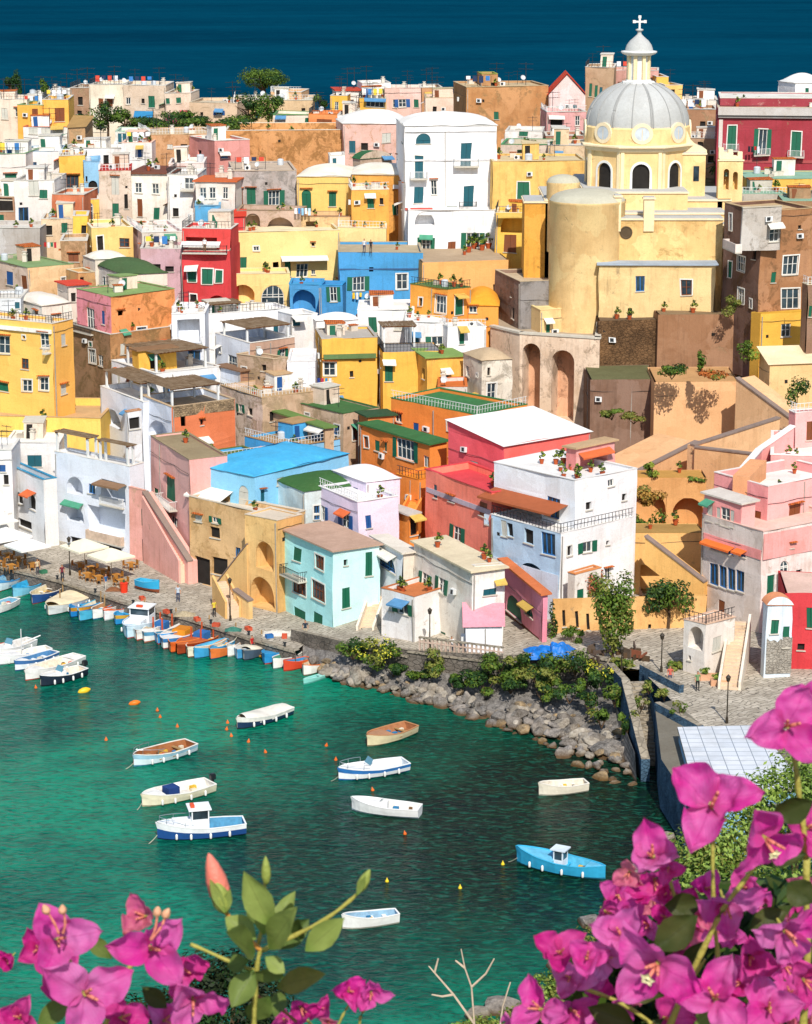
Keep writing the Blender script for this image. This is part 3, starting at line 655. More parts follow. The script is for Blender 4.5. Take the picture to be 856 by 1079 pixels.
zb_ = b.z; mb.ob((a.x, a.y), (d.x, d.y), (n2.x, n2.y), 1.0, L, .06, .3, zb_ + .62, zb_ + .75, KERB)
k = 1.0
while k < L - .2:
    mb.ob((a.x, a.y), (d.x, d.y), (n2.x, n2.y), k, k + .14, .1, .26, a.z, zb_ + .62, bal_m); k += .42
mb.ob((a.x, a.y), (d.x, d.y), (n2.x, n2.y), 1.0, L, .08, .28, zb_ + .2, zb_ + .28, bal_m)
o = mb.build('balustrade'); tag(o, 'pierced pale balustrade on the sea wall before the white houses', 'balustrade')
# curved wall with its long stair down to the water
def walk(name, label, px0, zt0, px1, zt1, th, m, zb=-1, cap=True):
    a = PZ(px0[0], px0[1], zt0); b = PZ(px1[0], px1[1], zt1); d = (b - a); L = d.to_2d().length; d = Vector((d.x / L, d.y / L)); n = (-d.y, d.x); q = MB()
    p = [(a.x, a.y), (b.x, b.y), (b.x + n[0] * th, b.y + n[1] * th), (a.x + n[0] * th, a.y + n[1] * th)]; zt = [zt0, zt1, zt1, zt0]
    q.poly([p[i] + (zt[i],) for i in range(4)], KERB if cap else m)
    for i in range(4): j = (i + 1) % 4; q.poly([p[i] + (zb,), p[j] + (zb,), p[j] + (zt[j],), p[i] + (zt[i],)], m)
    o = q.build(name); tag(o, label, 'wall'); return a, b, d, n
walk('curved_wall', 'stone wall bending from the promenade toward the steps', (640, 699), RZ + .75, (656, 716), RZ + .8, .6, SHADEST)
walk('stair_wall', 'high stone wall beside the dark stair down to the water', (655, 716), RZ + .8, (676, 800), 1.9, .7, SHADEST)
a0 = PZ(667, 716, RZ); b0 = PZ(688, 800, .6); d = b0 - a0; L = d.to_2d().length; dd = (d.x / L, d.y / L); nn = (-dd[1], dd[0]); q = MB(); N_ = 20
for i in range(N_): q.ob((a0.x, a0.y), dd, nn, L * i / N_, L * (i + 1) / N_, -.9, 1.0, -1, RZ - (RZ - .6) * (i + 1) / N_, KERB)
o = q.build('harbour_stair'); tag(o, 'narrow stone stair running down between the two walls to the water', 'stair')
walk('square_wall', 'low stone parapet of the square above the stair', (674, 700), RZ + .7, (716, 722), RZ + .7, .45, SHADEST)
walk('square_wall', 'blue shaded retaining wall from the square down to the white roof', (690, 740), RZ + .7, (736, 765), RZ + .7, .5, SHADEST)
mb = MB()   # wall faces between stair and building, real vertical face on the water
for (p, q_) in (((688, 742), (690, 800)), ((690, 742), (741, 768))):
    a = PZ(p[0], p[1], RZ); b = PZ(q_[0], q_[1], RZ)
V4 = [PZ(676, 706, RZ), PZ(690, 742, RZ), PZ(697, 800, RZ), PZ(722, 838, RZ), PZ(900, 860, RZ), Vector((75, 160, RZ))]
for a, b in zip(V4, V4[1:]): mb.poly([(a.x, a.y, -1), (b.x, b.y, -1), (b.x, b.y, RZ + .002), (a.x, a.y, RZ + .002)], SHADEST)
e = [PZ(690, 742, RZ), PZ(697, 800, RZ), PZ(722, 838, RZ), PZ(900, 860, RZ), Vector((75, 160, RZ)), Vector((75, 192, RZ)), PZ(900, 790, RZ), PZ(800, 778, RZ), PZ(745, 768, RZ), PZ(708, 738, RZ)]
mb.poly([(p.x, p.y, RZ - .004) for p in e], roofm('#7d776a')); o = mb.build('harbour_wall'); tag(o, 'tall blue grey harbour wall in shade right of the stair', 'wall')
# white paved roof building by the water
def white_roof():
    zt = 5.2; P4 = [PZ(714, 766, zt), PZ(798, 764, zt), PZ(850, 830, zt), PZ(733, 836, zt)]
    root = thing('boathouse', 'boathouse with white paved roof beside the harbour wall', 'boathouse', (P4[0].x, P4[3].y, 0)); m = NT('white_paving')
    b = m.n('ShaderNodeTexBrick'); b.offset = 0; b.inputs['Scale'].default_value = 1; b.inputs['Brick Width'].default_value = 1.15; b.inputs['Row Height'].default_value = 1.0; b.inputs['Mortar Size'].default_value = .035
    b.inputs['Color1'].default_value = lin('#eef0f2', .8); b.inputs['Color2'].default_value = lin('#dfe4ea', .8); b.inputs['Mortar'].default_value = lin('#8f99a4', .8); m.l(m.pos, b.inputs[0])
    c = m.mix(m.ramp(m.noise(.5, 6, .7), .45, .75, 0, .5), b.outputs[0], lin('#b9bab6', .7)); pm = m.fin(c, .8, .2)
    q = MB(); q.poly([(p.x, p.y, zt) for p in P4], pm)
    for i in range(4):
        j = (i + 1) % 4; a, c_ = P4[i], P4[j]; q.poly([(a.x, a.y, zt - .25), (c_.x, c_.y, zt - .25), (c_.x, c_.y, zt), (a.x, a.y, zt)], KERB)
    q.build('roof', root)
    q = MB(); cen = sum((Vector(p) for p in P4), Vector()) / 4; I = [cen + (p - cen) * .97 for p in P4]
    for i in range(4):
        j = (i + 1) % 4; q.poly([(I[i].x, I[i].y, -1), (I[j].x, I[j].y, -1), (I[j].x, I[j].y, zt - .25), (I[i].x, I[i].y, zt - .25)], wallm('#7fb3d4', .3, .3, '#4a5a68') if i in (2, 3) else SHADEST)
    q.build('wall', root)
white_roof()
# terrain under and behind the town
Yf_t = [(-80, 262), (-45, 247), (-22, 232), (-8, 221), (4, 208), (22, 205), (32, 199), (45, 196), (90, 200)]
def ground(x, y):
    t = y - interp(Yf_t, x) - 13
    k = min(1, max(0, (x - 6) / 10.))
    zl = interp([(0, 0), (8, 0.3), (75, 19.5), (110, 25.5), (180, 32.5), (230, 28), (270, -3)], max(0, t)); zr = interp([(0, 0), (62, 4.0), (72, 15), (90, 22), (120, 27.5), (180, 32.5), (230, 28), (270, -3)], max(0, t))
    z = 1.2 + zl * (1 - k) + zr * k + (2.6 if x > 0 and t < 8 else 0)
    return z + mnoise.noise(Vector((x * .06, y * .06, 0))) * 1.0 * min(1, max(0, t) / 20)
gm = NT('hill_soil'); g = gm.mix(gm.ramp(gm.noise(.15, 7, .7), .42, .6), lin('#b49a70', .7), lin('#4f5a34', .6)); g = gm.mix(gm.ramp(gm.noise(1.2, 5, .7), .45, .7), g, lin('#8a7450', .7)); gm.bump(gm.noise(2, 5, .7), .7, .15); GM = gm.fin(g, .95, .1)
mb = MB(); mb.grid(lambda u, v: (lambda x, y: (x, y, ground(x, y)))(-150 + 300 * u, 205 + 315 * v if False else interp(Yf_t, -150 + 300 * u) + 10 + (520 - interp(Yf_t, -150 + 300 * u) - 10) * v), 90, 110, GM); mb.smooth = True; struct('hillside', mb)
# near cliff: ledge under the camera and slope down to the shore at lower right
SHORE = [(-60, 92), (-30, 88), (-16, 96), (-6, 112), (2, 132), (8, 141), (12, 152), (15, 158), (20, 164), (26, 168), (40, 176), (90, 182)]
def cliffz(x, y):
    prof = interp(SHORE, x); d = max(0, prof - y); mx = interp([(0, -1.2), (3, .6), (10, 5), (26, 17), (60, 28), (prof - 12, 36), (prof - 4, 50), (prof - 2.6, 65.2)], prof - max(y, 2.6)) if y > 2.6 else 65.2
    r = CX + F * x / max(y, 5) * .93
    lim = 67 - interp([(520, .50), (560, .487), (640, .445), (700, .415), (856, .40)], r) * y - 3.5
    z = min(mx, max(lim, -2)) if y > 6 else mx
    return z
def cliff(u, v):
    x = -60 + 150 * u; prof = interp(SHORE, x); y = prof - (prof + 30) * (1 - v) if v > .0 else -30
    z = cliffz(x, y) + mnoise.noise(Vector((x * .12, y * .12, 3))) * 1.6 * (1 if 8 < y < prof - 4 else 0) * .6
    return (x, y, z)
cm = NT('cliff_ground'); c_ = cm.mix(cm.ramp(cm.noise(.3, 7, .7), .44, .6), lin('#56693a', .6), lin('#9c8c6c', .7)); c_ = cm.mix(cm.ramp(cm.noise(1.6, 5, .7), .45, .7), c_, lin('#3d4f26', .6)); cm.bump(cm.noise(2, 6, .7), .8, .3); CM = cm.fin(c_, .95, .1)
mb = MB(); mb.grid(cliff, 60, 90, CM); mb.smooth = True; struct('cliff', mb)
def slopewall(label, name, x0, yt0, x1, yt1, yb, Y0, Y1, th, hexc, hang=False, cop=None):
    """a wall whose top climbs in a straight line"""
    a = PY(x0, yt0, Y0); b = PY(x1, yt1, Y1); zb0 = PY(x0, yb, Y0).z - 3; m = wallm(hexc, .3, .1); L = (b - a).to_2d().length; D = ((b.x - a.x) / L, (b.y - a.y) / L); N = (-D[1], D[0]); g = MB()
    if hang: z0, z1 = a.z - 2.6, b.z - 2.6
    else: z0 = z1 = zb0
    P = [[V3((a.x, a.y), D, N, u, n, z) for u, z in ((0, z0), (L, z1), (L, b.z), (0, a.z))] for n in (0, th)]
    g.poly(P[0], m); g.poly(P[1], m)
    for i in range(4): j = (i + 1) % 4; g.poly([P[0][i], P[0][j], P[1][j], P[1][i]], m)
    root = thing(name, label, 'wall', (a.x, a.y, min(z0, z1))); g.build('wall', root); g = MB(); cm_ = wallm(cop or '#8a7a66', .3)
    Q = [[V3((a.x, a.y), D, N, u, n, z) for u, z in ((-.05, a.z + .003), (L + .05, b.z + .003), (L + .05, b.z + .16), (-.05, a.z + .16))] for n in (-.1, min(th, .5) + .1)]
    g.poly(Q[0], cm_); g.poly(Q[1], cm_)
    for i in range(4): j = (i + 1) % 4; g.poly([Q[0][i], Q[0][j], Q[1][j], Q[1][i]], cm_)
    g.build('coping', root); Nf = (D[1], -D[0])
    def onface(px, py, off):
        d = ray(px, py); t = (a.x * Nf[0] + a.y * Nf[1]) / (d[0] * Nf[0] + d[1] * Nf[1]); return (d[0] * t + Nf[0] * off, d[1] * t + Nf[1] * off, H + d[2] * t)
    return root, onface
# ================= the town, from the far ridge down to the quay =================
CREAM = '#efe0c0'; WHITE = '#f7f3ea'; OCH = '#f6c95a'; TAN = '#c8975a'; GRN = '#4f7a4a'; GRND = '#3d6238'
G1 = 'houses on the far ridge against the sea'
# --- far ridge
bld('cream house with grey flat roof at the far left end of the ridge', -14, -14, 29, 105, 130, w='E2,114,9,126', c='#eadcc0', D=10, group=G1)
bld('small white roof house behind the cream one near the dark cypress', 28, 28, 46, 99, 116, c='#eceae2', Y=412, D=8, group=G1)
bld('yellow ridge house with green roof strip and brown window', 18, 18, 45, 111, 135, w='N34,115,40,124', c='#f2b93e', rc='#8fae7c', D=8, group=G1)
bld('taller yellow ridge house with brown balcony doors', 44, 44, 72, 105, 135, w='N58,114,68,128', c='#f4bd42', D=9, group=G1)
bld('long white flat roofed house on the ridge behind the yellow houses', 52, 52, 76, 96, 116, c='#dfdcd4', Y=418, D=8, group=G1)
bld('dark weathered ridge house crossed by an outside stair', 74, 74, 95, 93, 131, w='D82,102,87,110 D81,116,86,120', c='#a88862', Y=399, pl=.5, st=.6, D=10, group=G1)
h = bld('tall cream ridge house with two brown shuttered windows', 94, 94, 130, 89, 133, w='N104,104,109,115 N113,102,119,112 E99,118,103,124', c='#eee0c6', Y=397, st=.25, D=10, group=G1)
h = bld('pale stone ridge house with green door and blue awning', 130, 130, 175, 90, 132, w='G156,101,163,113 W133,103,138,110 D149,104,152,109 D142,117,160,128', c='#d9c8a8', Y=396, pl=.45, D=10, group=G1)
awn(h, 142, 162, 117, '#2d7fae', 1.6, .8)
h = bld('low pale ridge house with two green windows and pink awnings', 174, 174, 201, 98, 132, w='G174,103,179,109 G186,103,191,109', c='#e4d3b4', Y=394, D=9, group=G1)
awn(h, 176, 188, 122, '#c9527a', 1.6, .6); awn(h, 190, 200, 116, '#d04f62', 1.4, 1.2)
bld('cream ridge block with a blue framed window', 200, 200, 250, 108, 140, w='C228,117,234,122 E227,128,231,134 D211,118,214,122', c='#dcc49c', Y=392, pl=.3, D=11, rc='#cdbfa6', group=G1)
bld('long low beige ridge building left of the harbour gap', 246, 246, 332, 106, 128, w='D318,114,322,117', c='#d2b886', Y=402, D=12, rc='#d4ccb8', par=.2, group=G1, pl=.3)
bld('beige box room standing on the long ridge roof', 285, 285, 318, 97, 110, w='D310,102,314,105', c='#d5ae78', Y=408, D=8, group=G1, clutter=0)
bld('yellow ridge house with small window beside white terraces', 348, 348, 366, 101, 120, w='W353,107,357,116', c='#f0bd38', Y=398, D=8, group=G1)
bld('white ridge house under a low red roof', 355, 355, 384, 96, 118, w='R369,105,373,112', c='#f4efe6', rc='#c44a34', roof='eave', Y=403, D=8, group=G1)
bld('white stepped top house with antenna on the ridge', 382, 382, 412, 88, 116, w='D392,95,397,99 D407,98,410,101', c='#f1efe8', Y=405, D=8, group=G1)
bld('yellow ridge house with a wide white grid window', 379, 379, 407, 104, 124, w='W386,106,405,113', c='#eebc3a', Y=397, D=7, rc='#cfc2a4', par=.2, group=G1)
bld('pink ridge house with a row of white terraces', 405, 405, 444, 93, 124, w='W414,105,418,113 C420,105,428,113 G436,105,441,113', c='#e9c4b4', Y=401, D=9, group=G1)
bld('narrow tan ridge house right of the pink one', 445, 445, 466, 92, 112, w='D450,99,454,104', c='#c69a66', Y=408, D=8, group=G1, pl=.4)
bld('cream ridge house with tall chimneys and a red eave', 449, 449, 482, 103, 132, w='D456,112,460,118', c='#efd6b8', Y=392, D=8, group=G1, rc='#bcae8c')
h = bld('huge windowless brown wall building on the ridge', 478, 492, 578, 92, 142, a=8, w='G521,117,526,125', c='#b98a4c', cr='#c4904e', Y=372, pl=.55, st=.6, un='#8d7450', rc='#c9b088', par=.2, group=G1)
bld('little tower room on top of the huge brown building', 508, 508, 525, 78, 94, w='D517,87,524,92', c='#b98c50', rc='#9aa24a', Y=378, D=6, clutter=0, group=G1)
bld('pink gabled house with bright red tiled roof and round window', 578, 578, 617, 100, 140, c='#f0d3cc', roof='gable', rc='#d8492c', vh=3.2, Y=372, D=9, w='D603,94,609,98 D590,122,603,140', group=G1)
bld('cluster house of pink walls and columns below the red gable', 576, 576, 618, 118, 156, w='D580,124,592,142 W606,122,611,132 D597,140,603,150', c='#d9a09a', Y=362, pl=.4, D=7, group=G1)
bld('tall grey stone house with slim green windows left behind the dome', 617, 617, 647, 71, 150, w='G621,88,624,102 G627,90,630,103 T632,92,635,100', c='#b7986c', cr='#b39a70', Y=380, pl=.5, D=10, group=G1)
bld('pink walled house just behind the lantern', 646, 646, 694, 74, 120, c='#cf9c8c', Y=392, pl=.3, D=9, group=G1)
bld('small yellow house just right of the lantern', 692, 692, 704, 81, 110, c='#eab93e', Y=388, D=7, group=G1, clutter=0)
bld('yellow house with dark window at the right of the dome', 701, 701, 719, 90, 116, w='D704,94,711,99', c='#efc060', Y=384, D=7, group=G1)
bld('ruined brown terrace house right of the dome', 715, 715, 757, 115, 160, w='D722,125,728,131 D738,128,744,136', c='#a97f52', Y=366, pl=.6, st=.6, D=9, group=G1)
bld('white walled roof terrace above the ruined brown house', 716, 716, 757, 106, 122, c='#e6dccb', Y=376, D=10, group=G1)
bld('weathered courtyard house with a palm in front of it', 728, 728, 764, 146, 192, w='D735,150,741,160 D746,165,752,172', c='#b99a70', Y=350, pl=.6, D=8, group=G1)
bld('white vaulted chapel roof house behind the dark red palace', 820, 838, 870, 88, 112, a=20, w='G849,93,853,99', c='#f4f1ea', roof='vault', rc='#f4f1ea', Y=352, vh=1.2, group=G1)
# --- dark red palace
h = bld('dark red palace with white framed windows and balconies', 757, 757, 880, 113, 196, a=-6, w='Gsb767,133,776,158 Osb799,136,808,163 Gsb834,139,844,165', c='#a3252a', st=.3, Y=338, D=14, rc='#c9b9a0', par=.1, ext=8, cat='palace', name='palace')
strip(h, 757, 879, 113, 121, '#c9c4bc', .55, 'cornice'); strip(h, 757, 879, 121.5, 124, '#8f8c86', .3, 'cornice'); strip(h, 758, 762, 126, 158, '#d9cfc4', .06, 'quoin'); strip(h, 757, 879, 168, 171, '#b04a44', .12, 'string_course')
bld('dark red attic parapet with painted scroll work above the palace', 759, 759, 880, 103, 115, a=-6, c='#98292c', Y=341, D=11, rc='#e3ddd0', par=.1, clutter=0, ext=1, pl=.32, un='#d0a8a0', name='attic')
h = bld('low yellow house with curved parapet under the palace', 786, 786, 880, 188, 204, c='#eebf48', Y=318, D=10, rc='#93b8a0', par=.05)
h = bld('grey roughcast house with green roof below the yellow one', 782, 782, 830, 205, 255, a=6, c='#c0b8a6', Y=312, D=7, rc='#8fb39a', par=.05, pl=.5, un='#8d8478', w='D789,218,793,224')
h = bld('brown stone house with green roof at the right edge', 826, 826, 884, 212, 262, c='#a58254', Y=306, D=7, rc='#8fb39a', par=.05, pl=.6, st=.6)
# --- second rows, left
bld('white house with blue edged parapet seen between its neighbours', 27, 27, 64, 160, 202, c='#ebe8e4', rc='#9db9c8', Y=338, w='E44,187,52,196', D=9)
bld('white house with green roof strip and one green door at far left', -16, -16, 27, 162, 215, w='Got6,183,17,203', c='#efe6dc', rc='#7d9c72', Y=334, D=9)
bld('white sheds with striped blinds under a terracotta edge', 25, 25, 72, 134, 154, w='E31,134,40,141 E44,134,53,141 E56,134,65,141', c='#eae6df', rc='#d0714a', Y=364, D=8)
bld('tan stone lean-to beside the striped blind sheds', 71, 71, 90, 134, 156, c='#b48f58', Y=360, roof='shed', rc='#b08c58', pl=.6, vh=1.2, D=7)
bld('long white wall with small posts and red chairs', 62, 62, 143, 156, 182, w='D88,158,92,164 G146,158,150,166', c='#f4f0ea', Y=352, D=8)
bld('glass fronted veranda house beside the hedge', 121, 121, 147, 139, 152, w='T124,141,128,150 T129,141,133,150 W134,141,138,150 W139,141,143,150', c='#dfe0d4', rc='#b7cdb2', Y=360, D=8, clutter=0)
bld('wide tan stone house with a dark doorway under the hedge', 146, 158, 228, 142, 170, a=12, w='D191,151,198,159 E176,152,182,156', c='#c09662', cr='#c79a62', Y=352, pl=.6, un='#a5764a', rc='#d2b48c', par=.2)
bld('yellow block beside a small light blue house', 62, 62, 90, 164, 218, w='Rt70,184,83,206', c='#f2c13e', Y=331, D=8)
bld('white strip house with orange chimney pots', 128, 128, 160, 150, 178, w='B146,155,150,166', c='#eee9e0', Y=348, D=8, rc='#f0c8b0')
h = bld('light blue house with an arched balcony window', 88, 88, 106, 171, 218, w='Da93,191,103,208 D90,186,92,192', c='#8fc0dc', rc='#7fb0d0', Y=329, D=8, st=.15)
h = bld('narrow yellow house with white arched balcony', 86, 86, 104, 210, 254, w='Wa90,213,98,232', c='#f0bf3c', Y=321, D=6); balc(h, 88, 100, 233, False)
h = bld('beige roughcast house with grey shutter and green window', 104, 104, 138, 180, 248, w='Eot117,186,125,205 G118,214,125,229 D131,205,135,220', c='#d9c5ae', Y=324, D=9, pl=.35, rc='#b8342e', par=.1)
bld('white house under a dark brown sheet roof', 137, 137, 180, 183, 246, w='W143,193,150,204 W160,193,167,204 G162,218,168,231 N145,210,150,228', c='#f1ead9', Y=325, D=10, rc='#7a4a3a', par=.1, roof='eave')
bld('white house with double blue grey window above a plain wall', 176, 176, 208, 184, 246, w='Wb194,188,204,200 D182,220,188,229', c='#f2ede4', Y=322, D=9)
bld('white roof box with pale pink wall between brown roofs', 178, 178, 215, 172, 190, c='#f1d9cc', Y=334, D=8, rc='#f2e6da')
bld('salmon pink house with white edged flat roof', 200, 226, 263, 149, 172, a=24, c='#e49a86', cr='#dc9486', Y=343, rc='#f0e8dc', w='D208,158,212,163')
bld('grey stone block left of the terracotta eave house', 204, 204, 224, 190, 236, w='W211,196,218,208', c='#cdb8a0', Y=321, D=6, pl=.3)
bld('white house with terracotta eave and three white windows', 206, 206, 248, 191, 242, w='Wo210,197,217,209 W220,197,227,209 W235,197,241,209', c='#e9e0d2', Y=318, D=7, rc='#d06a3c', roof='eave')
bld('small sky blue house with arched doorway', 205, 205, 233, 217, 246, w='Ea219,222,225,236', c='#4fa4cf', Y=313, D=6, rc='#8dbfd8')
bld('white cluttered balcony house at far left with tall blue doors', 15, 15, 57, 190, 258, w='U20,218,30,241 E30,186,40,206 G41,200,50,209 D8,190,12,200', c='#eae4dc', Y=320, D=9)
bld('brown shaded terrace house at the far left edge', -16, -16, 18, 207, 246, w='D0,208,14,222 G0,226,5,240', c='#b58e66', Y=322, D=9, rc='#d9cdb8')
h = bld('orange brown arcade house with a laundry balcony', 55, 55, 88, 205, 256, w='Ha61,213,79,229 G65,235,71,246', c='#c8733e', Y=318, D=8, pl=.2)
bld('cream house with green shuttered window beside a yellow strip', 44, 44, 80, 231, 268, w='G65,235,71,246 D48,238,56,248', c='#e6cfa2', Y=312, D=7, pl=.3)
bld('bright yellow slot house below the white arched balcony', 76, 76, 92, 228, 262, c='#f4c53c', w='D86,238,95,250', Y=310, D=6)
h = bld('yellow low vault house with a flower filled parapet', 97, 97, 140, 240, 280, a=14, c='#f0cf74', Y=305, D=9, rc='#f3e7c8')
bld('pale pink house with an old rose side wall', 134, 150, 195, 246, 292, a=16, w='Gt176,249,184,262', c='#f2cfc8', cr='#d8cdbc', Y=303, rc='#eee6da')
bld('lilac grey peeling low house with dark slots', 148, 148, 192, 262, 302, w='D160,279,170,286 D175,281,184,287', c='#cfa8ac', Y=297, D=7, pl=.5, un='#9a8c88')
bld('grey plank fence wall building at the far left', -16, -16, 42, 240, 276, c='#b9b4ac', Y=308, D=7, st=.8, sk=.9, pl=.3, w='D24,258,27,262', clutter=0)
bld('rubble stone round end house behind the green roofs', 64, 64, 92, 254, 284, c='#bf9a68', Y=303, D=7, pl=.7, un='#8f7350')
bld('white and tan low vault roofs in the lane', 88, 100, 135, 274, 300, a=30, c='#e9dcc6', Y=299, roof='vault', vh=.9, rc='#e8e0d0')
# --- middle back, centre
bld('roofless sandstone block with ragged brown walls', 238, 238, 364, 137, 176, c='#d39a52', Y=352, D=13, pl=.75, un='#8a6236', st=.6, rc='#dfd2bd', par=1.0, clutter=0)
bld('cream roof room with green sheet top above the sandstone block', 288, 288, 327, 121, 140, w='E293,124,300,132 G322,124,328,133', c='#efdcc6', rc='#5f8a52', Y=368, D=7, clutter=0)
bld('orange roof room beside the cream one', 325, 325, 357, 120, 140, w='N334,126,350,133', c='#e08a3c', Y=366, D=7, rc='#c8763a')
bld('white panelled terrace room right of the orange one', 355, 355, 394, 121, 140, w='E360,125,364,133 E370,125,374,133 D382,126,386,131', c='#f2eee8', Y=364, D=7)
bld('rose plaster house with ragged wall and green door', 362, 362, 434, 131, 184, w='T368,148,375,162 D381,150,388,158', c='#e0b6a4', Y=350, D=11, pl=.5, un='#c48f62', roof='vault', rc='#f0ece4', vh=1.6)
bld('barrel vaulted house with dark green roof felt', 372, 380, 412, 168, 186, a=30, w='D403,163,411,170', c='#d6c3a2', roof='barrel', rc='#356b45', Y=338, vh=1.0, pl=.4, cr='#c9b394')
bld('white shed block with a grey door among the vaults', 347, 347, 363, 164, 178, w='T350,167,354,177', c='#f3efe8', Y=333, D=4, clutter=0)
h = bld('grey rubble faced house with two green shuttered windows', 247, 247, 313, 180, 222, w='Oot283,200,295,217 Got260,198,269,215 Not250,199,256,220', c='#b5aba2', Y=322, D=12, rc='#c9b49c', pl=.75, un='#807a74', par=.2)
bld('yellow house with arched green door under white vault roofs', 313, 313, 371, 186, 232, w='Gat318,199,328,222 Got347,203,355,218', c='#f4ce68', Y=321, D=12, rc='#f4ead4', roof='vault', vh=1.0, st=.15)
bld('bay of the orange yellow house with one green window', 371, 371, 410, 200, 250, w='G387,207,394,220 D400,209,404,216', c='#e9ac3c', Y=313, D=6, rc='#efe6d2', par=.1, pl=.3, un='#b5854a')
bld('orange yellow house behind its projecting bay', 371, 371, 432, 184, 240, c='#e3a63e', Y=319, D=12, rc='#f4ead6', roof='vault', vh=.9, pl=.45, un='#b88a56')
h = bld('terrace on stone arches in front of the rubble faced house', 250, 250, 318, 221, 262, w='Ha259,225,274,242 Ha281,229,310,246', c='#c2ab90', Y=315, D=5.5, rc='#a59078', par=.55, pl=.5, clutter=0, name='arched_terrace', cat='terrace')
bld('yellow terrace wall carrying pots before the yellow house', 317, 317, 371, 228, 262, w='H323,233,333,246', c='#e2c184', Y=314.5, D=6, rc='#a8876a', par=.5, pl=.4, clutter=0, name='terrace', cat='terrace')
bld('bright red stair wedge building below the stone arches', 226, 226, 258, 229, 262, c='#cf3527', Y=311, D=5, roof='shed', rc='#d9432f', vh=.5, clutter=0)
h = bld('long pale yellow house with green doors above two arches', 233, 240, 358, 245, 296, a=3, w='G252,271,260,288 G300,275,306,291 W312,278,325,293 E241,268,247,279 W329,285,333,290', c='#f7d985', Y=306, D=8, st=.12, sk=.12, rc='#ecdcb4', clutter=0)
awn(h, 296, 345, 270, '#f3efe4', 1.5, .3)
h = bld('lower pale yellow arcade with a glazed arch', 238, 240, 306, 289, 330, a=3, w='Ha243,300,268,320 Wa275,301,299,321', c='#f5d57f', Y=299, D=6.5, st=.15, rc='#ecdcb0', par=.35, clutter=0, name='arcade', cat='arcade')
bld('blue arch bay at the end of the yellow arcade', 305, 305, 340, 300, 332, w='Ha308,305,332,327', c='#3f97cb', Y=297, D=5, rc='#4a9fd0', clutter=0, name='arcade', cat='arcade')
bld('pale yellow wall block above the blue house', 356, 356, 407, 240, 278, c='#f3d98e', Y=309, D=8, rc='#e9dcb8', st=.2, clutter=0)
h = bld('blue house with dark shuttered windows and laundry', 357, 357, 446, 266, 338, a=2, w='O371,291,384,306 Ws418,289,429,305 T384,314,396,326', c='#3c9ad0', Y=297, D=10, rc='#b9a98c', par=.3, st=.2, clutter=0)
strip(h, 358, 445, 283, 284.5, '#2b5f8a', .05, 'cable')
bld('small blue house front with a dark shuttered window', 338, 338, 362, 301, 334, w='O349,303,356,318', c='#348fc6', Y=292.5, D=4, rc='#3c9ad0', clutter=0)
h = bld('tall white house with teal doors, balconies and a half round window', 427, 427, 524, 133, 228, w='Ta439,140,454,151 Tsi437,164,446,188 T436,197,446,214 Ti486,150,497,175 Ti488,196,499,220', c='#f6f5f3', Y=310, D=12, st=.12, sk=.15, rc='#f4f0e8', roof='vault', vh=1.3, clutter=0)
strip(h, 427, 523, 137, 139, '#ffffff', .18); strip(h, 427, 523, 168, 170, '#d9d9d8', .12, 'string_course'); strip(h, 427, 456, 219, 221.5, '#c85038', .15, 'string_course')
balc(h, 432, 450, 188, True); balc(h, 478, 504, 175, True); balc(h, 484, 502, 220, False, .6)
h = bld('lower white front of the tall white house with open shutters', 430, 430, 524, 222, 272, w='Ha437,224,458,238 Os445,250,454,264 N472,254,480,266 O491,245,505,262', c='#f3f3f2', Y=306.5, D=4, st=.15, rc='#f2eee8', par=.5, clutter=0)
h = bld('streaked ochre house with one green window beside the white one', 519, 519, 618, 170, 232, w='Gs545,192,558,210', c='#f0c765', Y=308, D=10, st=.5, sk=.8, rc='#d9c49a', par=.2)
h = bld('yellow arched house front with brown garage door', 522, 522, 604, 224, 272, w='Ha527,227,552,246 N531,248,544,266 W534,228,541,235', c='#f3c646', Y=302, D=6, st=.25, rc='#e9d9b4')
bld('roof terrace rooms with green tarpaulin behind the church', 528, 528, 580, 152, 176, c='#d8c9ae', Y=330, D=9, w='D545,158,550,166', rc='#5c9a68', pl=.3, par=.7)
bld('cream terrace room with white window beside the church', 578, 578, 617, 153, 176, w='W594,161,605,168 D587,161,591,166', c='#e0c89a', Y=326, D=8, pl=.3)
bld('white sheds behind the tall white house', 533, 533, 572, 138, 158, c='#e8e2d8', Y=345, D=8, w='G547,138,556,144')
bld('brick lean-to house left of the church tower', 576, 576, 618, 143, 158, c='#a87858', Y=342, D=7, pl=.5, w='D583,146,588,151')
h = bld('long orange ochre retaining wall under the piazza', 445, 445, 536, 276, 318, w='D520,300,527,309', c='#eeb45e', Y=294, D=14, st=.25, sk=.3, rc='#b9a184', par=.0, clutter=0, name='terrace_wall', cat='wall')
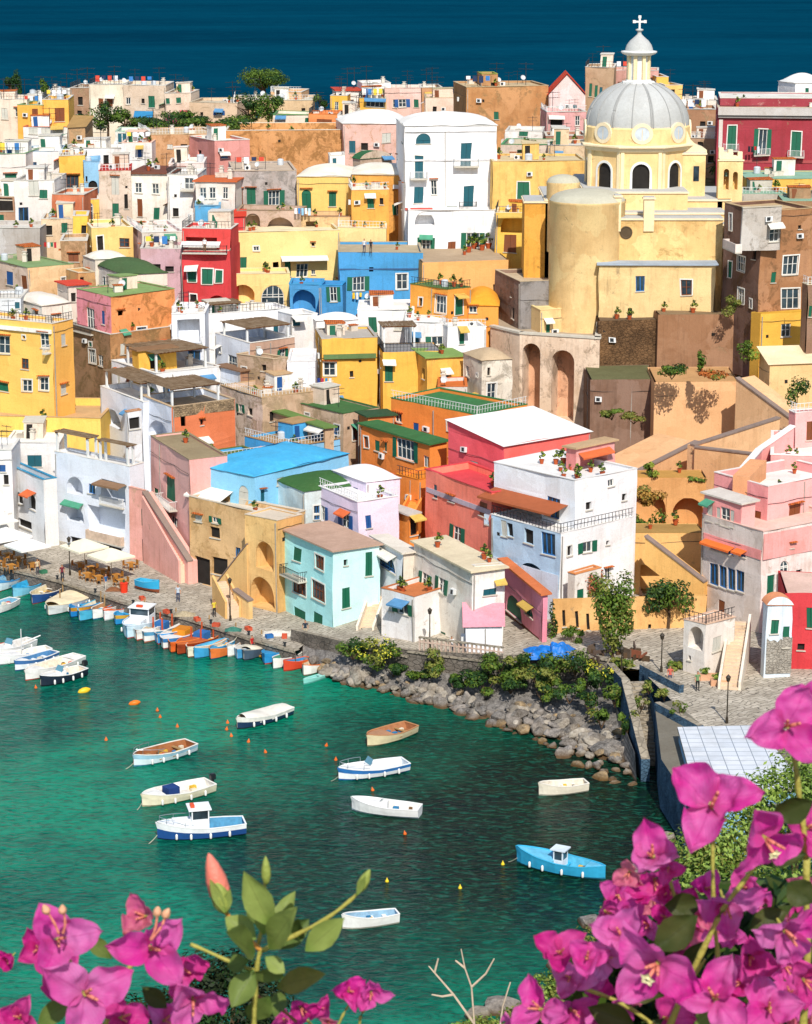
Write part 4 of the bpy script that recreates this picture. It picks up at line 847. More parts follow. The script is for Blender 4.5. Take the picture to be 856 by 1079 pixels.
# --- red house and the lilac-to-pink block
h = bld('bright red house with white framed windows and open terrace', 192, 192, 243, 264, 334, w='Gs198,283,207,297 Gs213,284,224,299 Gs227,285,234,298 Ha219,311,238,330 Ds200,310,207,318', c='#cf2f24', Y=295, D=8, rc='#d5c8b4', st=.3, par=.0, clutter=0)
h2 = bld('upper red room of the bright red house', 192, 192, 243, 241, 270, w='H196,250,229,267', c='#d63a26', Y=296.5, D=6, rc='#dcd6cc', st=.25, clutter=1); balc(h, 193, 240, 265.5, False, .9); awn(h2, 192, 233, 254, '#e9e6e0', 1.2, .4)
bld('cream house with pale green roof and blue window at far left', -18, 30, 77, 282, 318, a=35, w='B7,286,14,300', c='#e3cdb0', cr='#ecc88c', Y=292, rc='#86a06c', par=.1, pl=.4, un='#bb9158')
bld('low white house under a dark green vault', 97, 132, 176, 290, 312, a=28, w='Ws127,287,134,297', c='#e8e2d4', cr='#efe2c6', Y=291, roof='vault', rc='#4c6540', vh=1.2, pl=.2)
bld('small tan ruin house between green roofs', 70, 82, 100, 288, 320, a=30, c='#c69a54', w='D84,292,88,298', Y=290, pl=.6, rc='#d9c8a6')
h = bld('white porch house under a bright red canopy', 61, 72, 94, 301, 330, a=30, w='D75,309,80,318', c='#eadfd0', Y=286, rc='#dd4e3a', roof='eave')
h = bld('pink and orange house with ruined brick side wall', 81, 116, 184, 312, 366, a=38, w='W91,325,99,346 B107,327,110,341 B78,324,81,334', c='#ee9298', cr='#eb9a4c', Y=276, rc='#88a264', par=.1, pl=.5, un='#9c6a38', st=.3)
balc(h, 84, 103, 347, False)
h = bld('rough brown stone basement house with two white windows', 73, 116, 184, 352, 425, a=38, w='Ws94,369,101,384 W104,375,109,387', c='#9c7b4c', cr='#b9894a', Y=275, par=.05, pl=.8, un='#75603e', st=.7, clutter=0)
h = bld('yellow shed under a brown cane roof', 140, 146, 186, 371, 396, a=30, w='D158,376,164,388', c='#f1bd3c', Y=269, D=4, rc='#8c6a4c', roof='eave')
bld('white domed roofs behind the large yellow house', 14, 44, 76, 322, 346, a=34, c='#ece4d4', Y=282, roof='vault', rc='#ece2d2', vh=.8, pl=.2)
bld('white railing terrace house at far left', -16, -16, 22, 314, 342, w='T16,318,21,325', c='#dfe4e6', Y=284, D=6, par=.3)
h = bld('large warm yellow house with white windows and a corner balcony', -30, 55, 76, 341, 446, a=62, w='Wt-6,354,10,372 Wt42,351,51,367 Ws24,399,34,412 Wst42,398,52,412', c='#ffcb58', cr='#f8ba48', Y=265, st=.12, sk=.15, rc='#e9dccb', par=.35)
strip(h, -25, 54.5, 340, 344, '#f4ede0', .25); balc(h, 50, 54.5, 371, True)
h = bld('long yellow garden terrace wall below the large yellow house', -40, -40, 106, 438, 478, a=-4, c='#fdd35a', Y=262.5, D=11, rc='#cfa878', par=.9, st=.2, clutter=0, name='terrace', cat='terrace')
# --- white terraces in the centre left
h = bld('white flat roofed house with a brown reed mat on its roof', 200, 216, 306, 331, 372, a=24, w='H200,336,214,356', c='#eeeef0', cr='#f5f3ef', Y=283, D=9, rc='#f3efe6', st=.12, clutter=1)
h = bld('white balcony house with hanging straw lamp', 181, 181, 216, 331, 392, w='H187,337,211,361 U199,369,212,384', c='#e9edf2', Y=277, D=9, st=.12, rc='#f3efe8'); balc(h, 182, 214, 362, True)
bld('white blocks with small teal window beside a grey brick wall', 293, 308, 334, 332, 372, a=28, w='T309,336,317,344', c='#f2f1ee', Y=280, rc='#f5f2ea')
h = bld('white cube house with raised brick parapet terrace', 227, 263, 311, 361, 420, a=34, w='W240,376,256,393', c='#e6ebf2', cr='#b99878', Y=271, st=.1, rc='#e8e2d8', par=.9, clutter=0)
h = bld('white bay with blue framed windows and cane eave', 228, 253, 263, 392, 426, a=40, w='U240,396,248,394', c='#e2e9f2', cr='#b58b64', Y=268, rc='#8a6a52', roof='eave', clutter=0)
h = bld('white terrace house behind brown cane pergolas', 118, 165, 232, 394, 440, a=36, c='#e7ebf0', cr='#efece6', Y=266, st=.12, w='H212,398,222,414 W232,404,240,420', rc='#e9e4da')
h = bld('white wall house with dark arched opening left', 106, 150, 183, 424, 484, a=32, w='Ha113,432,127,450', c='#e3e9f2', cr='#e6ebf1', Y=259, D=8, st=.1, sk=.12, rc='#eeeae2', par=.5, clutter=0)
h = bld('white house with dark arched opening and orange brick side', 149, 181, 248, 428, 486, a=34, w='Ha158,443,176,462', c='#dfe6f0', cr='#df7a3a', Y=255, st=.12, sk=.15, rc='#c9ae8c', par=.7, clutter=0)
strip(h, 182, 247, 428, 440, '#c9ab84', .06, 'parapet', mt=stonem('#c9ab84', 1.3))
h = bld('small slatted stair box on the white arched houses', 131, 134, 149, 434, 462, a=30, w='D135,440,147,452', c='#e6e6e4', Y=256, D=4, rc='#c48c62', clutter=0)
h = bld('crumbling round stone house in the middle', 250, 288, 304, 379, 428, a=46, c='#c3ab88', cr='#cdb796', Y=266, pl=.8, un='#97825f', rc='#d0b896', st=.5, w='D276,385,281,392')
bld('bright white blank wall beside the crumbling stone house', 303, 303, 331, 381, 424, c='#eef0f4', Y=266.5, D=8, st=.08, rc='#f0ece6', clutter=0)
bld('old stone house with rough walls and arched lintels', 232, 276, 352, 420, 472, a=34, w='D261,430,266,438 D284,434,290,444', c='#dccbb0', cr='#c9ad84', Y=258, pl=.7, rc='#c4a37a', st=.5)
# --- centre yellow and white
bld('white house with a brown shuttered window and potted palm', 330, 334, 378, 338, 380, a=14, w='Rs336,346,349,363', c='#f4f2ee', Y=280, roof='vault', rc='#f5f3ee', vh=.8)
h = bld('white house with green door behind the yellow roof canopy', 377, 377, 436, 327, 362, w='G389,335,398,351', c='#f0eee9', Y=283, D=8, rc='#f6f2ea', par=.1)
h = bld('yellow house with green tiled ledge and laundry line', 333, 340, 398, 357, 440, a=8, w='Wst342,382,354,396 D368,391,372,398', c='#f6bf3e', Y=273, D=9, rc='#b9b2a8', par=.2, st=.2)
strip(h, 341, 396, 373.5, 378, '#5b7d3e', .45, 'ledge')
h = bld('wide yellow house with grey railed roof terrace', 397, 404, 466, 371, 436, a=8, w='G406,382,414,401 Ws450,387,465,403', c='#f8c03e', Y=271, D=10, rc='#8d8c8c', par=.0, st=.15, clutter=0)
h['root']['cat2'] = 1
bld('white room with teal door on the grey railed terrace', 426, 426, 470, 340, 376, w='T434,353,442,367', c='#efedea', Y=278, D=7, rc='#f4f2ec', par=.1, clutter=0)
h = bld('orange box house with green roof and white windows', 433, 472, 496, 305, 352, a=42, w='Wst459,312,470,330 Gst479,312,487,332', c='#f7ab2c', cr='#ee9c24', Y=281, rc='#597844', par=.05, st=.12)
bld('orange vaulted extension with a small pink window', 493, 493, 526, 322, 352, w='Wt493,321,503,330', c='#f2a02a', Y=283, D=9, roof='vault', rc='#f2a234', vh=1.6, st=.15)
h = bld('white sloping stair house with narrow green window', 464, 472, 512, 345, 396, a=14, w='G485,347,490,363', c='#f2f2f1', Y=276, D=6, st=.1, rc='#f2efe8')
bld('green gabled hut roofs beside the wide yellow house', 436, 450, 490, 378, 392, a=16, c='#f1b940', Y=268, D=5, w='T466,391,472,398', roof='eave', rc='#86a35a', clutter=0)
h = bld('weathered cream house with bulging parapet and tall window', 489, 508, 540, 381, 440, a=22, w='Ws514,404,523,424 D514,388,517,396', c='#ddd2bc', cr='#e3d8c2', Y=263, rc='#c2a988', roof='vault', vh=1.0, pl=.5, un='#8d8272')
bld('low white shed between the cream house and the orange parapet', 462, 462, 492, 408, 436, c='#d9d2c6', Y=262, D=6, rc='#d9763a', pl=.3)
h = bld('stone house with green roof, porch and blue doors', 298, 362, 400, 436, 486, a=40, w='W342,452,357,452 Rs372,449,380,464', c='#d9c19a', cr='#cdb28c', Y=255, rc='#456f3f', par=.15, pl=.55, un='#a58d68', st=.4)
h = bld('stone porch with white framed glazed doors and a green awning roof', 286, 343, 352, 452, 486, a=34, w='Ws311,455,322,472 U328,453,342,473 G299,455,306,463', c='#cdb084', Y=250, D=5, rc='#6d8a48', roof='eave', pl=.5, clutter=0)
# --- orange building
h = bld('orange building upper block with green roof', 412, 504, 556, 437, 512, a=40, w='B435,446,441,458', c='#f58e1c', cr='#f49a20', Y=246, rc='#3f7a48', par=.35, st=.12, sk=.15, clutter=0)
h = bld('orange building lower block with open green shutters', 380, 453, 471, 468, 552, a=34, w='G394,465,399,476 Gt405,467,408,476 O419,464,436,485 W446,480,452,506', c='#f68a18', cr='#f0901c', Y=240, rc='#3f7040', roof='eave', st=.12, sk=.15, clutter=0)
bld('dark green roofed low house left of the orange building', 378, 388, 416, 440, 466, a=24, c='#d8862c', Y=252, rc='#37553a', roof='eave', clutter=0)
h = bld('orange stair house with steps running down', 418, 440, 470, 505, 572, a=36, c='#f4921c', Y=232, rc='#e98a2c', par=.25, st=.2, sk=.2, clutter=0)
h = bld('little orange hut with grey roof and dark door', 409, 431, 440, 543, 570, a=34, w='T411,546,418,556 D431,545,439,564', c='#f29420', Y=226, rc='#c9c2b8', roof='eave', clutter=0)
# --- red / salmon building
h = bld('crimson house under a white sheet roof', 473, 532, 622, 469, 545, a=36, w='E496,487,504,510 D521,495,528,501', c='#f2585e', cr='#fa6c58', Y=229, rc='#f4f1ea', roof='shed', vh=1.1, st=.2, sk=.15, clutter=0)
h = bld('salmon tower house with open green shutters', 449, 519, 566, 519, 640, a=32, w='O478,554,486,570', c='#ff8a68', cr='#f06a50', Y=219.5, rc='#d94a50', par=.6, st=.2, clutter=0)
strip(h, 450, 518, 513, 518, '#b9a9b0', .08, 'parapet')
strip(h, 450, 518.5, 583, 640, '#d9c4a0', .12, 'stone_base', mt=wallm('#d9c4a0', .5, .5, '#94825f', .5))
# --- blue white building with pergola
h = bld('tall white and blue house above the pink boat shed', 519, 590, 668, 562, 668, a=40, w='E528,549,534,566 D534,552,540,566 D552,558,562,573 U571,561,584,584 Ha546,593,575,626', c='#b9d6ea', cr='#f6f4f1', Y=211.5, rc='#efece6', par=.05, st=.2, sk=.2, clutter=0)
strip(h, 520, 589, 586, 668, '#dfeaf4', .05, 'lower_wall')
h = bld('white restaurant terrace house with rust brown slatted canopy', 521, 606, 672, 507, 570, a=42, w='H526,520,572,546 U576,524,590,545 D617,529,623,537 W640,505,646,513 D655,520,660,527', c='#eef2f6', cr='#f6f4f1', Y=213.5, rc='#efece6', par=.5, st=.2, sk=.2, clutter=0)
balc(h, 522, 602, 549, True, 1.5, solid=wallm('#d4e6f2', .2)); awn(h, 522, 600, 513, '#a85a34', 2.4, .5, 'canopy')
h = bld('pink roof room on the white terrace house', 597, 608, 648, 473, 500, a=40, w='H612,478,640,498', c='#e58a80', cr='#e9a49a', Y=219.5, rc='#c9a880', roof='eave', clutter=0)
h = bld('small cream shed with green door under the white terrace house', 598, 606, 634, 606, 650, a=40, w='G609,622,616,640', c='#ece0cc', cr='#f3e9dc', Y=209.3, rc='#d98a50', st=.3, par=.1, clutter=0)
h = bld('pink boat shed with arched green window and brown door', 528, 572, 577, 626, 690, a=12, w='Ga534,629,550,650 Va554,639,562,649 N529,656,568,684', c='#f39aa8', cr='#ee8fa0', Y=205, D=5, rc='#d6794a', roof='eave', st=.15, clutter=0)
# --- blue, ochre, lilac and aqua houses on the quay
h = bld('turquoise roofed light blue house in the middle of the quay', 204, 268, 366, 503, 560, a=50, c='#8cd0f0', cr='#86cbee', Y=231.5, w='H212,516,243,534 Ea251,512,261,534 E292,503,299,510 W303,502,309,510 G317,520,324,538', rc='#4cb2e0', roof='vault', vh=.9, st=.15, sk=.15, clutter=0)
awn(h, 208, 246, 510, '#f2ece0', 2.0, .7)
h = bld('blue parapet wall house behind the turquoise roof', 258, 304, 358, 472, 512, a=40, c='#3aa6df', cr='#84c2e6', Y=247, rc='#b08d62', par=.3, st=.1, w='D330,490,334,497 D345,487,350,493')
h = bld('grassy roofed house behind the pink quay house', 181, 204, 280, 489, 520, a=34, c='#3aa8e0', cr='#3aa8e0', Y=242, rc='#6a7434', par=.3, clutter=0)
h = bld('dark green felt roofed white house with satellite dishes', 290, 322, 392, 519, 566, a=30, c='#dff0ee', cr='#d6e4e2', Y=229, rc='#3f6a38', roof='vault', vh=.8, w='W299,536,305,552', clutter=2)
h = bld('lilac house with white vaulted roof and blue shutters', 337, 377, 420, 529, 590, a=32, w='C339,533,344,548 C361,541,368,556 B385,543,391,557', c='#e0d2e6', cr='#efdbe6', Y=224, rc='#f6f3ee', par=.35, st=.1, sk=.1, clutter=0)
bld('white vaulted upper room of the lilac house', 352, 386, 421, 509, 534, a=32, w='B361,514,367,524 B372,514,377,526', c='#e6d8ea', cr='#efdde8', Y=229, roof='vault', rc='#f8f5f0', vh=.8, st=.1, clutter=0)
h = bld('aqua house with brown framed windows and green cellar doors', 298, 351, 400, 582, 664, a=32, w='G309,578,317,592 Rs332,585,342,600 Rs310,608,323,626 Rs329,613,343,632 G311,642,322,656 G330,646,340,661 D363,590,367,596 G385,581,392,606 G361,618,369,640', c='#b4f4f2', cr='#cff6f1', Y=PZ(351, 664, 1.9).y, rc='#c2a08a', roof='eave', st=.12, sk=.15, clutter=0, ext=1.5)
balc(h, 304, 324, 603, False)
strip(h, 299, 350.5, 645, 664, '#6f675e', .06, 'plinth', mt=stonem('#86796c', 1.4))
h = bld('slim aqua house front beside the ochre arches', 309, 318, 353, 530, 592, a=30, w='D324,538,330,552', c='#bff0ea', Y=230, rc='#9a8a50', par=.1, st=.1, clutter=0)
h = bld('ochre quay house with a blue lined loggia and a big archway', 258, 292, 318, 549, 646, a=50, w='Ha270,571,289,600 Ha264,608,289,640', c='#f0c878', cr='#e3b362', Y=PZ(296, 644, 1.7).y, rc='#dccbb4', par=.1, st=.35, sk=.35, pl=.15, un='#b98e58', clutter=0, ext=1.5)
slopewall('sloping ochre stair wall rising to the blue lined loggia', 'stair_wall', 228, 616, 260, 574, 648, 228, 224.5, 4, '#f0c878')
slopewall('short ochre stair wall in front of the big archway', 'stair_wall', 246, 622, 262, 634, 648, 221.5, 219.8, .5, '#f2cd80')
h = bld('tan rubble walled quay house with dark ruined doorways', 199, 298, 322, 545, 640, a=50, c='#dcb878', Y=225, w='D221,556,231,567 D206,588,222,616 D224,588,240,606 E262,552,267,572', D=6, rc='#d9cbb6', par=.5, st=.5, pl=.5, un='#b8925e', clutter=0)
h = bld('pink quay house with green balcony door', 159, 200, 240, 484, 626, a=18, w='Gt176,503,184,527 W180,544,187,563 G163,515,167,521', c='#f3b7aa', cr='#eaa99c', Y=234.5, rc='#9c8a6a', par=.15, st=.2, sk=.2, pl=.12, clutter=0, ext=2)
balc(h, 173, 187, 528, True, .9)
h = bld('low pink quay block at the foot of the outside stair', 135, 151, 153, 516, 606, a=50, c='#f2ae9c', cr='#f0a896', Y=241, rc='#e9b09c', par=.25, st=.35, pl=.3, un='#c9a488', clutter=0, ext=1.5)
_r, _f = slopewall('pink quay wall with green window and arched gateway under its stair', 'stair_wall', 151, 519, 198, 592, 618, 240.9, 232.3, 1.1, '#f2ae9c')
for _n, _p, _m in (('gateway', [(143.5, 606), (168, 611), (168, 584), (166, 575), (160, 569), (153, 567), (147, 570), (144, 577)], DARKROOM), ('door', [(155, 607), (167, 609.5), (167, 582), (163, 576), (157, 574)], GREEN), ('window', [(148.5, 553), (159.5, 557), (159.5, 546), (148.5, 535)], GREEN)):  # the gateway is a flat dark sheet, painted as the shade inside the arch
    g = MB(); g.poly([_f(x + 8 * (_n == 'gateway') * 0, y, .03 + .02 * (_n == 'door')) for x, y in _p], _m); g.build(_n, _r)
h = bld('white quay house with two dark arched loggias and a slatted terrace', 57, 136, 152, 492, 604, a=50, w='Ha70,502,88,521 Ha70,532,88,550 U94,510,101,520 H107,507,131,530 H94,536,131,566 D74,566,88,582 D98,574,128,598', c='#e4eaf2', cr='#e9eef4', Y=242.5, st=.1, sk=.12, rc='#e9e4da', par=.25, clutter=0, ext=2)
balc(h, 107, 131, 530, True, .35); balc(h, 94, 131, 566, True, .5, solid=plain('#d9c0a8', .8, var=.5)); awn(h, 106, 134, 505, '#8a6a4e', 1.3, .2)
h = bld('white quay house with a blue terrace on its roof', -4, 46, 60, 506, 590, a=18, w='Da31,520,37,537 D18,520,24,531 D20,548,34,556', c='#eef0f0', cr='#e4e2dc', Y=247, st=.15, rc='#3f93b8', par=.8, clutter=0, ext=2)
h = bld('white house wall with air conditioners behind the blue terrace', 6, 6, 62, 466, 500, w='D14,480,20,487 T29,479,44,492', c='#e9e6e0', Y=256, D=6, rc='#f2eee4', par=.1)
h = bld('white stair house at the far left of the quay', -18, -18, 12, 474, 590, w='D4,500,9,510 B-4,490,6,497', c='#eceae6', Y=249.5, D=6, rc='#e8e4da', ext=2)
# --- white low houses right of the aqua one
h = bld('white house with an arched turquoise window', 393, 424, 438, 583, 640, a=26, w='Ua398,583,417,600', c='#f0f0f2', cr='#e6dac6', Y=214.5, rc='#e6dccb', roof='eave', st=.25, clutter=0)
h = bld('white house with rows of green shutters and a stained front', 435, 497, 531, 603, 690, a=26, w='O445,605,452,619 O463,609,469,624 G461,665,469,670', c='#efe6d6', cr='#f1ece2', Y=PZ(497, 684, 3.3).y, rc='#e2d0ae', roof='eave', st=.45, sk=.4, pl=.25, un='#9c8a74', clutter=0, ext=2)
h = bld('low whitewashed house front with green shutters and flower terrace', 403, 437, 480, 628, 684, a=46, w='O419,635,430,647 E410,640,414,644', c='#f2efe9', Y=207.5, D=5, rc='#cb7a4a', par=.4, st=.3, pl=.2, clutter=0, ext=2)
h = bld('white house bay with small blue window', 497, 500, 530, 597, 684, a=14, w='Bs507,611,514,622 B521,611,526,622', c='#f3f0ea', Y=205.6, D=5, rc='#e9e0d0', par=.1, st=.3, clutter=0, ext=2)
h = bld('pink and white stair wedge beside the boat shed', 491, 491, 530, 660, 690, a=0, c='#eef0f2', Y=202.6, D=2.6, roof='shed', rc='#f19aa6', vh=1.4, st=.2, clutter=0, ext=2, name='outside_stair', cat='stair')
# --- church square side and lower right
h = bld('cream parish house with two dark windows beside the apse', 632, 632, 754, 279, 345, a=-3, w='U670,291,679,307 D661,324,666,333 Rs718,295,729,311', c='#f1d796', cr='#edd28c', Y=278, st=.35, sk=.5, pl=.1, rc='#a9b7c4', roof='eave', clutter=0)
h = bld('tall brick patched retaining wall below the parish house', 631, 631, 694, 338, 412, w='', c='#75563c', Y=275.5, D=5, m=stonem('#8f6d4c', 1.1, '#2e241c'), rc='#6e5a46', par=0, clutter=0, name='retaining_wall', cat='wall')
h = bld('brown plastered retaining wall right of the brick one', 690, 694, 779, 332, 410, a=3, c='#a0784a', Y=274.6, D=6, st=.7, sk=.7, rc='#8a7458', par=0, clutter=0, name='retaining_wall', cat='wall')
h = bld('dark lower retaining wall over the junk terrace', 622, 622, 692, 400, 446, w='', c='#86694a', Y=266, D=9, st=.8, sk=.8, rc='#6b6a48', par=0, clutter=0, name='retaining_wall', cat='wall')
h = bld('smooth tan retaining wall with a shadowed ledge', 690, 690, 779, 402, 520, w='', c='#ecbb7c', Y=262, D=9, st=.25, sk=.2, rc='#c89a68', par=.0, clutter=0, name='retaining_wall', cat='wall')
slopewall('long tan ramp wall climbing from the garden arches', 'ramp_wall', 657, 506, 736, 466, 560, 236, 243, 6, '#e6b678')
slopewall('tan ramp wall with dark coping above the pink terraces', 'ramp_wall', 732, 470, 822, 441, 540, 238, 246, 1.0, '#ecc084')
slopewall('tan planter wall facing the ochre garden', 'ramp_wall', 732, 472, 800, 480, 540, 237.5, 233, 2.0, '#e8b878')
slopewall('tan gable wall with a grey patch beside the stair ramp', 'gable_wall', 776, 399, 833, 442, 500, 257, 251, 3, '#ecc084')
h = bld('tall brown house with dark side wall and white windows', 764, 803, 858, 222, 338, a=22, w='Ws777,270,786,286 Ws778,304,784,320 Ws825,270,841,290 Ws824,304,842,326', c='#6f5236', cr='#ab7c46', Y=270, st=.6, sk=.6, pl=.5, un='#6b5036', rc='#c9ad84', clutter=0)  # left wall colour is darkened for the shade on that side
h = bld('grey upper house with pale blue shutters and white terrace', 782, 783, 824, 219, 262, a=10, w='W811,238,822,255', c='#c3bdb2', Y=268.8, D=6, pl=.5, un='#857a6c', rc='#cbbfa8', clutter=0, ext=.3); balc(h, 782, 822, 266, True, .8, solid=wallm('#e8d9cc', .5))
h = bld('yellow lower house with barred window under the tall brown one', 792, 802, 860, 331, 412, a=22, w='W824,341,834,355', c='#f5c034', cr='#f8c136', Y=268.3, st=.12, sk=.12, rc='#d9a63c', par=0, clutter=0)
h = bld('small old house with orange chimney at the right edge', 846, 852, 900, 300, 360, a=14, c='#8f6f4c', Y=262, D=8, pl=.6, rc='#d9c8a8', w='G851,322,855,334')
h = bld('yellow sloping stair ramp wall at the right', 800, 812, 900, 385, 420, a=12, c='#edca84', Y=259, D=3, st=.3, pl=.2, rc='#efd9b0', roof='shed', vh=1.5, clutter=0, name='stair_ramp', cat='stair')
# yellow garden walls with arches
h = bld('ochre garden retaining wall with two wide arches full of plants', 655, 655, 744, 503, 585, a=0, w='Ha657,517,702,560 Ha709,525,741,562', c='#dfa75a', Y=231, D=3.5, st=.3, sk=.3, rc='#c9974f', par=0, clutter=0, name='garden_wall', cat='wall')
h = bld('lower ochre garden wall behind the playground', 614, 614, 742, 562, 650, a=0, w='H674,596,724,640', c='#f0bf6a', Y=220, D=4, st=.3, rc='#b08d52', par=0, clutter=0, name='garden_wall', cat='wall')
slopewall('ochre stair parapet sloping down over the half arch', 'stair_wall', 680, 566, 742, 614, 627, 216, 212.5, 1.0, '#f2bf62', True)
h = bld('ochre pier wall along the playground garden', 583, 583, 745, 632, 690, a=6, w='D593,643,596,660 D607,645,610,662 D618,648,621,665 D632,650,635,668 D665,655,668,672 D683,658,686,676', c='#e6b666', Y=207.5, D=.6, st=.4, rc='#dcae66', par=0, clutter=0, name='garden_wall', cat='wall')
# --- right hand pink houses
PK = dict(st=.2, sk=.2)
h = bld('upper pink terrace house with white coping and brown window', 753, 809, 890, 512, 600, a=36, w='Nt832,532,844,550 N791,538,801,560', c='#f4a09a', cr='#f7b0a8', Y=213, rc='#f6ede4', par=.9, clutter=0, **PK)
h = bld('pink middle terrace room behind the upper pink terrace', 812, 813, 890, 479, 520, a=-8, c='#f5a8a0', Y=224, D=6, rc='#f6ede4', par=.8, clutter=0, **PK)
h = bld('pink top room with brown shutter at the right edge', 832, 839, 890, 434, 500, a=20, w='N850,443,860,463', c='#f0a098', cr='#f7b2aa', Y=230, D=6, rc='#f6efe6', par=.2, clutter=0, **PK)
slopewall('pink stair wall with stepped white coping', 'stair_wall', 786, 494, 803, 474, 540, 221, 226, .5, '#f4a8a0', cop='#f4efe8'); slopewall('upper pink stair wall with white coping', 'stair_wall', 803, 474, 837, 450, 540, 226, 229, .5, '#f4a8a0', cop='#f4efe8')
h = bld('pink bay with grey shuttered windows under a lichen covered roof', 742, 781, 796, 531, 566, a=34, w='E746,530,752,549 E756,534,760,551 W760,534,769,554 E769,537,773,555', c='#f29a92', cr='#f7aca2', Y=209.6, rc='#d8cdc0', roof='eave', clutter=0, ext=.3, **PK)
h = bld('stained lower house with blue glass windows and orange awning', 741, 804, 890, 560, 660, a=34, w='U749,571,774,582 U781,580,787,587 U748,594,757,617 U758,597,766,619 U767,599,775,621 U776,601,785,623 N757,632,764,645 Gs808,606,816,633 Wa823,591,832,607 D840,600,846,612', c='#ddd0c4', cr='#f2ddd2', Y=207, st=.45, sk=.4, pl=.3, un='#b8a898', rc='#f2c8b8', par=.5, clutter=0)
strip(h, 742, 803, 561, 571, '#f29a92', .05, 'pink_band'); strip(h, 805, 870, 563, 590, '#f6aaa0', .05, 'pink_band')
awn(h, 744, 775, 567, '#ee7430', .8, .25); awn(h, 777, 788, 577, '#ee7430', .8, .2)
h = bld('lower white cube house with blue lined arch by the square', 721, 744, 775, 659, 712, a=44, w='Ha726,661,742,684 E752,671,761,685 D726,691,729,696', c='#f0e8dc', Y=PZ(744, 712, 4.1).y, st=.3, rc='#e6bfa2', par=.15, clutter=0, ext=1.5, pl=.15)
h = bld('small pale blue house with bright green shutters', 804, 808, 836, 638, 712, a=8, w='Gs812,653,820,668 G825,660,832,683', c='#dbe8f0', Y=PZ(808, 712, 4.2).y, D=6, st=.2, rc='#e1956a', roof='barrel', vh=.7, clutter=0, ext=1.5)
strip(h, 808, 835, 672, 710, '#b9b1a4', .07, 'plinth', mt=stonem('#c4bcae', 1.5, '#7d756a'))
h = bld('bright red house at the right edge of the square', 828, 828, 890, 625, 706, a=-4, w='G851,640,860,662', c='#cf2a26', Y=196.5, D=7, st=.15, rc='#e2beac', par=0, clutter=0, ext=2)
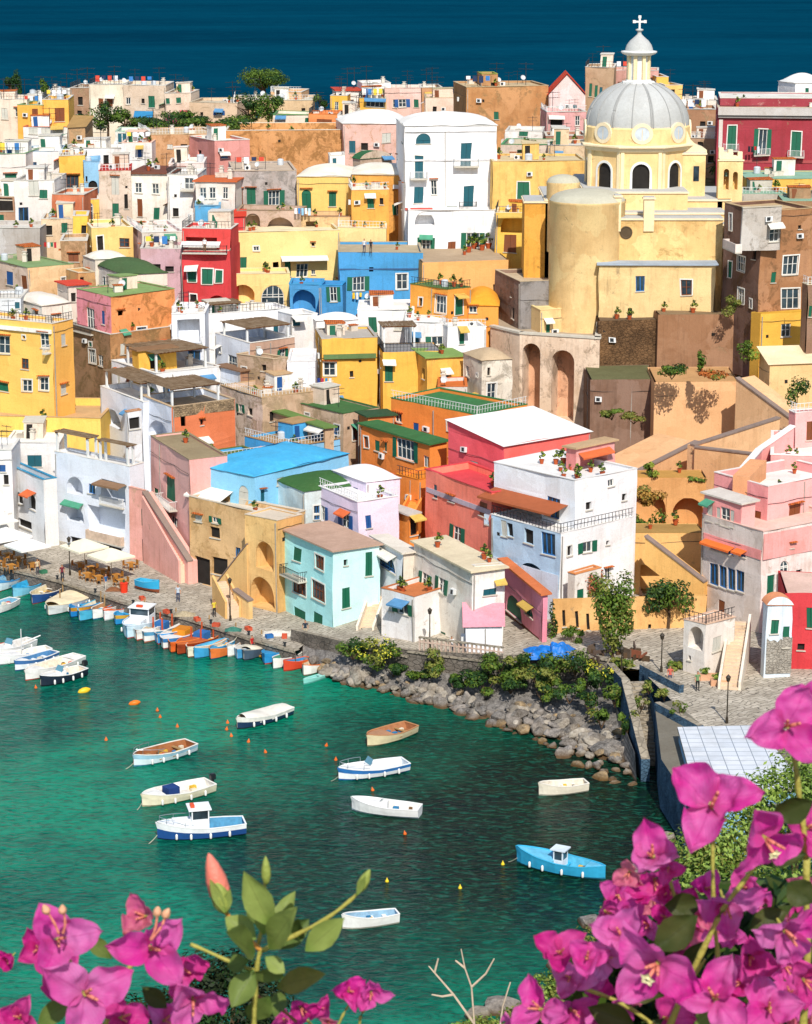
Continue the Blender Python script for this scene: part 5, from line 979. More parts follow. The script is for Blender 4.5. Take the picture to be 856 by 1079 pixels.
# ================= the church =================
WOB[0] = False
def church():
    Y0 = 294.0; mY = wallm('#fada90', .45, .16, '#a08a6c', .3); mY2 = wallm('#fbe8b0', .12, 0, '#a08a6c', .15); mS = wallm('#f4d080', .6, .4, '#b08d55', .6)
    lead = roofm('#bdbdb9', .25); trim = wallm('#f7e7b6', .1, 0, '#a08a6c', .1); wh = plain('#eceae4', .7, var=.12)
    px, dep = 670, None
    c = PY(670, 205, Y0); d0 = depth(c); s = d0 / F                      # metres per pixel there
    cx = (670 - CX) * s; root = thing('church', 'yellow parish church with grey ribbed dome and white lantern', 'church', (cx, Y0, PY(670, 440, Y0).z))
    Z = lambda y: PY(670, y, Y0).z
    r = 52 * s
    # drum: octagonal with rounded corners
    def oct_(t, z): return 1.0 / max(.2, cos(((t + pi / 8) % (pi / 4)) - pi / 8)) * .955
    zb, zt = Z(203), Z(152)
    mb = MB(); ph = radians(-90)
    rr = r * 1.03
    # eight wall faces with window holes
    ang = [ph + radians(22.5) + k * pi / 4 for k in range(8)]
    V = [(cx + rr * cos(a) * 1.04, Y0 + rr * sin(a) * 1.04) for a in ang]
    wins = []
    for k in range(8):
        A, B = V[k - 1], V[k]; L = sqrt((B[0] - A[0]) ** 2 + (B[1] - A[1]) ** 2); D = ((B[0] - A[0]) / L, (B[1] - A[1]) / L); N = (D[1], -D[0])
        w0, w1 = L / 2 - 1.05, L / 2 + 1.05; v0, v1 = zb + .7, zb + 4.1
        wallface(mb, A, D, N, L, zb, zt, [(w0, w1, v0, v1, True, .35)], mY); wins.append((A, D, N, w0, w1, v0, v1, L))
        for uu in (.02, L - .45): mb.ob(A, D, N, uu, uu + .42, .003, .16, zb, zt, mY2)
    mb.lathe([(rr * .98, zb - .5), (rr * 1.1, zb - .5), (rr * 1.12, zb - .1), (rr * 1.02, zb + .06)], (cx, Y0, 0), trim, 8, ph + radians(22.5), ph + radians(22.5) + 2 * pi)
    mb.build('drum', root)
    for A, D, N, w0, w1, v0, v1, L in wins:
        window_part(root, A, D, N, w0, w1, v0, v1, 'D', 'a', mY)
        t = MB(); pts = [(w0 - .3, v0 - .3), (w0 - .36, v0 + .5)][:1] + [(w1 + .3, v0 - .3)] + arcpts(w0 - .26, w1 + .26, v1 + .3, 1.3); inn = [(w0, v0), (w1, v0)] + arcpts(w0, w1, v1, 1.05)
        for a in range(len(pts)):
            b = (a + 1) % len(pts); t.poly([V3(A, D, N, q[0], .06, q[1]) for q in (pts[a], pts[b], inn[b], inn[a])], wh); t.poly([V3(A, D, N, pts[a][0], .0, pts[a][1]), V3(A, D, N, pts[b][0], .0, pts[b][1]), V3(A, D, N, pts[b][0], .06, pts[b][1]), V3(A, D, N, pts[a][0], .06, pts[a][1])], wh)
        t.build('window_surround', root)
    # cornice + attic with oculi
    za, zc = Z(146), Z(134)
    k = MB(); A8 = dict(n=8, a0=ph + radians(22.5), a1=ph + radians(22.5) + 2 * pi)
    k.lathe([(rr * 1.04, zt - .5), (rr * 1.09, zt - .35), (rr * 1.10, zt), (rr * 1.17, zt + .12), (rr * 1.17, zt + .3), (rr * 1.03, zt + .42)], (cx, Y0, 0), trim, **A8); k.build('cornice', root)
    at = MB(); at.lathe([(rr * 1.03, zt + .3), (rr * 1.03, zc + .2), (rr * .98, zc + .5), (rr * .9, zc + .5)], (cx, Y0, 0), mY, 40); at.build('attic', root)
    for q in range(8):
        a = ph + q * pi / 4; N = (cos(a), sin(a)); D = (-N[1], N[0]); O = (cx + N[0] * rr * .985, Y0 + N[1] * rr * .985); zo = (zt + zc) / 2 + .75
        m = MB()
        ring = [(1.32 * cos(b), 1.25 * sin(b)) for b in [pi * 2 * i / 24 for i in range(24)]]; inn = [(.9 * cos(b), .82 * sin(b)) for b in [pi * 2 * i / 24 for i in range(24)]]
        for i in range(24):
            j = (i + 1) % 24
            m.poly([V3(O, D, N, *[(ring[x][0]), .32, zo + ring[x][1]][:3]) if False else V3(O, D, N, ring[x][0], .32, zo + ring[x][1]) for x in (i, j)] + [V3(O, D, N, inn[x][0], .32, zo + inn[x][1]) for x in (j, i)], trim)
            m.poly([V3(O, D, N, ring[i][0], -1.4, zo + ring[i][1]), V3(O, D, N, ring[j][0], -1.4, zo + ring[j][1]), V3(O, D, N, ring[j][0], .32, zo + ring[j][1]), V3(O, D, N, ring[i][0], .32, zo + ring[i][1])], trim)
        o = m.build('oculus', root)
        m = MB(); m.poly([V3(O, D, N, x, .28, zo + y) for x, y in inn], plain('#cfd6da', .4, var=.3)); m.build('pane', o)
    # dome
    zd = zc + .35; hd = Z(85) - zd; rd = rr * 1.0
    dm = MB(); prof = [(rd * cos(t), zd + hd * sin(t) ** .96) for t in [radians(90 * i / 24) for i in range(24)]] + [(rd * .1, zd + hd)]
    dm.lathe(prof, (cx, Y0, 0), lead, 64); dm.smooth = True; dm.build('dome', root)
    rb = MB(); rm = roofm('#a3a3a0', .1)
    for q in range(16):
        a = ph + radians(11.25 + 22.5 * q)
        if q % 2: 
            rb.tube([(cx + (x + .05) * cos(a), Y0 + (x + .05) * sin(a), z) for x, z in prof[:-1]], .06, rm, 5)
        else:
            for da in (-.02, .02): rb.tube([(cx + (x + .05) * cos(a + da), Y0 + (x + .05) * sin(a + da), z) for x, z in prof[:-1]], .09, rm, 5)
    rb.build('rib', root)
    # lantern
    l0 = Z(86); l1 = Z(57); rl = 13.2 * s; L = MB()
    L.lathe([(rl * 1.35, l0 - .5), (rl * 1.35, l0 + .05), (rl * 1.05, l0 + .1), (rl * 1.05, l0 + .3)], (cx, Y0, 0), wh, 8, ph + pi / 8, ph + pi / 8 + 2 * pi)
    L.lathe([(rl * .8, l0), (rl * .8, l1)], (cx, Y0, 0), plain('#dfe2e2', .6, var=.1), 8, ph + pi / 8, ph + pi / 8 + 2 * pi)
    for q in range(8):
        a = ph + pi / 8 + q * pi / 4; N = (cos(a), sin(a)); D = (-N[1], N[0]); O = (cx + N[0] * rl * .82, Y0 + N[1] * rl * .82)
        L.ob(O, D, N, -.2, .2, -.12, .2, l0 + .1, l1, mY2)
    L.lathe([(rl * 1.0, l1 - .15), (rl * 1.3, l1 + .05), (rl * 1.42, l1 + .22), (rl * 1.42, l1 + .35), (rl * 1.05, l1 + .45)], (cx, Y0, 0), wh, 24); L.build('lantern', root)
    zz = l1 + .4; hc = Z(33) - zz
    cp = MB(); cp.lathe([(rl * 1.1, zz), (rl * 1.08, zz + hc * .12), (rl * .98, zz + hc * .3), (rl * .74, zz + hc * .52), (rl * .42, zz + hc * .7), (rl * .17, zz + hc * .86), (rl * .15, zz + hc), (rl * .3, zz + hc * 1.04), (rl * .3, zz + hc * 1.1), (.05, zz + hc * 1.16)], (cx, Y0, 0), lead, 24); cp.smooth = True
    cap = cp.build('lantern_roof', root)
    cr = MB(); zc0 = zz + hc * 1.1; zc1 = Z(18); cr.box(cx - .11, Y0 - .11, zc0, cx + .11, Y0 + .11, zc1, wh); zm = zc0 + (zc1 - zc0) * .62
    cr.box(cx - .62, Y0 - .1, zm - .1, cx - .112, Y0 + .1, zm + .12, wh); cr.box(cx + .112, Y0 - .1, zm - .1, cx + .62, Y0 + .1, zm + .12, wh)
    for x, z in ((cx - .66, zm), (cx + .66, zm), (cx, zc1)): cr.box(x - .17, Y0 - .13, z - .15, x + .17, Y0 + .13, z + .19, wh)
    cr.build('cross', root)
    # body: nave, transept arms, round apses, using pixel columns at their own depths
    def block(x0, x1, yt, yb, Y, D, m, name='wall', rc=lead, over=.15, ext=3, roofn='roof'):
        a = PY(x0, yt, Y); b = PY(x1, yt, Y); z0 = PY(x0, yb, Y).z - ext; q = MB(); q.box(a.x, Y, z0, b.x, Y + D, a.z, m)
        q.box(a.x - over, Y - over, a.z + .002, b.x + over, Y + D + over, a.z + .2, trim if over else m); o = q.build(name, root)
        g = MB(); g.box(a.x, Y, a.z + .202, b.x, Y + D, a.z + .3, rc); g.build(roofn, o); return a, b, o
    block(617, 725, 204, 300, Y0 - 8.5, 20, mY, 'crossing'); block(575, 770, 212, 320, Y0 - 6, 14, mY, 'transept')
    block(600, 765, 226, 330, Y0 - 10.5, 6, mS, 'nave'); block(643, 762, 232, 335, Y0 - 13, 5, mS, 'nave')
    # round apse left, with half dome
    def apse(xa, xb, yt, yb, Y, m, roofh=1.4, name='apse'):
        a = PY(xa, yt, Y); b = PY(xb, yt, Y); rx = (b.x - a.x) / 2; c = ((a.x + b.x) / 2, Y + rx * .8); z0 = PY(xa, yb, Y).z - 3
        q = MB(); q.lathe([(rx, z0), (rx, a.z), (rx * 1.02, a.z + .1), (rx * 1.02, a.z + .35)], (c[0], c[1], 0), m, 40); o = q.build(name, root, smooth=True)
        g = MB(); g.lathe([(rx * 1.0, a.z + .33)] + [(rx * .98 * cos(radians(t)), a.z + .35 + roofh * sin(radians(t))) for t in (5, 20, 35, 50, 65, 80, 89.9)], (c[0], c[1], 0), roofm('#c2bda8', .3), 32); g.smooth = True; g.build('apse_roof', o)
        return a.z
    apse(581, 662, 217, 345, Y0 - 14, mY, 1.3)
    apse(577, 612, 196, 240, Y0 - 7, mY, .9)
    block(553, 583, 214, 300, Y0 - 6, 6, wallm('#e2a82c', .5, .25, '#8a6a3a', .8), 'buttress')
    # scroll buttress right of drum and low right block with slot window
    a = PY(722, 153, Y0 - 1); b = PY(747, 203, Y0 - 1); q = MB()
    prof = [(722, 128), (724, 138), (728, 147), (735, 154), (745, 158), (745, 162), (722, 162)]; P0 = [PY(x, y, Y0 - 3) for x, y in prof]; n = len(P0)
    q.poly([tuple(p) for p in P0], mY2); q.poly([(p.x, p.y + 5, p.z) for p in P0][::-1], mY2)
    for i in range(n): j = (i + 1) % n; q.poly([tuple(P0[i]), tuple(P0[j]), (P0[j].x, P0[j].y + 5, P0[j].z), (P0[i].x, P0[i].y + 5, P0[i].z)], trim)
    q.build('scroll', root)
    _, _, o = block(720, 744, 163, 206, Y0 - 3.2, 6, mY, 'side_chapel'); p0 = PY(731, 175, Y0 - 3.22); q = MB(); q.box(p0.x, p0.y - .02, PY(731, 191, Y0 - 3.2).z, p0.x + .7, p0.y + .3, p0.z, GLASS); q.build('window', o)
    # square blocks round the drum foot
    for x0, x1, yt in ((648, 655, 208), (679, 690, 210)): block(x0, x1, yt, 235, Y0 - 13.2, 1, mY2, 'pier', rc=lead, ext=1, roofn='cap')
    # bell gable on the right
    g = MB(); Yb = Y0 - 6; xa, xb = 755, 782
    def gp(x, y): p = PY(x, y, Yb); return (p.x, p.z)
    a = gp(757, 190); b = gp(781, 240); zt_ = gp(757, 168)[1]; zb_ = b[1] - 4
    W = b[0] - a[0]
    wallface(g, (a[0], Yb), (1, 0), (0, -1), W, zb_, zt_, [(W * .22, W * .44, gp(0, 200)[1], gp(0, 178)[1], True, 1.3), (W * .60, W * .80, gp(0, 200)[1], gp(0, 181)[1], True, 1.3), (W * .2, W * .4, gp(0, 228)[1], gp(0, 212)[1], False, 1.3), (W * .58, W * .78, gp(0, 228)[1], gp(0, 214)[1], False, 1.3)], mY, mS)
    g.box(a[0], Yb + 1.31, zb_, b[0], Yb + 1.5, zt_, mY); g.box(a[0], Yb, zb_, a[0] + .003, Yb + 1.5, zt_, mY); g.box(b[0] - .003, Yb, zb_, b[0], Yb + 1.5, zt_, mY)
    for i in range(2):
        e = .28 * i
        g.box(a[0] + .1 + e, Yb + .05, zt_ + .4 * i + .003, b[0] - .1 - e * 4, Yb + 1.3, zt_ + .4 * i + .4, trim)
    g.box(a[0] - .12, Yb - .12, zt_ - .18, b[0] + .12, Yb - .002, zt_ - .02, trim)
    for u, hh in ((0, 1.0), (.38, .75), (.78, .5)): g.box(a[0] + W * u, Yb + .1, zt_ + .1, a[0] + W * u + .55, Yb + .8, zt_ + .4 + hh, trim)
    g.build('bell_gable', root)
    bl = MB(); bx = a[0] + W * .33; bz = gp(0, 186)[1]; bl.lathe([(.02, .5), (.16, .45), (.2, .15), (.3, 0), (.26, 0)], (bx, Yb + .4, bz), plain('#3c4a3e', .4, metal=.6), 14); bl.build('bell', root)
    # carved round emblem on the nave wall
    e = PY(660, 245, Y0 - 13.05); q = MB(); q.lathe([(.001, 0), (.55, 0), (.62, .06), (.75, .06), (.75, -.02)], (0, 0, 0), plain('#5b4a34', .8), 20); T = Matrix.Translation(e) @ Matrix.Rotation(radians(90), 4, 'X'); q.V = [tuple(T @ Vector(v)) for v in q.V]; q.build('emblem', root)
    # low arched wall lamp / pointed window on right nave wall
    q = MB(); p = PY(767, 248, Y0 - 13); 
    block(756, 775, 238, 330, Y0 - 12.2, 5, mY, 'nave'); q.poly([(PY(x, y, Y0 - 12.22).x, Y0 - 12.24, PY(x, y, Y0 - 12.22).z) for x, y in ((762, 252), (772, 252), (771, 243), (767, 236), (763, 243))], TEAL); q.build('window', root)
    # small dome lantern and chimneys on the lower roofs

church()
def curved_arches():
    """the curved curtain wall with two tall arches that carries the church terrace"""
    m = wallm('#ead4b0', .45, .5, '#97806a', .6); mb = MB(); Yw = 277.0
    pts = [PY(517, 345, Yw + 5), PY(548, 352, Yw), PY(632, 362, Yw - 3.5), PY(634, 362, Yw + 8)]
    z0 = PY(560, 445, Yw).z - 8; holes = {1: [(548, 'x')]}
    root = thing('arched_wall', 'weathered wall with two tall arches carrying the church terrace', 'wall', (pts[1].x, pts[1].y, z0))
    for i in range(3):
        a, b = pts[i], pts[i + 1]; L = sqrt((b.x - a.x) ** 2 + (b.y - a.y) ** 2); D = ((b.x - a.x) / L, (b.y - a.y) / L); N = (D[1], -D[0]); zt = a.z if i < 2 else b.z; hs = []
        if i == 1:
            zt = PY(590, 353, Yw - 2).z
            u = lambda px: (px - 548) / (632 - 548.) * L
            hs = [(u(551), u(570), PY(560, 440, Yw).z, PY(560, 361, Yw).z, True, 2.6), (u(582), u(606), PY(590, 440, Yw).z, PY(590, 366, Yw).z, True, 2.6)]
        if i == 0: zt = PY(530, 347, Yw + 3).z
        zt = PY(590, 355, Yw - 2).z
        wallface(mb, (a.x, a.y), D, N, L, z0, zt, hs, m, wallm('#e2b183', .4, .4, '#8a6450', .4)); mb.ob((a.x, a.y), D, N, -.05, L + .05, -.6, .12, zt + .002, zt + .25, SILL)
    mb.build('wall', root)
    # terrace behind
    t = MB(); zt = PY(590, 355, Yw - 2).z - .3; t.poly([(pts[0].x, pts[0].y, zt), (pts[1].x, pts[1].y, zt), (pts[2].x, pts[2].y, zt), (pts[3].x, pts[3].y + 10, zt), (pts[0].x, pts[0].y + 14, zt)], roofm('#b5a48c')); t.build('terrace', root)
    h = bld('grey ruined corner house left of the apse', 522, 549, 596, 297, 360, a=16, w='D540,325,543,336 D548,327,551,337', c='#8a7258', cr='#87827a', Y=282, D=7, pl=.6, un='#5e5a56', st=.7, rc='#c9b596', clutter=0)
    h = bld('cream annex with dark green door against the apse', 553, 570, 592, 326, 362, a=18, w='G576,338,580,360', c='#efd089', Y=279.5, D=5, rc='#f0d79a', par=.05, st=.3, clutter=0)
curved_arches()
# ================= boats =================
def boat(label, bow, stern, hull, inner='#d9c7a0', rail='#f2efe6', bottom='#a8382c', beam=.34, fb=.62, kind='row', extra='', name='rowing_boat', cat='boat', grp=None, z=0.0, deck=None, band=None):
    b = PZ(bow[0], bow[1], z + .3); s = PZ(stern[0], stern[1], z + .3); d = b - s; L = d.length; a = atan2(d.y, d.x); c = (b + s) / 2; fb *= 1.12
    root = thing(name, label, cat, (0, 0, 0), grp); B = L * min(.46, beam * 1.22)
    mh, mi, mr, mb_ = plain(hull, .45, var=.18, sc=2, spec=.4), plain(inner, .75, var=.45, sc=2.5), plain(rail, .5, var=.2), plain(bottom, .6, var=.3)
    NS = 14
    st = 0.0 if kind == 'double' else .72
    def hb(t): return B / 2 * (interp([(0, .72), (.2, .9), (.45, 1), (.7, .86), (.85, .6), (.95, .28), (1, .03)], t) if kind != 'double' else interp([(0, .04), (.08, .4), (.25, .82), (.5, 1), (.75, .82), (.92, .4), (1, .04)], t))
    def zs(t): return fb * (1 + .5 * max(0, t - .4) ** 1.5 / .46 + (.35 * max(0, .25 - t) * 2 if kind == 'double' else 0))
    X = lambda t: -L / 2 + L * t * (1)
    o = MB()
    for sgn in (-1, 1):
        prof = []
        for i in range(NS + 1):
            t = i / NS; h_ = hb(t); zz = zs(t); x = X(t); k = 1 - .12 * (t > .9)
            prof.append([(x - (.35 * L * .1 if t == 1 else 0) , 0, -.3), (x, sgn * h_ * .62, -.16), (x, sgn * h_ * .86, .12), (x, sgn * h_ * .95, zz * .62), (x + (.02 * L if t == 1 else 0), sgn * h_, zz)])
        for i in range(NS):
            for j in range(4): o.poly([prof[i][j], prof[i + 1][j], prof[i + 1][j + 1], prof[i][j + 1]], mb_ if j < 2 else (plain(band, .5) if band and j == 3 else mh))
        o.poly([prof[0][j] for j in range(5)] + [(X(0), 0, zs(0))], mh)
    o.build('hull', root)
    r = MB(); w = .09
    for sgn in (-1, 1):
        for i in range(NS):
            t, u = i / NS, (i + 1) / NS
            A, C_ = (X(t), sgn * (hb(t) + .02), zs(t)), (X(u), sgn * (hb(u) + .02), zs(u)); E, G_ = (X(u), sgn * max(0, hb(u) - w), zs(u) + .0), (X(t), sgn * max(0, hb(t) - w), zs(t) + .0)
            up = lambda p: (p[0], p[1], p[2] + .05)
            r.poly([up(A), up(C_), up(E), up(G_)], mr); r.poly([A, C_, up(C_), up(A)], mr); r.poly([G_, E, up(E), up(G_)], mr)
    r.box(X(0) - .02, -hb(0), zs(0), X(0) + .1, hb(0), zs(0) + .055, mr); r.build('gunwale', root)
    q = MB(); dk = deck or 0
    fl = .16
    for i in range(NS):
        t, u = i / NS, (i + 1) / NS; a1, a2 = max(0, hb(t) - w), max(0, hb(u) - w)
        f1, f2 = a1 * .72, a2 * .72
        q.poly([(X(t), -f1, fl), (X(u), -f2, fl), (X(u), f2, fl), (X(t), f1, fl)], mi)
        for sg in (-1, 1): q.poly([(X(t), sg * a1, zs(t)), (X(u), sg * a2, zs(u)), (X(u), sg * f2, fl), (X(t), sg * f1, fl)], mi)
    q.poly([(X(0) + .06, -hb(0) + .08, zs(0)), (X(0) + .06, hb(0) - .08, zs(0)), (X(0) + .06, hb(0) * .7, fl), (X(0) + .06, -hb(0) * .7, fl)], mi); q.build('interior', root)
    def deckp(t0, t1, m, dz=-.04, name='deck'):
        g = MB(); n = 8
        for i in range(n):
            t = t0 + (t1 - t0) * i / n; u = t0 + (t1 - t0) * (i + 1) / n; a1, a2 = max(0, hb(t) - .05), max(0, hb(u) - .05)
            g.poly([(X(t), -a1, zs(t) + dz), (X(u), -a2, zs(u) + dz), (X(u), 0, zs(u) + dz + .06), (X(t), 0, zs(t) + dz + .06)], m); g.poly([(X(t), a1, zs(t) + dz), (X(u), a2, zs(u) + dz), (X(u), 0, zs(u) + dz + .06), (X(t), 0, zs(t) + dz + .06)], m)
        for t in (t0, t1):
            a1 = max(0, hb(t) - .07); g.poly([(X(t), -a1, zs(t) + dz), (X(t), a1, zs(t) + dz), (X(t), a1 * .8, fl), (X(t), -a1 * .8, fl)], m)
        return g.build(name, root)
    dm = plain(deck, .55, var=.3, sc=2) if deck else mr
    if 'f' in extra: deckp(.72, .985, dm)
    if 'F' in extra: deckp(.55, .985, dm)
    if 'A' in extra: deckp(.02, .2, dm)
    if 't' in extra or kind in ('row', 'double'):
        for t in (.22, .45, .66):
            if 'F' in extra and t > .5: continue
            g = MB(); g.box(X(t) - .14, -hb(t) + .07, fl + .2, X(t) + .14, hb(t) - .07, fl + .26, plain('#b08a58', .8, var=.5) if 'w' in extra else mr); g.build('thwart', root)
    if 'c' in extra:   # canvas cover over most of the boat
        g = MB(); cm_ = plain(deck or '#e8e4d8', .85, var=.25)
        def cf(u, v): t = .04 + .86 * u; b_ = hb(t) + .02; y = b_ * (2 * v - 1); return (X(t), y, zs(t) + .06 + .28 * (1 - (2 * v - 1) ** 2) * (.6 + .4 * sin(u * 9)))
        g.grid(cf, 16, 8, cm_); g.smooth = True; g.build('canvas_cover', root)
    if 'm' in extra:   # outboard
        g = MB(); dk_ = plain('#23272b', .35, var=.1); g.box(X(0) - .42, -.17, zs(0) + .12, X(0) + .02, .17, zs(0) + .52, dk_); g.box(X(0) - .3, -.07, -.4, X(0) - .12, .07, zs(0) + .12, dk_); g.box(X(0) - .36, -.13, zs(0) + .52, X(0) - .04, .13, zs(0) + .6, dk_); g.build('outboard_motor', root)
    if 'W' in extra:   # windscreen and console
        g = MB(); x = X(.56); hw = hb(.56) * .5; g.box(x - .5, -hw * .8, fl, x + .1, hw * .8, zs(.5) + .25, mr); co_ = g.build('console', root); g = MB(); g.poly([(x + .1, -hw, zs(.5) + .24), (x + .1, hw, zs(.5) + .24), (x - .2, hw * .9, zs(.5) + .72), (x - .2, -hw * .9, zs(.5) + .72)], plain('#5f8ea0', .15, var=.1)); g.build('windscreen', co_)
    if 'R' in extra:   # bow rail
        g = MB(); pts = [(X(t), s_ * (hb(t) - .06), zs(t) + .45) for s_, ts in ((-1, (.6, .7, .8, .9, .97)), (1, (.97, .9, .8, .7, .6))) for t in ts]; g.tube(pts, .025, plain('#b8bcc0', .3, metal=.8), 5)
        for p in pts[::2]: g.tube([p, (p[0], p[1], p[2] - .45)], .02, plain('#b8bcc0', .3, metal=.8), 4)
        g.build('bow_rail', root)
    if 'K' in extra or 'k' in extra:   # wheelhouse
        x0, x1 = (X(.42), X(.62)) if 'K' in extra else (X(.45), X(.56)); hw = hb(.5) * (.62 if 'K' in extra else .42); z0 = fl; z1 = fb + (1.35 if 'K' in extra else .8); wm_ = plain('#eef1f2', .5, var=.15) if 'K' in extra else plain('#dfeaf0', .5)
        g = MB(); g.box(x0, -hw, z0, x1, hw, z1 - .7, wm_)
        for sx in (x0, x1 - .09):
            for sy in (-hw, hw - .09): g.box(sx, sy, z1 - .7, sx + .09, sy + .09, z1, wm_)
        g.box(x0 - .18, -hw - .1, z1, x1 + .22, hw + .1, z1 + .09, wm_); cb = g.build('wheelhouse', root)
        g = MB(); g.box(x0 + .03, -hw + .03, z1 - .699, x1 - .03, hw - .03, z1 - .001, GLASS); g.build('windows', cb)
        if 'K' in extra:
            g = MB(); g.box(x1, -hw * .9, fb * .6, X(.82), hw * .8, fb + .45, wm_); g.box(x1 - .3, -.3, z1 + .09, x1, .3, z1 + .3, plain('#e2552c', .5)); g.build('cabin_top', root)
    if 'M' in extra:
        g = MB(); g.tube([(X(.5), 0, fl), (X(.5), 0, fb + 2.3)], .05, plain('#d8d8d4', .4), 6); g.tube([(X(.5), 0, fb + .9), (X(.15), 0, fb + 1.3)], .06, plain('#f0eee8', .6), 6); g.build('mast', root)
    if 'P' in extra:
        g = MB()
        for t, s_ in ((.35, -.5), (.35, .5), (.6, -.4), (.6, .4)): g.box(X(t) - .06, s_ * hb(t) - .06, fl, X(t) + .06, s_ * hb(t) + .06, fb + 1.1, plain('#c9572e', .6))
        g.box(X(.4), -hb(.5) * .4, fl, X(.55), hb(.5) * .4, fb + .5, plain('#2f6fae', .6)); g.build('wooden_frame', root)
    if 'B' in extra:
        g = MB(); g.box(X(.4), -hb(.5) * .45, fl, X(.6), hb(.5) * .45, fb + .32, plain('#e79a2c', .6, var=.3)); g.box(X(.41), -hb(.5) * .4, fb + .32, X(.59), hb(.5) * .4, fb + .38, plain('#cf7f20', .6)); g.build('engine_box', root)
    if 'u' in extra:
        g = MB(); g.box(X(.5), -hb(.5) * .4, fl, X(.66), hb(.5) * .4, fb + .4, plain('#1f3f7a', .8, var=.3)); g.build('folded_cover', root)
    if kind != 'kayak' and 'F' not in extra and 'c' not in extra: extra += 'n'
    if 'n' in extra:   # loose gear
        rr = random.Random(int(bow[0]))
        for _ in range(7): g = MB(); t = rr.uniform(.15, .8); y = rr.uniform(-.5, .5) * hb(t); s_ = rr.uniform(.1, .24); g.box(X(t) - s_, y - s_ * .7, fl, X(t) + s_, y + s_ * .7, fl + rr.uniform(.15, .4), plain(rr.choice(['#d8582c', '#2f7fae', '#e8dcc0', '#7a5a3a', '#e7b83c']), .7)); g.build(['rope_coil', 'crate', 'cushion', 'bucket'][_ % 4], root)
    if 'd' in extra:   # fenders
        for t in (.2, .42, .64, .8):
            for s_ in (-1, 1):
                g = MB(); y = s_ * (hb(t) + .1); g.lathe([(.001, 0), (.08, .03), (.1, .12), (.1, .36), (.06, .46), (.001, .48)], (X(t), y, fb * .15), plain('#f0efe8', .5), 8); g.smooth = True; g.build('fender', root)
    root.location = (c.x, c.y, z); root.rotation_euler = (0, 0, a)
    if z == 0:
        pass
    return root
GA = 'boats tied up along the quay'; GB = 'boats moored out in the harbour'; GC = 'boats rafted together at the left edge'
boat('white open boat with navy hull and pale canvas, farthest of the moored ones', (250, 765), (304, 748), '#1f3554', '#e9dcc4', rail='#f4f0e6', bottom='#24262c', extra='cdA', grp=GB, deck='#e9e2d2', beam=.3, band='#e8e4da')
boat('pale blue and white open boat with brown wooden floor', (141, 804), (202, 786), '#d7e6ea', '#9c6238', rail='#f0ece0', bottom='#4a8fae', extra='twdRn', grp=GB, band='#9cc6d8')
boat('cream motorboat with blue cover, red canister and black outboard', (150, 846), (222, 828), '#e9dfc0', '#e8e4da', rail='#f6f2e6', bottom='#b8a888', extra='fumdn', kind='motor', name='motorboat', grp=GB, deck='#f2efe6')
boat('blue and white cabin cruiser with orange life buoys on its roof', (166, 880), (258, 872), '#24508f', '#4f93b8', rail='#f4f4f0', bottom='#182a4a', extra='FKdRn', kind='motor', name='cabin_boat', grp=GB, deck='#eef0f0', fb=.8, beam=.3, band='#f0f2f2')
boat('old brown decked wooden boat with worn cream hull', (387, 783), (434, 767), '#e2d2a8', '#a9714a', rail='#c98c5c', bottom='#8a7a5c', extra='twFn', grp=GB, deck='#c08c66', beam=.36)
boat('speedboat with bright blue stripe and turquoise screen', (357, 818), (428, 806), '#f0f2f2', '#dfe6ea', rail='#f6f6f2', bottom='#1d5fae', extra='FWRd', kind='motor', name='speedboat', grp=GB, deck='#f2f2ee', beam=.33, band='#2f74b8')
boat('white speedboat with small red seats', (371, 849), (443, 856), '#f2f2ee', '#e9e4da', rail='#f8f6f0', bottom='#8fa4b0', extra='FWn', kind='motor', name='speedboat', grp=GB, deck='#f4f2ec', beam=.3)
boat('white rowing boat with blue inside and two benches', (361, 974), (419, 966), '#f0f0ea', '#8fb4cc', rail='#f6f4ee', bottom='#c9c4b4', extra='t', grp=GB, beam=.3)
boat('small cream dinghy with orange float near the rocks', (568, 834), (618, 828), '#efe6d0', '#e2d8c4', rail='#f6efe0', bottom='#b8b4a4', extra='tn', grp=GB, beam=.34, name='dinghy')
boat('turquoise fishing boat with little white cabin and fenders', (545, 904), (638, 922), '#35a9d4', '#58b8dc', rail='#3fb4dc', bottom='#1d5f7a', extra='FkdnA', kind='double', name='fishing_boat', grp=GB, deck='#6cc0e0', beam=.26, fb=.75)
boat('blue and white boat with rust red waterline at the left quay end', (-8, 622), (22, 607), '#d4e4ec', '#7fb4d0', rail='#3f8fc4', bottom='#c0522c', extra='tf', grp=GA, deck='#4fa0cc')
boat('turquoise rowing boat alone beside the left quay end', (14, 627), (45, 613), '#7fc4dc', '#2fa4d4', rail='#3fb0dc', bottom='#d8dcd8', extra='t', grp=GA)
boat('long cream boat half covered with canvas near the stakes', (51, 646), (96, 623), '#d9dcd8', '#e6d2a4', rail='#f0e2c0', bottom='#3a4248', extra='cd', grp=GA, deck='#efdcb4')
boat('bright blue rowing boat with ochre stripe beside the canvas one', (75, 648), (107, 631), '#1f7fc4', '#2f93d4', rail='#2f9fd8', bottom='#1b3f6a', extra='t', grp=GA, band='#c9902c')
boat('small boat with vivid orange inside and white hull', (110, 651), (139, 637), '#eef0f0', '#e8602c', rail='#ee6a2c', bottom='#cfd4d4', extra='tf', grp=GA, deck='#ec6a30')
boat('bright blue boat squeezed behind the small wheelhouse boat', (122, 656), (150, 641), '#2a8fcc', '#3fa4d8', rail='#3fa8dc', bottom='#1c3c5c', extra='t', grp=GA, band='#d8a83c')
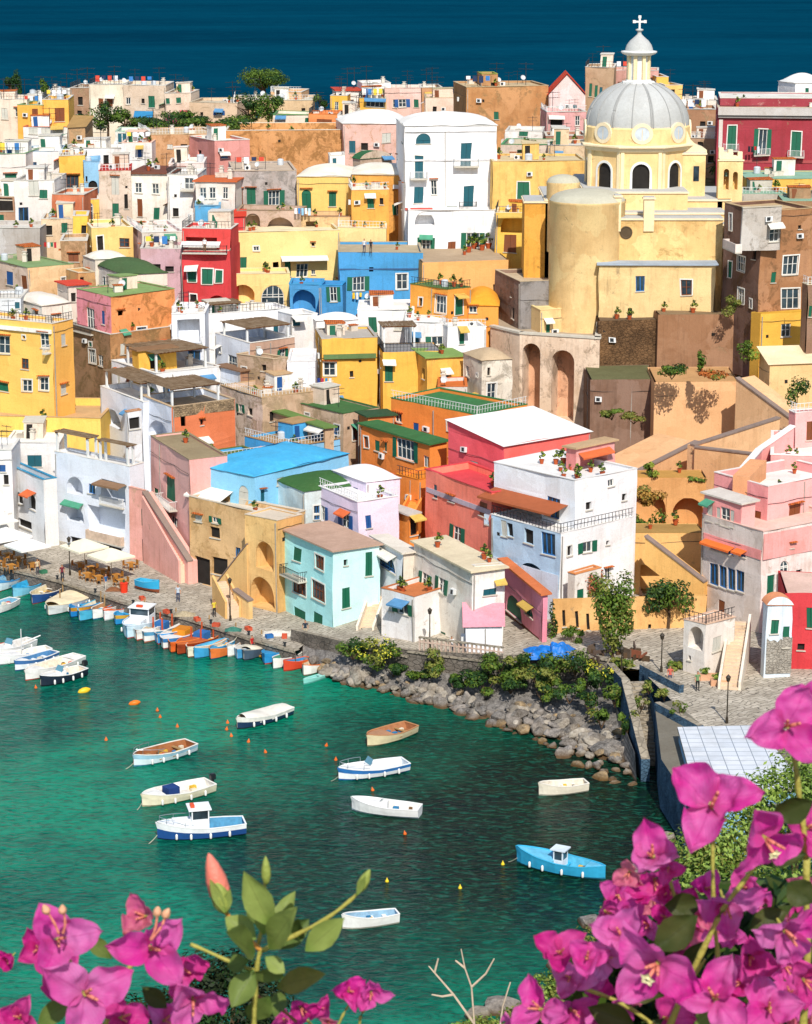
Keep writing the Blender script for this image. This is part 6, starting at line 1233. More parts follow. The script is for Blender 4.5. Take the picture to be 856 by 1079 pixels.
boat('pale blue wheelhouse boat with pink waterline', (134, 670), (168, 646), '#cfe6f0', '#5fb4dc', rail='#e2eef2', bottom='#cc5a5a', extra='fkKd', kind='motor', name='wheelhouse_boat', grp=GA, deck='#cfe4ec', fb=.75)
boat('white boat carrying red brown wooden posts and a blue box', (152, 674), (188, 655), '#f0efe8', '#d8c4a0', rail='#f4f0e4', bottom='#d07a5c', extra='PfA', kind='motor', name='fishing_boat', grp=GA, deck='#f0ede4', band='#5f9fc0')
boat('white and blue boat with an orange yellow engine box', (172, 681), (212, 658), '#eef0ee', '#e8e4dc', rail='#f2f0ea', bottom='#b04a4a', extra='BfA', kind='motor', name='fishing_boat', grp=GA, deck='#e9e9e4', band='#3f84c0')
boat('rust orange wooden fishing boat with brown gear', (187, 687), (236, 664), '#9a3f1f', '#c46a34', rail='#e0763a', bottom='#3a1f14', extra='PFAn', kind='double', name='fishing_boat', grp=GA, deck='#c4622f', beam=.3)
boat('light blue rowing boat next to the rust orange fishing boat', (205, 691), (243, 678), '#3f9fd0', '#5fb8dc', rail='#4fb0dc', bottom='#2a5f80', extra='t', grp=GA)
boat('small white boat between the blue one and the inflatable', (240, 689), (263, 676), '#f2f0ea', '#e4dccb', rail='#f6f2e8', bottom='#c9c4ba', extra='t', grp=GA)
boat('grey inflatable style boat with cream cover', (257, 693), (284, 677), '#4a5a6a', '#d8d0bc', rail='#cfc9ba', bottom='#2a3440', extra='cm', grp=GA, deck='#e2d8c0', beam=.42)
boat('blue decked boat with red waterline', (279, 697), (302, 682), '#2f8fca', '#4fa4d4', rail='#3fa0d4', bottom='#c04434', extra='FA', grp=GA, deck='#3f9cd0', beam=.42)
boat('red rowing boat with blue inside', (299, 704), (326, 697), '#d8482c', '#3f8cc0', rail='#e8683c', bottom='#a83420', extra='t', grp=GA)
boat('white boat with bright orange rim', (320, 709), (344, 697), '#f0ede4', '#e4cfae', rail='#ee7a2c', bottom='#7a5a4a', extra='t', grp=GA, beam=.4)
boat('narrow turquoise kayak beyond the orange rimmed boat', (320, 718), (350, 708), '#8fd8cc', '#7fd0c4', rail='#a8e4d8', bottom='#5fa49c', extra='F', kind='double', grp=GA, deck='#8fd8cc', beam=.16, fb=.3, name='kayak', cat='kayak')
boat('small red and white boat cut off by the left edge', (-14, 688), (10, 682), '#f0ece6', '#d8c8b0', rail='#e05a3a', bottom='#a8302a', extra='t', grp=GC)
boat('white sailing dinghy with two poles in the left raft', (-6, 698), (52, 686), '#f2f0ec', '#e9e2d4', rail='#f6f4ee', bottom='#8a9298', extra='MFnd', kind='motor', grp=GC, deck='#f0eee8', beam=.26)
boat('white boat with blue cushions in the left raft', (16, 704), (58, 690), '#e8ecee', '#4f84b0', rail='#f2f2ee', bottom='#2a4a78', extra='tdf', grp=GC, beam=.28, band='#3f6fa4')
boat('large white boat with yellow hull band in the left raft', (27, 714), (84, 694), '#f2efe8', '#e9ddc4', rail='#f6f2e8', bottom='#c04a3c', extra='fdA', grp=GC, beam=.27, band='#f0eee6', kind='motor', deck='#f2eee4').name
boat('white motorboat with near black hull in the left raft', (43, 720), (88, 707), '#1f2a3a', '#e4d8c4', rail='#f4f2ec', bottom='#12161c', extra='FWdnm', kind='motor', name='motorboat', grp=GC, deck='#efece4', beam=.34)
boat('white boat with red waterline squeezed between the wheelhouse and the post boat', (144, 672), (177, 650), '#f0ece4', '#c9824a', rail='#f0ece2', bottom='#c8402c', extra='tn', grp=GA)
boat('blue and white skiff behind the engine box boat', (166, 676), (200, 654), '#3f8fc8', '#d8c8a8', rail='#e8e6e0', bottom='#b8483a', extra='tnm', grp=GA)
boat('orange skiff between the engine box boat and the rust one', (180, 685), (222, 662), '#e86a2c', '#c8915a', rail='#f08a3c', bottom='#5a2a1c', extra='tn', grp=GA)
boat('small blue skiff between the white one and the inflatable', (250, 692), (274, 676), '#4a9ccc', '#d8d0c0', rail='#e8e8e4', bottom='#2a4a6a', extra='tn', grp=GA)
boat('white skiff at the left edge below the left quay end', (-12, 646), (16, 634), '#f0ece6', '#7fb4cc', rail='#f4f0e8', bottom='#3a6a8a', extra='tn', grp=GC)
boat('white cruiser with grey canvas at the top of the left raft', (-10, 692), (34, 677), '#f2f0ea', '#d8d4cc', rail='#f4f2ec', bottom='#4a5a6a', extra='FWdn', kind='motor', name='motorboat', grp=GC, deck='#f2f0ea', beam=.3)
boat('turquoise skiff beside the blue ochre striped boat', (84, 652), (118, 634), '#4fb4d4', '#e0d4b8', rail='#5fc0dc', bottom='#2a5a6a', extra='tn', grp=GA)
boat('small white tender between the blue ochre boat and the orange one', (98, 650), (126, 636), '#f4f2ea', '#b8845a', rail='#f4f0e6', bottom='#3a7aa0', extra='tnm', grp=GA)
boat('cream wooden boat between the rust one and the light blue one', (198, 690), (238, 670), '#efe4c8', '#a8703f', rail='#f2ead4', bottom='#8a3a28', extra='tn', grp=GA)
boat('orange and blue skiff after the light blue rowing boat', (222, 692), (252, 676), '#e87a3a', '#4f9cc8', rail='#f0a050', bottom='#2a4a6a', extra='tn', grp=GA)
boat('white boat with green inside near the red rowing boat', (288, 702), (314, 690), '#f2f0e8', '#4f9a80', rail='#f4f2ea', bottom='#7a8a8a', extra='tn', grp=GA)
boat('navy skiff moored nearest the left quay stakes', (34, 634), (64, 618), '#2a4f8a', '#d8c8a0', rail='#e8e4d8', bottom='#8a3a2c', extra='tn', grp=GA)
boat('turquoise boat pulled up on the quay near the cafe', (168, 619), (145, 614), '#2fa4d0', '#3fb4dc', rail='#5fc0e0', bottom='#8a4a2c', extra='t', z=QZ + .3, beam=.36)
# yellow / orange floats and buoys
def float_(label, x, y, L, hexc, rz):
    g = MB(); m = plain(hexc, .45, var=.2); g.lathe([(.001, -L / 2), (L * .16, -L * .36), (L * .24, -.05 * L), (L * .22, L * .2), (L * .1, L * .42), (.001, L / 2)], (0, 0, 0), m, 14)
    T = Matrix.Rotation(rz, 4, 'Z') @ Matrix.Rotation(radians(84), 4, 'Y'); g.V = [tuple(T @ Vector(v)) for v in g.V]; g.smooth = True; p = PZ(x, y, .1); g.V = [(v[0] + p.x, v[1] + p.y, v[2] + .12) for v in g.V]
    o = g.build('float', world=(p.x, p.y, 0)); tag(o, label, 'buoy')
float_('big yellow pear shaped mooring float', 89, 728, 1.25, '#f2c42c', .5); float_('big orange mooring float', 142, 741, 1.1, '#ee7a1f', .3)
me = None
for i, (x, y) in enumerate([(166, 749), (169, 756), (187, 766), (112, 780), (239, 769), (244, 776), (262, 782), (280, 793), (344, 786), (354, 801), (393, 833), (427, 879), (38, 725), (240, 762)]):
    if me is None:
        g = MB(); g.lathe([(.001, -.15), (.2, -.1), (.24, .05), (.18, .2), (.07, .34), (.05, .5), (.001, .52)], (0, 0, 0), plain('#ee6a1c', .45, var=.15), 12); g.smooth = True; g.V = [tuple(c * .6 for c in v) for v in g.V]; o = g.build('buoy'); me = o
    else: o = me.copy(); COL.objects.link(o)
    o.location = PZ(x, y, 0); tag(o, 'small orange buoy floating in the green water', 'buoy', 'small orange buoys'); o.rotation_euler = (U_(-.2, .2), U_(-.2, .2), 0)
for i, (x, y) in enumerate([(408, 929), (530, 911), (485, 936)]):
    o = bpy.data.objects.new('buoy', me.data.copy() if i == 0 else yb.data); COL.objects.link(o)
    if i == 0: yb = o; o.data.materials[0] = plain('#f2cf2c', .45, var=.1)
    o.location = PZ(x, y, 0); tag(o, 'small yellow buoy in the open water between rowing boats', 'buoy', 'small yellow buoys')

def rope(label, x0, y0, x1, y1, z0=.7, z1=QZ):
    a = PZ(x0, y0, z0); b = PZ(x1, y1, z1); g = MB(); g.tube([a.lerp(b, k / 6) - Vector((0, 0, .5 * sin(pi * k / 6) * min(1, (b - a).length / 6))) for k in range(7)], .03, plain('#c8bfa8', .9), 4); o = g.build('mooring_rope'); tag(o, label, 'rope', 'mooring ropes between boats and quay')
for q in [(45, 613, 48, 604), (96, 623, 98, 620), (107, 631, 112, 625), (139, 637, 142, 632), (150, 641, 154, 636), (168, 646, 170, 641), (188, 655, 190, 647), (212, 658, 214, 652), (236, 664, 238, 660), (243, 678, 252, 668), (263, 676, 266, 671), (284, 677, 288, 676), (302, 682, 306, 682)]: rope('slack mooring rope from a boat to the quay edge', *q)
for q in [(141, 804, 128, 812), (150, 846, 142, 856), (166, 880, 152, 892), (357, 818, 344, 824), (545, 904, 530, 908)]: rope('anchor rope slanting into the water from a moored boat', *q, .6, -.2)
# ================= rocks, plants, props =================
def foliage(mb, c, rad, n, size, mats, seed=0, flat=.0, clumps=None, up=0.4):
    rs = random.Random(seed); K = clumps or max(5, int(n / 130)); cl = []
    for _ in range(K):
        while True:
            v = Vector((rs.uniform(-1, 1), rs.uniform(-1, 1), rs.uniform(-1, 1)))
            if .25 < v.length < 1: break
        v *= .78; cl.append((v, rs.uniform(.28, .5), rs.choice(mats)))
    for i in range(n):
        v, r, m = cl[i % K]; d = Vector((rs.gauss(0, 1), rs.gauss(0, 1), rs.gauss(0, 1))); d.normalize(); d *= r * rs.uniform(.55, 1.05)
        p = v + d; p = Vector((c[0] + p.x * rad[0], c[1] + p.y * rad[1], c[2] + p.z * rad[2]))
        nrm = (d.normalized() + Vector((0, 0, up)) + Vector((rs.uniform(-.6, .6), rs.uniform(-.6, .6), rs.uniform(-.6, .6)))).normalized()
        a = nrm.orthogonal().normalized(); a.rotate(Matrix.Rotation(rs.uniform(0, 6.28), 3, nrm)); b = nrm.cross(a); s = size * rs.uniform(.6, 1.3)
        mb.poly([p - a * s, p - b * s * .5, p + a * s, p + b * s * .5], m if rs.random() > .25 else rs.choice(mats))
LG = leafm('#2f4a1c', '#7d9a34'); LD = leafm('#16301a', '#3f6428'); LO = leafm('#5f6a28', '#a8a850'); LY = leafm('#6f8a2c', '#b4c04c'); BARK = plain('#5a4632', .95, var=.6)
def tree(label, px, py, zb, hh, rx, rz, n=2200, mats=None, size=.22, name='tree', cat='tree', grp=None, Y=None, trunk=.16, seed=None, ry=None):
    p = PZ(px, py, zb) if Y is None else PY(px, py, Y); root = thing(name, label, cat, tuple(p), grp); mats = mats or [LG, LD]
    seed = seed if seed is not None else int(px * 7 + py); rs = random.Random(seed)
    t = MB(); cz = p.z + hh - rz
    t.tube([(p.x, p.y, p.z - .6), (p.x + .1, p.y, p.z + hh * .3), (p.x - .05, p.y + .1, cz), (p.x, p.y, cz + rz * .4)], [trunk, trunk * .8, trunk * .5, trunk * .15], BARK, 8)
    for k in range(6):
        a = rs.uniform(0, 6.28); z0 = p.z + hh * rs.uniform(.25, .5); t.tube([(p.x, p.y, z0), (p.x + cos(a) * rx * .4, p.y + sin(a) * rx * .4, (z0 + cz) / 2 + .2), (p.x + cos(a) * rx * .75, p.y + sin(a) * rx * .75, cz + rs.uniform(-.3, .5) * rz)], [trunk * .5, trunk * .3, trunk * .08], BARK, 5)
    t.build('trunk', root); f = MB(); foliage(f, (p.x, p.y, cz), (rx, ry or rx, rz), n, size, mats, seed); f.build('crown', root); return root
def shrub(label, px, py, zb, rx, rz, n=500, mats=None, size=.17, name='shrub', grp=None, Y=None, ry=None, cat='shrub', stems=True, fl=None):
    p = PZ(px, py, zb) if Y is None else PY(px, py, Y); root = thing(name, label, cat, tuple(p), grp); f = MB(); mats = mats or [LG, LD, LO]
    foliage(f, (p.x, p.y, p.z + rz * .6), (rx, ry or rx, rz), n, size, mats, int(px * 13 + py)); f.build('foliage', root)
    if stems:
        t = MB(); rs = random.Random(int(px))
        for k in range(5): a = rs.uniform(0, 6.28); t.tube([(p.x, p.y, p.z - .3), (p.x + cos(a) * rx * .4, p.y + sin(a) * rx * .4, p.z + rz * .6)], [.05, .02], BARK, 4)
        t.build('stem', root)
    if fl: g = MB(); foliage(g, (p.x, p.y, p.z + rz * .7), (rx, ry or rx, rz), int(n / 7), size * .8, [plain(fl, .7)], int(px)); g.build('flowers', root)['kind'] = 'stuff'
    return root
# ---- rocks under the sea wall
WL = [(330, 702), (345, 715), (400, 727), (450, 740), (500, 755), (545, 772), (580, 788), (610, 806), (636, 822), (664, 824)]
WLp = [PZ(x, y, 0) for x, y in WL]
def wlY(x):
    return interp([(p.x, p.y) for p in WLp], x)
def wallY(x): return interp([(p.x, p.y) for p in WP[:8]], x)
def rockm(a, b):
    t = NT('boulder_stone'); oi = t.n('ShaderNodeObjectInfo'); n = t.noise(1.3, 8, .75, dist=.4); n2 = t.noise(7, 5, .7); sx = t.n('ShaderNodeSeparateXYZ'); t.l(t.pos, sx.inputs[0])
    col = t.mix(t.ramp(n, .38, .64), lin(a, .8), lin(b, .8)); col = t.mix(t.ramp(oi.outputs['Random'], 0, 1, 0, .5), col, lin('#8a7a66', .6)); col = t.mix(t.ramp(n2, .5, .7, 0, .4), col, lin('#d8cfc0', .8))
    col = t.mix(t.ramp(sx.outputs[2], .45, .1, 0, .85), col, lin('#6a4a1c', .6)); t.bump(t.math('ADD', n, t.math('MULTIPLY', n2, .3)), .9, .15); return t.fin(col, .9, .2)
RM = [rockm('#b4aaa0', '#5f5a56'), rockm('#cfc4b2', '#7a6f62'), rockm('#98928c', '#454240'), rockm('#c4a578', '#6a5a44')]
mb = MB()
def shore_f(u, v):
    x = WLp[0].x - 1 + (WLp[-1].x + 1.5 - WLp[0].x) * u; y0 = wlY(x) - 1.5; y1 = min(wallY(x) + 1.5, 214); y = y0 + (y1 - y0) * v; return (x, y, -1.1 + 2.9 * min(1, v * 1.3) + mnoise.noise(Vector((x * .4, y * .4, 0))) * .3)
mb.grid(shore_f, 50, 12, RM[2]); struct('shore', mb)
rprot = []
for k in range(7):
    bm = bmesh.new() if False else None
    me = bpy.data.meshes.new('rock'); import bmesh
    bm = bmesh.new(); bmesh.ops.create_icosphere(bm, subdivisions=2, radius=1); rs = random.Random(k + 40); pl_ = [(Vector((rs.gauss(0, 1), rs.gauss(0, 1), rs.gauss(0, 1))).normalized(), rs.uniform(.55, .85)) for _ in range(9)]
    for v in bm.verts:
        for n_, d_ in pl_:
            q = v.co.dot(n_)
            if q > d_: v.co -= n_ * (q - d_)
        v.co *= 1 + .12 * mnoise.noise(v.co * 2 + Vector((k, 0, 0)))
    bm.to_mesh(me); bm.free(); me.materials.append(RM[k % 4]); rprot.append(me)
rs = random.Random(3); cnt = 0
cands = []
while len(cands) < 290:
    x = rs.uniform(WLp[0].x, WLp[-1].x + 1); y0, y1 = wlY(x), min(wallY(x), 212)
    w_ = max(.5, y1 - y0)
    if rs.random() > (w_ / 12) + .25: continue
    v = rs.random() ** .8; y = y0 - .6 + (w_ * (.66 if x > WLp[3].x else .7)) * v; cands.append((x, y, v))
for x, y, v in cands:
    o = bpy.data.objects.new('rock', rs.choice(rprot)); COL.objects.link(o); s = rs.choice([.25, .32, .42, .52, .66, .85]) * rs.uniform(.8, 1.1)
    o.location = (x, y, -.25 + 1.35 * v * .9 + rs.uniform(-.1, .25)); o.scale = (s * rs.uniform(.9, 1.5), s * rs.uniform(.8, 1.2), s * rs.uniform(.55, .9)); o.rotation_euler = (rs.uniform(-.4, .4), rs.uniform(-.4, .4), rs.uniform(0, 6.28))
    tag(o, 'rough grey boulder heaped below the sea wall', 'rock', 'boulders below the sea wall')
# ---- shrubs over the sea wall
for i, (x, y, zb, rx, rz, lab) in enumerate([(372, 692, 2.3, 1.6, 1.1, 'leafy bush at the start of the sea wall beside the aqua house'), (398, 698, 2.3, 2.0, 1.4, 'round green bush spilling over the wall with yellow blossom'), (458, 706, 2.4, 1.7, 1.3, 'dark bush on the sea wall below the pierced balustrade'), (500, 716, 2.4, 1.6, 1.0, 'wide bush hugging the wall foot near the boulders'), (528, 706, 3.4, 2.0, 1.2, 'large green bush at the end of the balustrade'), (556, 710, 3.3, 1.9, 1.2, 'thick bush in the middle of the green wall growth'), (583, 707, 3.6, 1.9, 1.1, 'bush below the blue tarpaulin'), (606, 709, 3.6, 1.9, 1.5, 'bush creeping toward the wall corner'), (575, 726, 2.3, 1.4, .9, 'lowest bush rooted among the boulders'), (634, 716, 3.8, 1.6, 1.3, 'pale olive bush hanging at the wall corner'), (648, 742, 2.6, 1.2, 1.7, 'ivy like bush hanging beside the stair wall'), (661, 770, 2.0, 1.0, 1.3, 'small bush low on the stair wall')]):
    shrub(lab, x, y, zb, rx, rz, n=int(520 * rx), mats=[LG, LD, LG, LO] if i % 3 else [LD, LG], grp='bushes growing over the sea wall', fl='#c9c23a' if i in (1, 9) else None)
for i, (x, y, zb, rx, rz) in enumerate([(415, 710, 1.4, 1.4, .7), (440, 714, 1.4, 1.3, .7), (478, 722, 1.5, 1.4, .8), (512, 726, 1.8, 1.6, .9), (538, 728, 2.0, 1.8, 1.0), (572, 736, 2.0, 1.7, .9), (600, 738, 2.4, 1.6, 1.1), (622, 748, 2.2, 1.4, 1.0), (634, 764, 1.8, 1.0, .9), (566, 718, 3.0, 1.8, 1.0), (618, 722, 3.2, 1.4, 1.2)]):
    shrub('scrubby bush rooted between the sea wall and the boulders', x, y, zb, rx, rz, int(430 * rx), [LG, LD, LO] if i % 2 else [LG, LD], grp='scrub at the foot of the sea wall')
for i, (x, y, zb, rx, lab) in enumerate([(684, 728, 4, .9, 'small plant growing on the inner stair wall'), (700, 735, 4.6, .9, 'trailing weeds on the parapet of the square'), (716, 752, 4.6, 1.0, 'dry weeds on the wall above the white roof'), (676, 745, 3.2, .8, 'dark weeds inside the stairway')]): shrub(lab, x, y, zb, rx, .7, 260, [LO, LG], .13)
# ---- garden
tree('tall slender garden tree in front of the ochre wall', 645, 692, 4, 8.2, 2.0, 3.9, 2600, [LG, LO, LG], .2)
tree('dense round dark green tree in the walled garden', 704, 660, 4.2, 4.6, 2.5, 2.0, 2600, [LD, LD, LG], .18)
tree('reddish flowering garden tree beside the white wing', 628, 648, 4.5, 5.0, 1.5, 2.0, 1100, [LG, plain('#b86a4a', .8), LO], .16)
for x, y, zb, rx, rz, lab, m_ in [(655, 650, 4.4, 1.8, .9, 'low garden bushes by the playground frame', [LG, LO]), (582, 668, 4.2, .6, 2.0, 'climbing plant on the corner of the pink boat shed', [LG, LD]), (604, 676, 4, 1.1, .9, 'bush beside the blue tarpaulin', [LG]), (735, 690, 4, 1.3, .9, 'shaggy bush beside the lower white cube house', [LO, LG]), (655, 700, 4, 1.5, .6, 'dry low plants along the square railing', [LO, LO, LG]), (712, 706, 4, 1.0, .5, 'planted strip below the lamp by the square', [LO, LG]), (672, 560, 9, 1.9, 1.5, 'big leafy plant in the left garden arch', [LD, LG]), (700, 566, 9, 1.8, 1.8, 'spiky green plants between the two arches', [LG, LD]), (728, 572, 9, 1.6, 1.1, 'shrubs in the right garden arch', [LG, LO]), (680, 530, 9.6, 2.2, 1.2, 'dry straw coloured creeper in the left arch', [LO, plain('#a8823c', .9)]), (688, 500, 14.5, 1.0, .9, 'yellow green bush on top of the arched wall', [LY, LG]), (732, 508, 14.2, 1.0, .5, 'small plants on top of the right arch', [LY, LG]), (773, 478, 16, .9, .7, 'bright green plant at the tan wall corner', [LY])]:
    shrub(lab, x, y, zb, rx, rz, int(420 * rx), m_, .17, Y={560: 226, 566: 226, 572: 226, 530: 228, 500: 231.4, 508: 231.4, 478: 246}.get(y))
for x, y, Y, rx, rz, lab, m_ in [(708, 397, 258, 2.2, .9, 'dark green shrub at the foot of the brown wall', [LD, LG]), (738, 392, 258, .9, 1.8, 'upright weed against the brown wall', [LG]), (752, 398, 257.5, 2.0, .8, 'rust coloured bush on the tan wall ledge', [LO, plain('#b0622c', .9)]), (786, 380, 262, 1.6, 1.5, 'yellow green bush in the wall corner', [LY, LG]), (768, 330, 272, 1.6, 1.2, 'brownish creeper under the white terrace', [LO, LG]), (840, 425, 244, 1.5, 2.2, 'dark agave plants near the right edge', [LD, LG]), (630, 398, 272, .9, .7, 'tuft of weeds on the arched wall', [LG]), (645, 440, 258, 1.8, .7, 'weeds on the junk terrace', [LG, LO]), (668, 444, 258, 1.8, .6, 'dry plants among junk on the terrace', [LO, plain('#7a4a2c', .9)])]:
    shrub(lab, x, y, 0, rx, rz, int(380 * rx), m_, .17, Y=Y)
# ---- ridge and roof-town trees
tree('broad umbrella pine crown rising over the ridge roofs', 278, 108, 0, 6.5, 4.6, 2.0, 5000, [LG, LD, LG], .2, Y=412, trunk=.4, ry=4)
for x, y, hh, rx, rz, Y, lab in [(262, 132, 5, 3, 2.4, 384, 'dark green ridge tree left of the sandstone block'), (283, 128, 5.5, 3.4, 2.6, 385, 'dark green ridge tree above the cream box room'), (246, 148, 3.5, 3.6, 1.7, 362, 'low green tree behind the salmon house'), (114, 142, 5.5, 3.2, 2.5, 378, 'pale green tree beside the tall cream house'), (132, 142, 4, 2.6, 1.8, 378, 'second tree in the hedge below the ridge'), (158, 138, 3, 4, 1.3, 380, 'clipped hedge tree under the blue awning'), (192, 138, 3.2, 4.5, 1.4, 380, 'hedge tree under the pink awnings'), (214, 138, 2.6, 3, 1.2, 380, 'small hedge tree at the right of the awnings'), (8, 142, 4.5, 4, 2.2, 385, 'green trees at the far left below the cream house'), (80, 138, 3, 2.6, 1.2, 382, 'small tree under the yellow ridge house'), (12, 105, 4.5, 1.5, 1.8, 420, 'bush on the ridge at far left'), (48, 104, 3.5, 1.2, 1.5, 414, 'little bush between the ridge roofs'), (338, 122, 3.5, 1.8, 1.4, 402, 'small green tree by the yellow ridge house')]:
    tree(lab, x, y, 0, hh, rx, rz, int(420 * rx), [LD, LG], .24, Y=Y, trunk=.2)
f = MB(); p = PY(18, 104, 416); root = thing('cypress_tree', 'dark slim cypress against the sea on the ridge', 'tree', tuple(p)); foliage(f, (p.x, p.y, p.z + 2), (.9, .9, 3.4), 1500, .18, [LD], 5, clumps=16); f.build('crown', root); f = MB(); f.tube([(p.x, p.y, p.z - 3), (p.x, p.y, p.z + 2)], .15, BARK); f.build('trunk', root)
# little palm by the courtyard
def palm(label, px, py, Y, hh, r):
    p = PY(px, py, Y); root = thing('palm', label, 'palm', tuple(p)); t = MB(); t.tube([(p.x, p.y, p.z - 1), (p.x, p.y, p.z + hh)], [.2, .14], BARK, 7); t.build('trunk', root); f = MB()
    for k in range(16):
        a = k * .7; el = .9 - (k % 4) * .45; pts = []
        for j in range(6): s_ = r * j / 5; pts.append(Vector((p.x + cos(a) * s_ * cos(el), p.y + sin(a) * s_ * cos(el), p.z + hh + s_ * sin(el) - s_ * s_ * .35 / r)))
        sd_ = Vector((-sin(a), cos(a), 0))
        for j in range(5): w0, w1 = .28 * r * sin(pi * (j + .5) / 6.5), .28 * r * sin(pi * (j + 1.5) / 6.5); f.poly([pts[j] - sd_ * w0 * .5, pts[j + 1] - sd_ * w1 * .5, pts[j + 1] + Vector((0, 0, .05)), pts[j]], LD); f.poly([pts[j], pts[j + 1], pts[j + 1] + sd_ * w1 * .5, pts[j] + sd_ * w0 * .5], LG)
    f.build('crown', root)
palm('small palm against the courtyard house right of the dome', 754, 186, 345, 1.6, 1.6)
# ---- lamps
def lamp(label, px, py, zb, hh):
    p = PZ(px, py, zb); root = thing('street_lamp', label, 'street lamp', tuple(p), 'street lamps on the quay'); g = MB(); m = plain('#3a3226', .6, var=.3)
    g.tube([(p.x, p.y, p.z), (p.x, p.y, p.z + .5), (p.x, p.y, p.z + .52), (p.x, p.y, p.z + hh - .5)], [.13, .11, .06, .045], m, 8); g.build('pole', root)
    g = MB(); g.lathe([(.06, hh - .5), (.13, hh - .45), (.2, hh - .12), (.24, hh - .1), (.06, hh + .1), (.001, hh + .16)], (p.x, p.y, p.z), m, 6); g.build('lantern', root)
lamp('street lamp on the quay in front of the ochre archway', 243, 654, QZ, 4.2); lamp('street lamp in front of the white house with green shutters', 453, 682, 3.15, 3.6); lamp('street lamp on the square beside the white paved roof', 766, 762, RZ, 4.0); lamp('lamp at the planted strip by the square steps', 697, 708, RZ, 3.4)
lamp('lamp post standing by the cafe parasols', 74, 606, QZ, 4.0); lamp('thin lamp by the sea wall corner', 655, 708, RZ, 2.2)
# ---- parasols, tables, chairs, people
def parasol(label, px, py, zb, w, hh=2.7, hexc='#efe4c8', grp=None, Y=None, rz=.7, closed=False):
    p = PZ(px, py, zb) if Y is None else PY(px, py, Y); root = thing('parasol', label, 'parasol', tuple(p), grp); g = MB(); m = plain(hexc, .85, var=.12, sc=.8)
    c = [(p.x + (w if not closed else .22) * cos(rz + k * pi / 2 + pi / 4), p.y + (w if not closed else .22) * sin(rz + k * pi / 2 + pi / 4), p.z + (hh if not closed else .9)) for k in range(4)]; top = (p.x, p.y, p.z + hh + (w * .32 if not closed else 0)); 
    for k in range(4):
        a, b = c[k], c[(k + 1) % 4]; mid = tuple((a[i] + b[i]) / 2 - (0 if i < 2 else 0) for i in range(3)); g.poly([a, mid, top], m); g.poly([mid, b, top], m); g.poly([a, b, (b[0], b[1], b[2] - .18), (a[0], a[1], a[2] - .18)], m)
    g.build('canopy', root); g = MB(); g.tube([(p.x, p.y, p.z), (p.x, p.y, p.z + hh + .1)], .04, plain('#b8a488', .6), 6); g.box(p.x - .3, p.y - .3, p.z, p.x + .3, p.y + .3, p.z + .08, KERB); g.build('pole', root)
parasol('big cream cafe parasol, left one of the overlapping pair', 90, 604, QZ, 2.6, 2.9); parasol('big cream cafe parasol, right one of the overlapping pair', 118, 612, QZ, 2.5, 2.7)
parasol('white cafe parasol at the left edge of the quay', 8, 592, QZ, 2.8, 2.9, '#f4efe6'); parasol('white cafe parasol left of the cream pair', 30, 600, QZ, 2.5, 2.6, '#f6f2ea'); parasol('off white awning parasol behind the left cafe', -4, 578, QZ, 2.6, 3.2, '#efe9dd')
def chair0():
    root = thing('chair', 'wooden cafe chair on the quay', 'chair', (0, 0, 0), 'cafe chairs on the quay'); m = plain('#a8702c', .7, var=.3); g = MB(); g.box(-.22, -.22, .42, .22, .22, .47, m); g.build('seat', root); g = MB(); g.box(-.22, .18, .48, .22, .22, .92, m); g.build('backrest', root)
    for x in (-.2, .17):
        for y in (-.2, .17): g = MB(); g.box(x, y, 0, x + .04, y + .04, .42, m); g.build('leg', root)
    return root
def table0():
    root = thing('table', 'small square cafe table on the quay', 'table', (0, 0, 0), 'cafe tables on the quay'); m = plain('#c98a3a', .6, var=.3); g = MB(); g.box(-.38, -.38, .7, .38, .38, .75, m); g.build('tabletop', root); g = MB(); g.tube([(0, 0, 0), (0, 0, .7)], .04, IRON, 6); g.box(-.2, -.2, 0, .2, .2, .03, IRON); g.build('base', root); return root
ch = chair0(); tb = table0(); used = [0, 0]
def put(k, proto, p, rz):
    if not used[k]: used[k] = 1; proto.location = p; proto.rotation_euler = (0, 0, rz); return proto
    return dup(proto, p, rz)
for x, y in [(84, 600), (96, 604), (108, 607), (122, 612), (92, 611), (104, 614), (8, 590), (20, 594), (34, 600), (-2, 598), (12, 602), (138, 600), (128, 618)]:
    p = PZ(x, y, QZ + .01); put(1, tb, p, .7)
    for k in range(3): a = .7 + k * 2.1; put(0, ch, (p.x + cos(a) * .62, p.y + sin(a) * .62, QZ + .01), a - pi / 2)
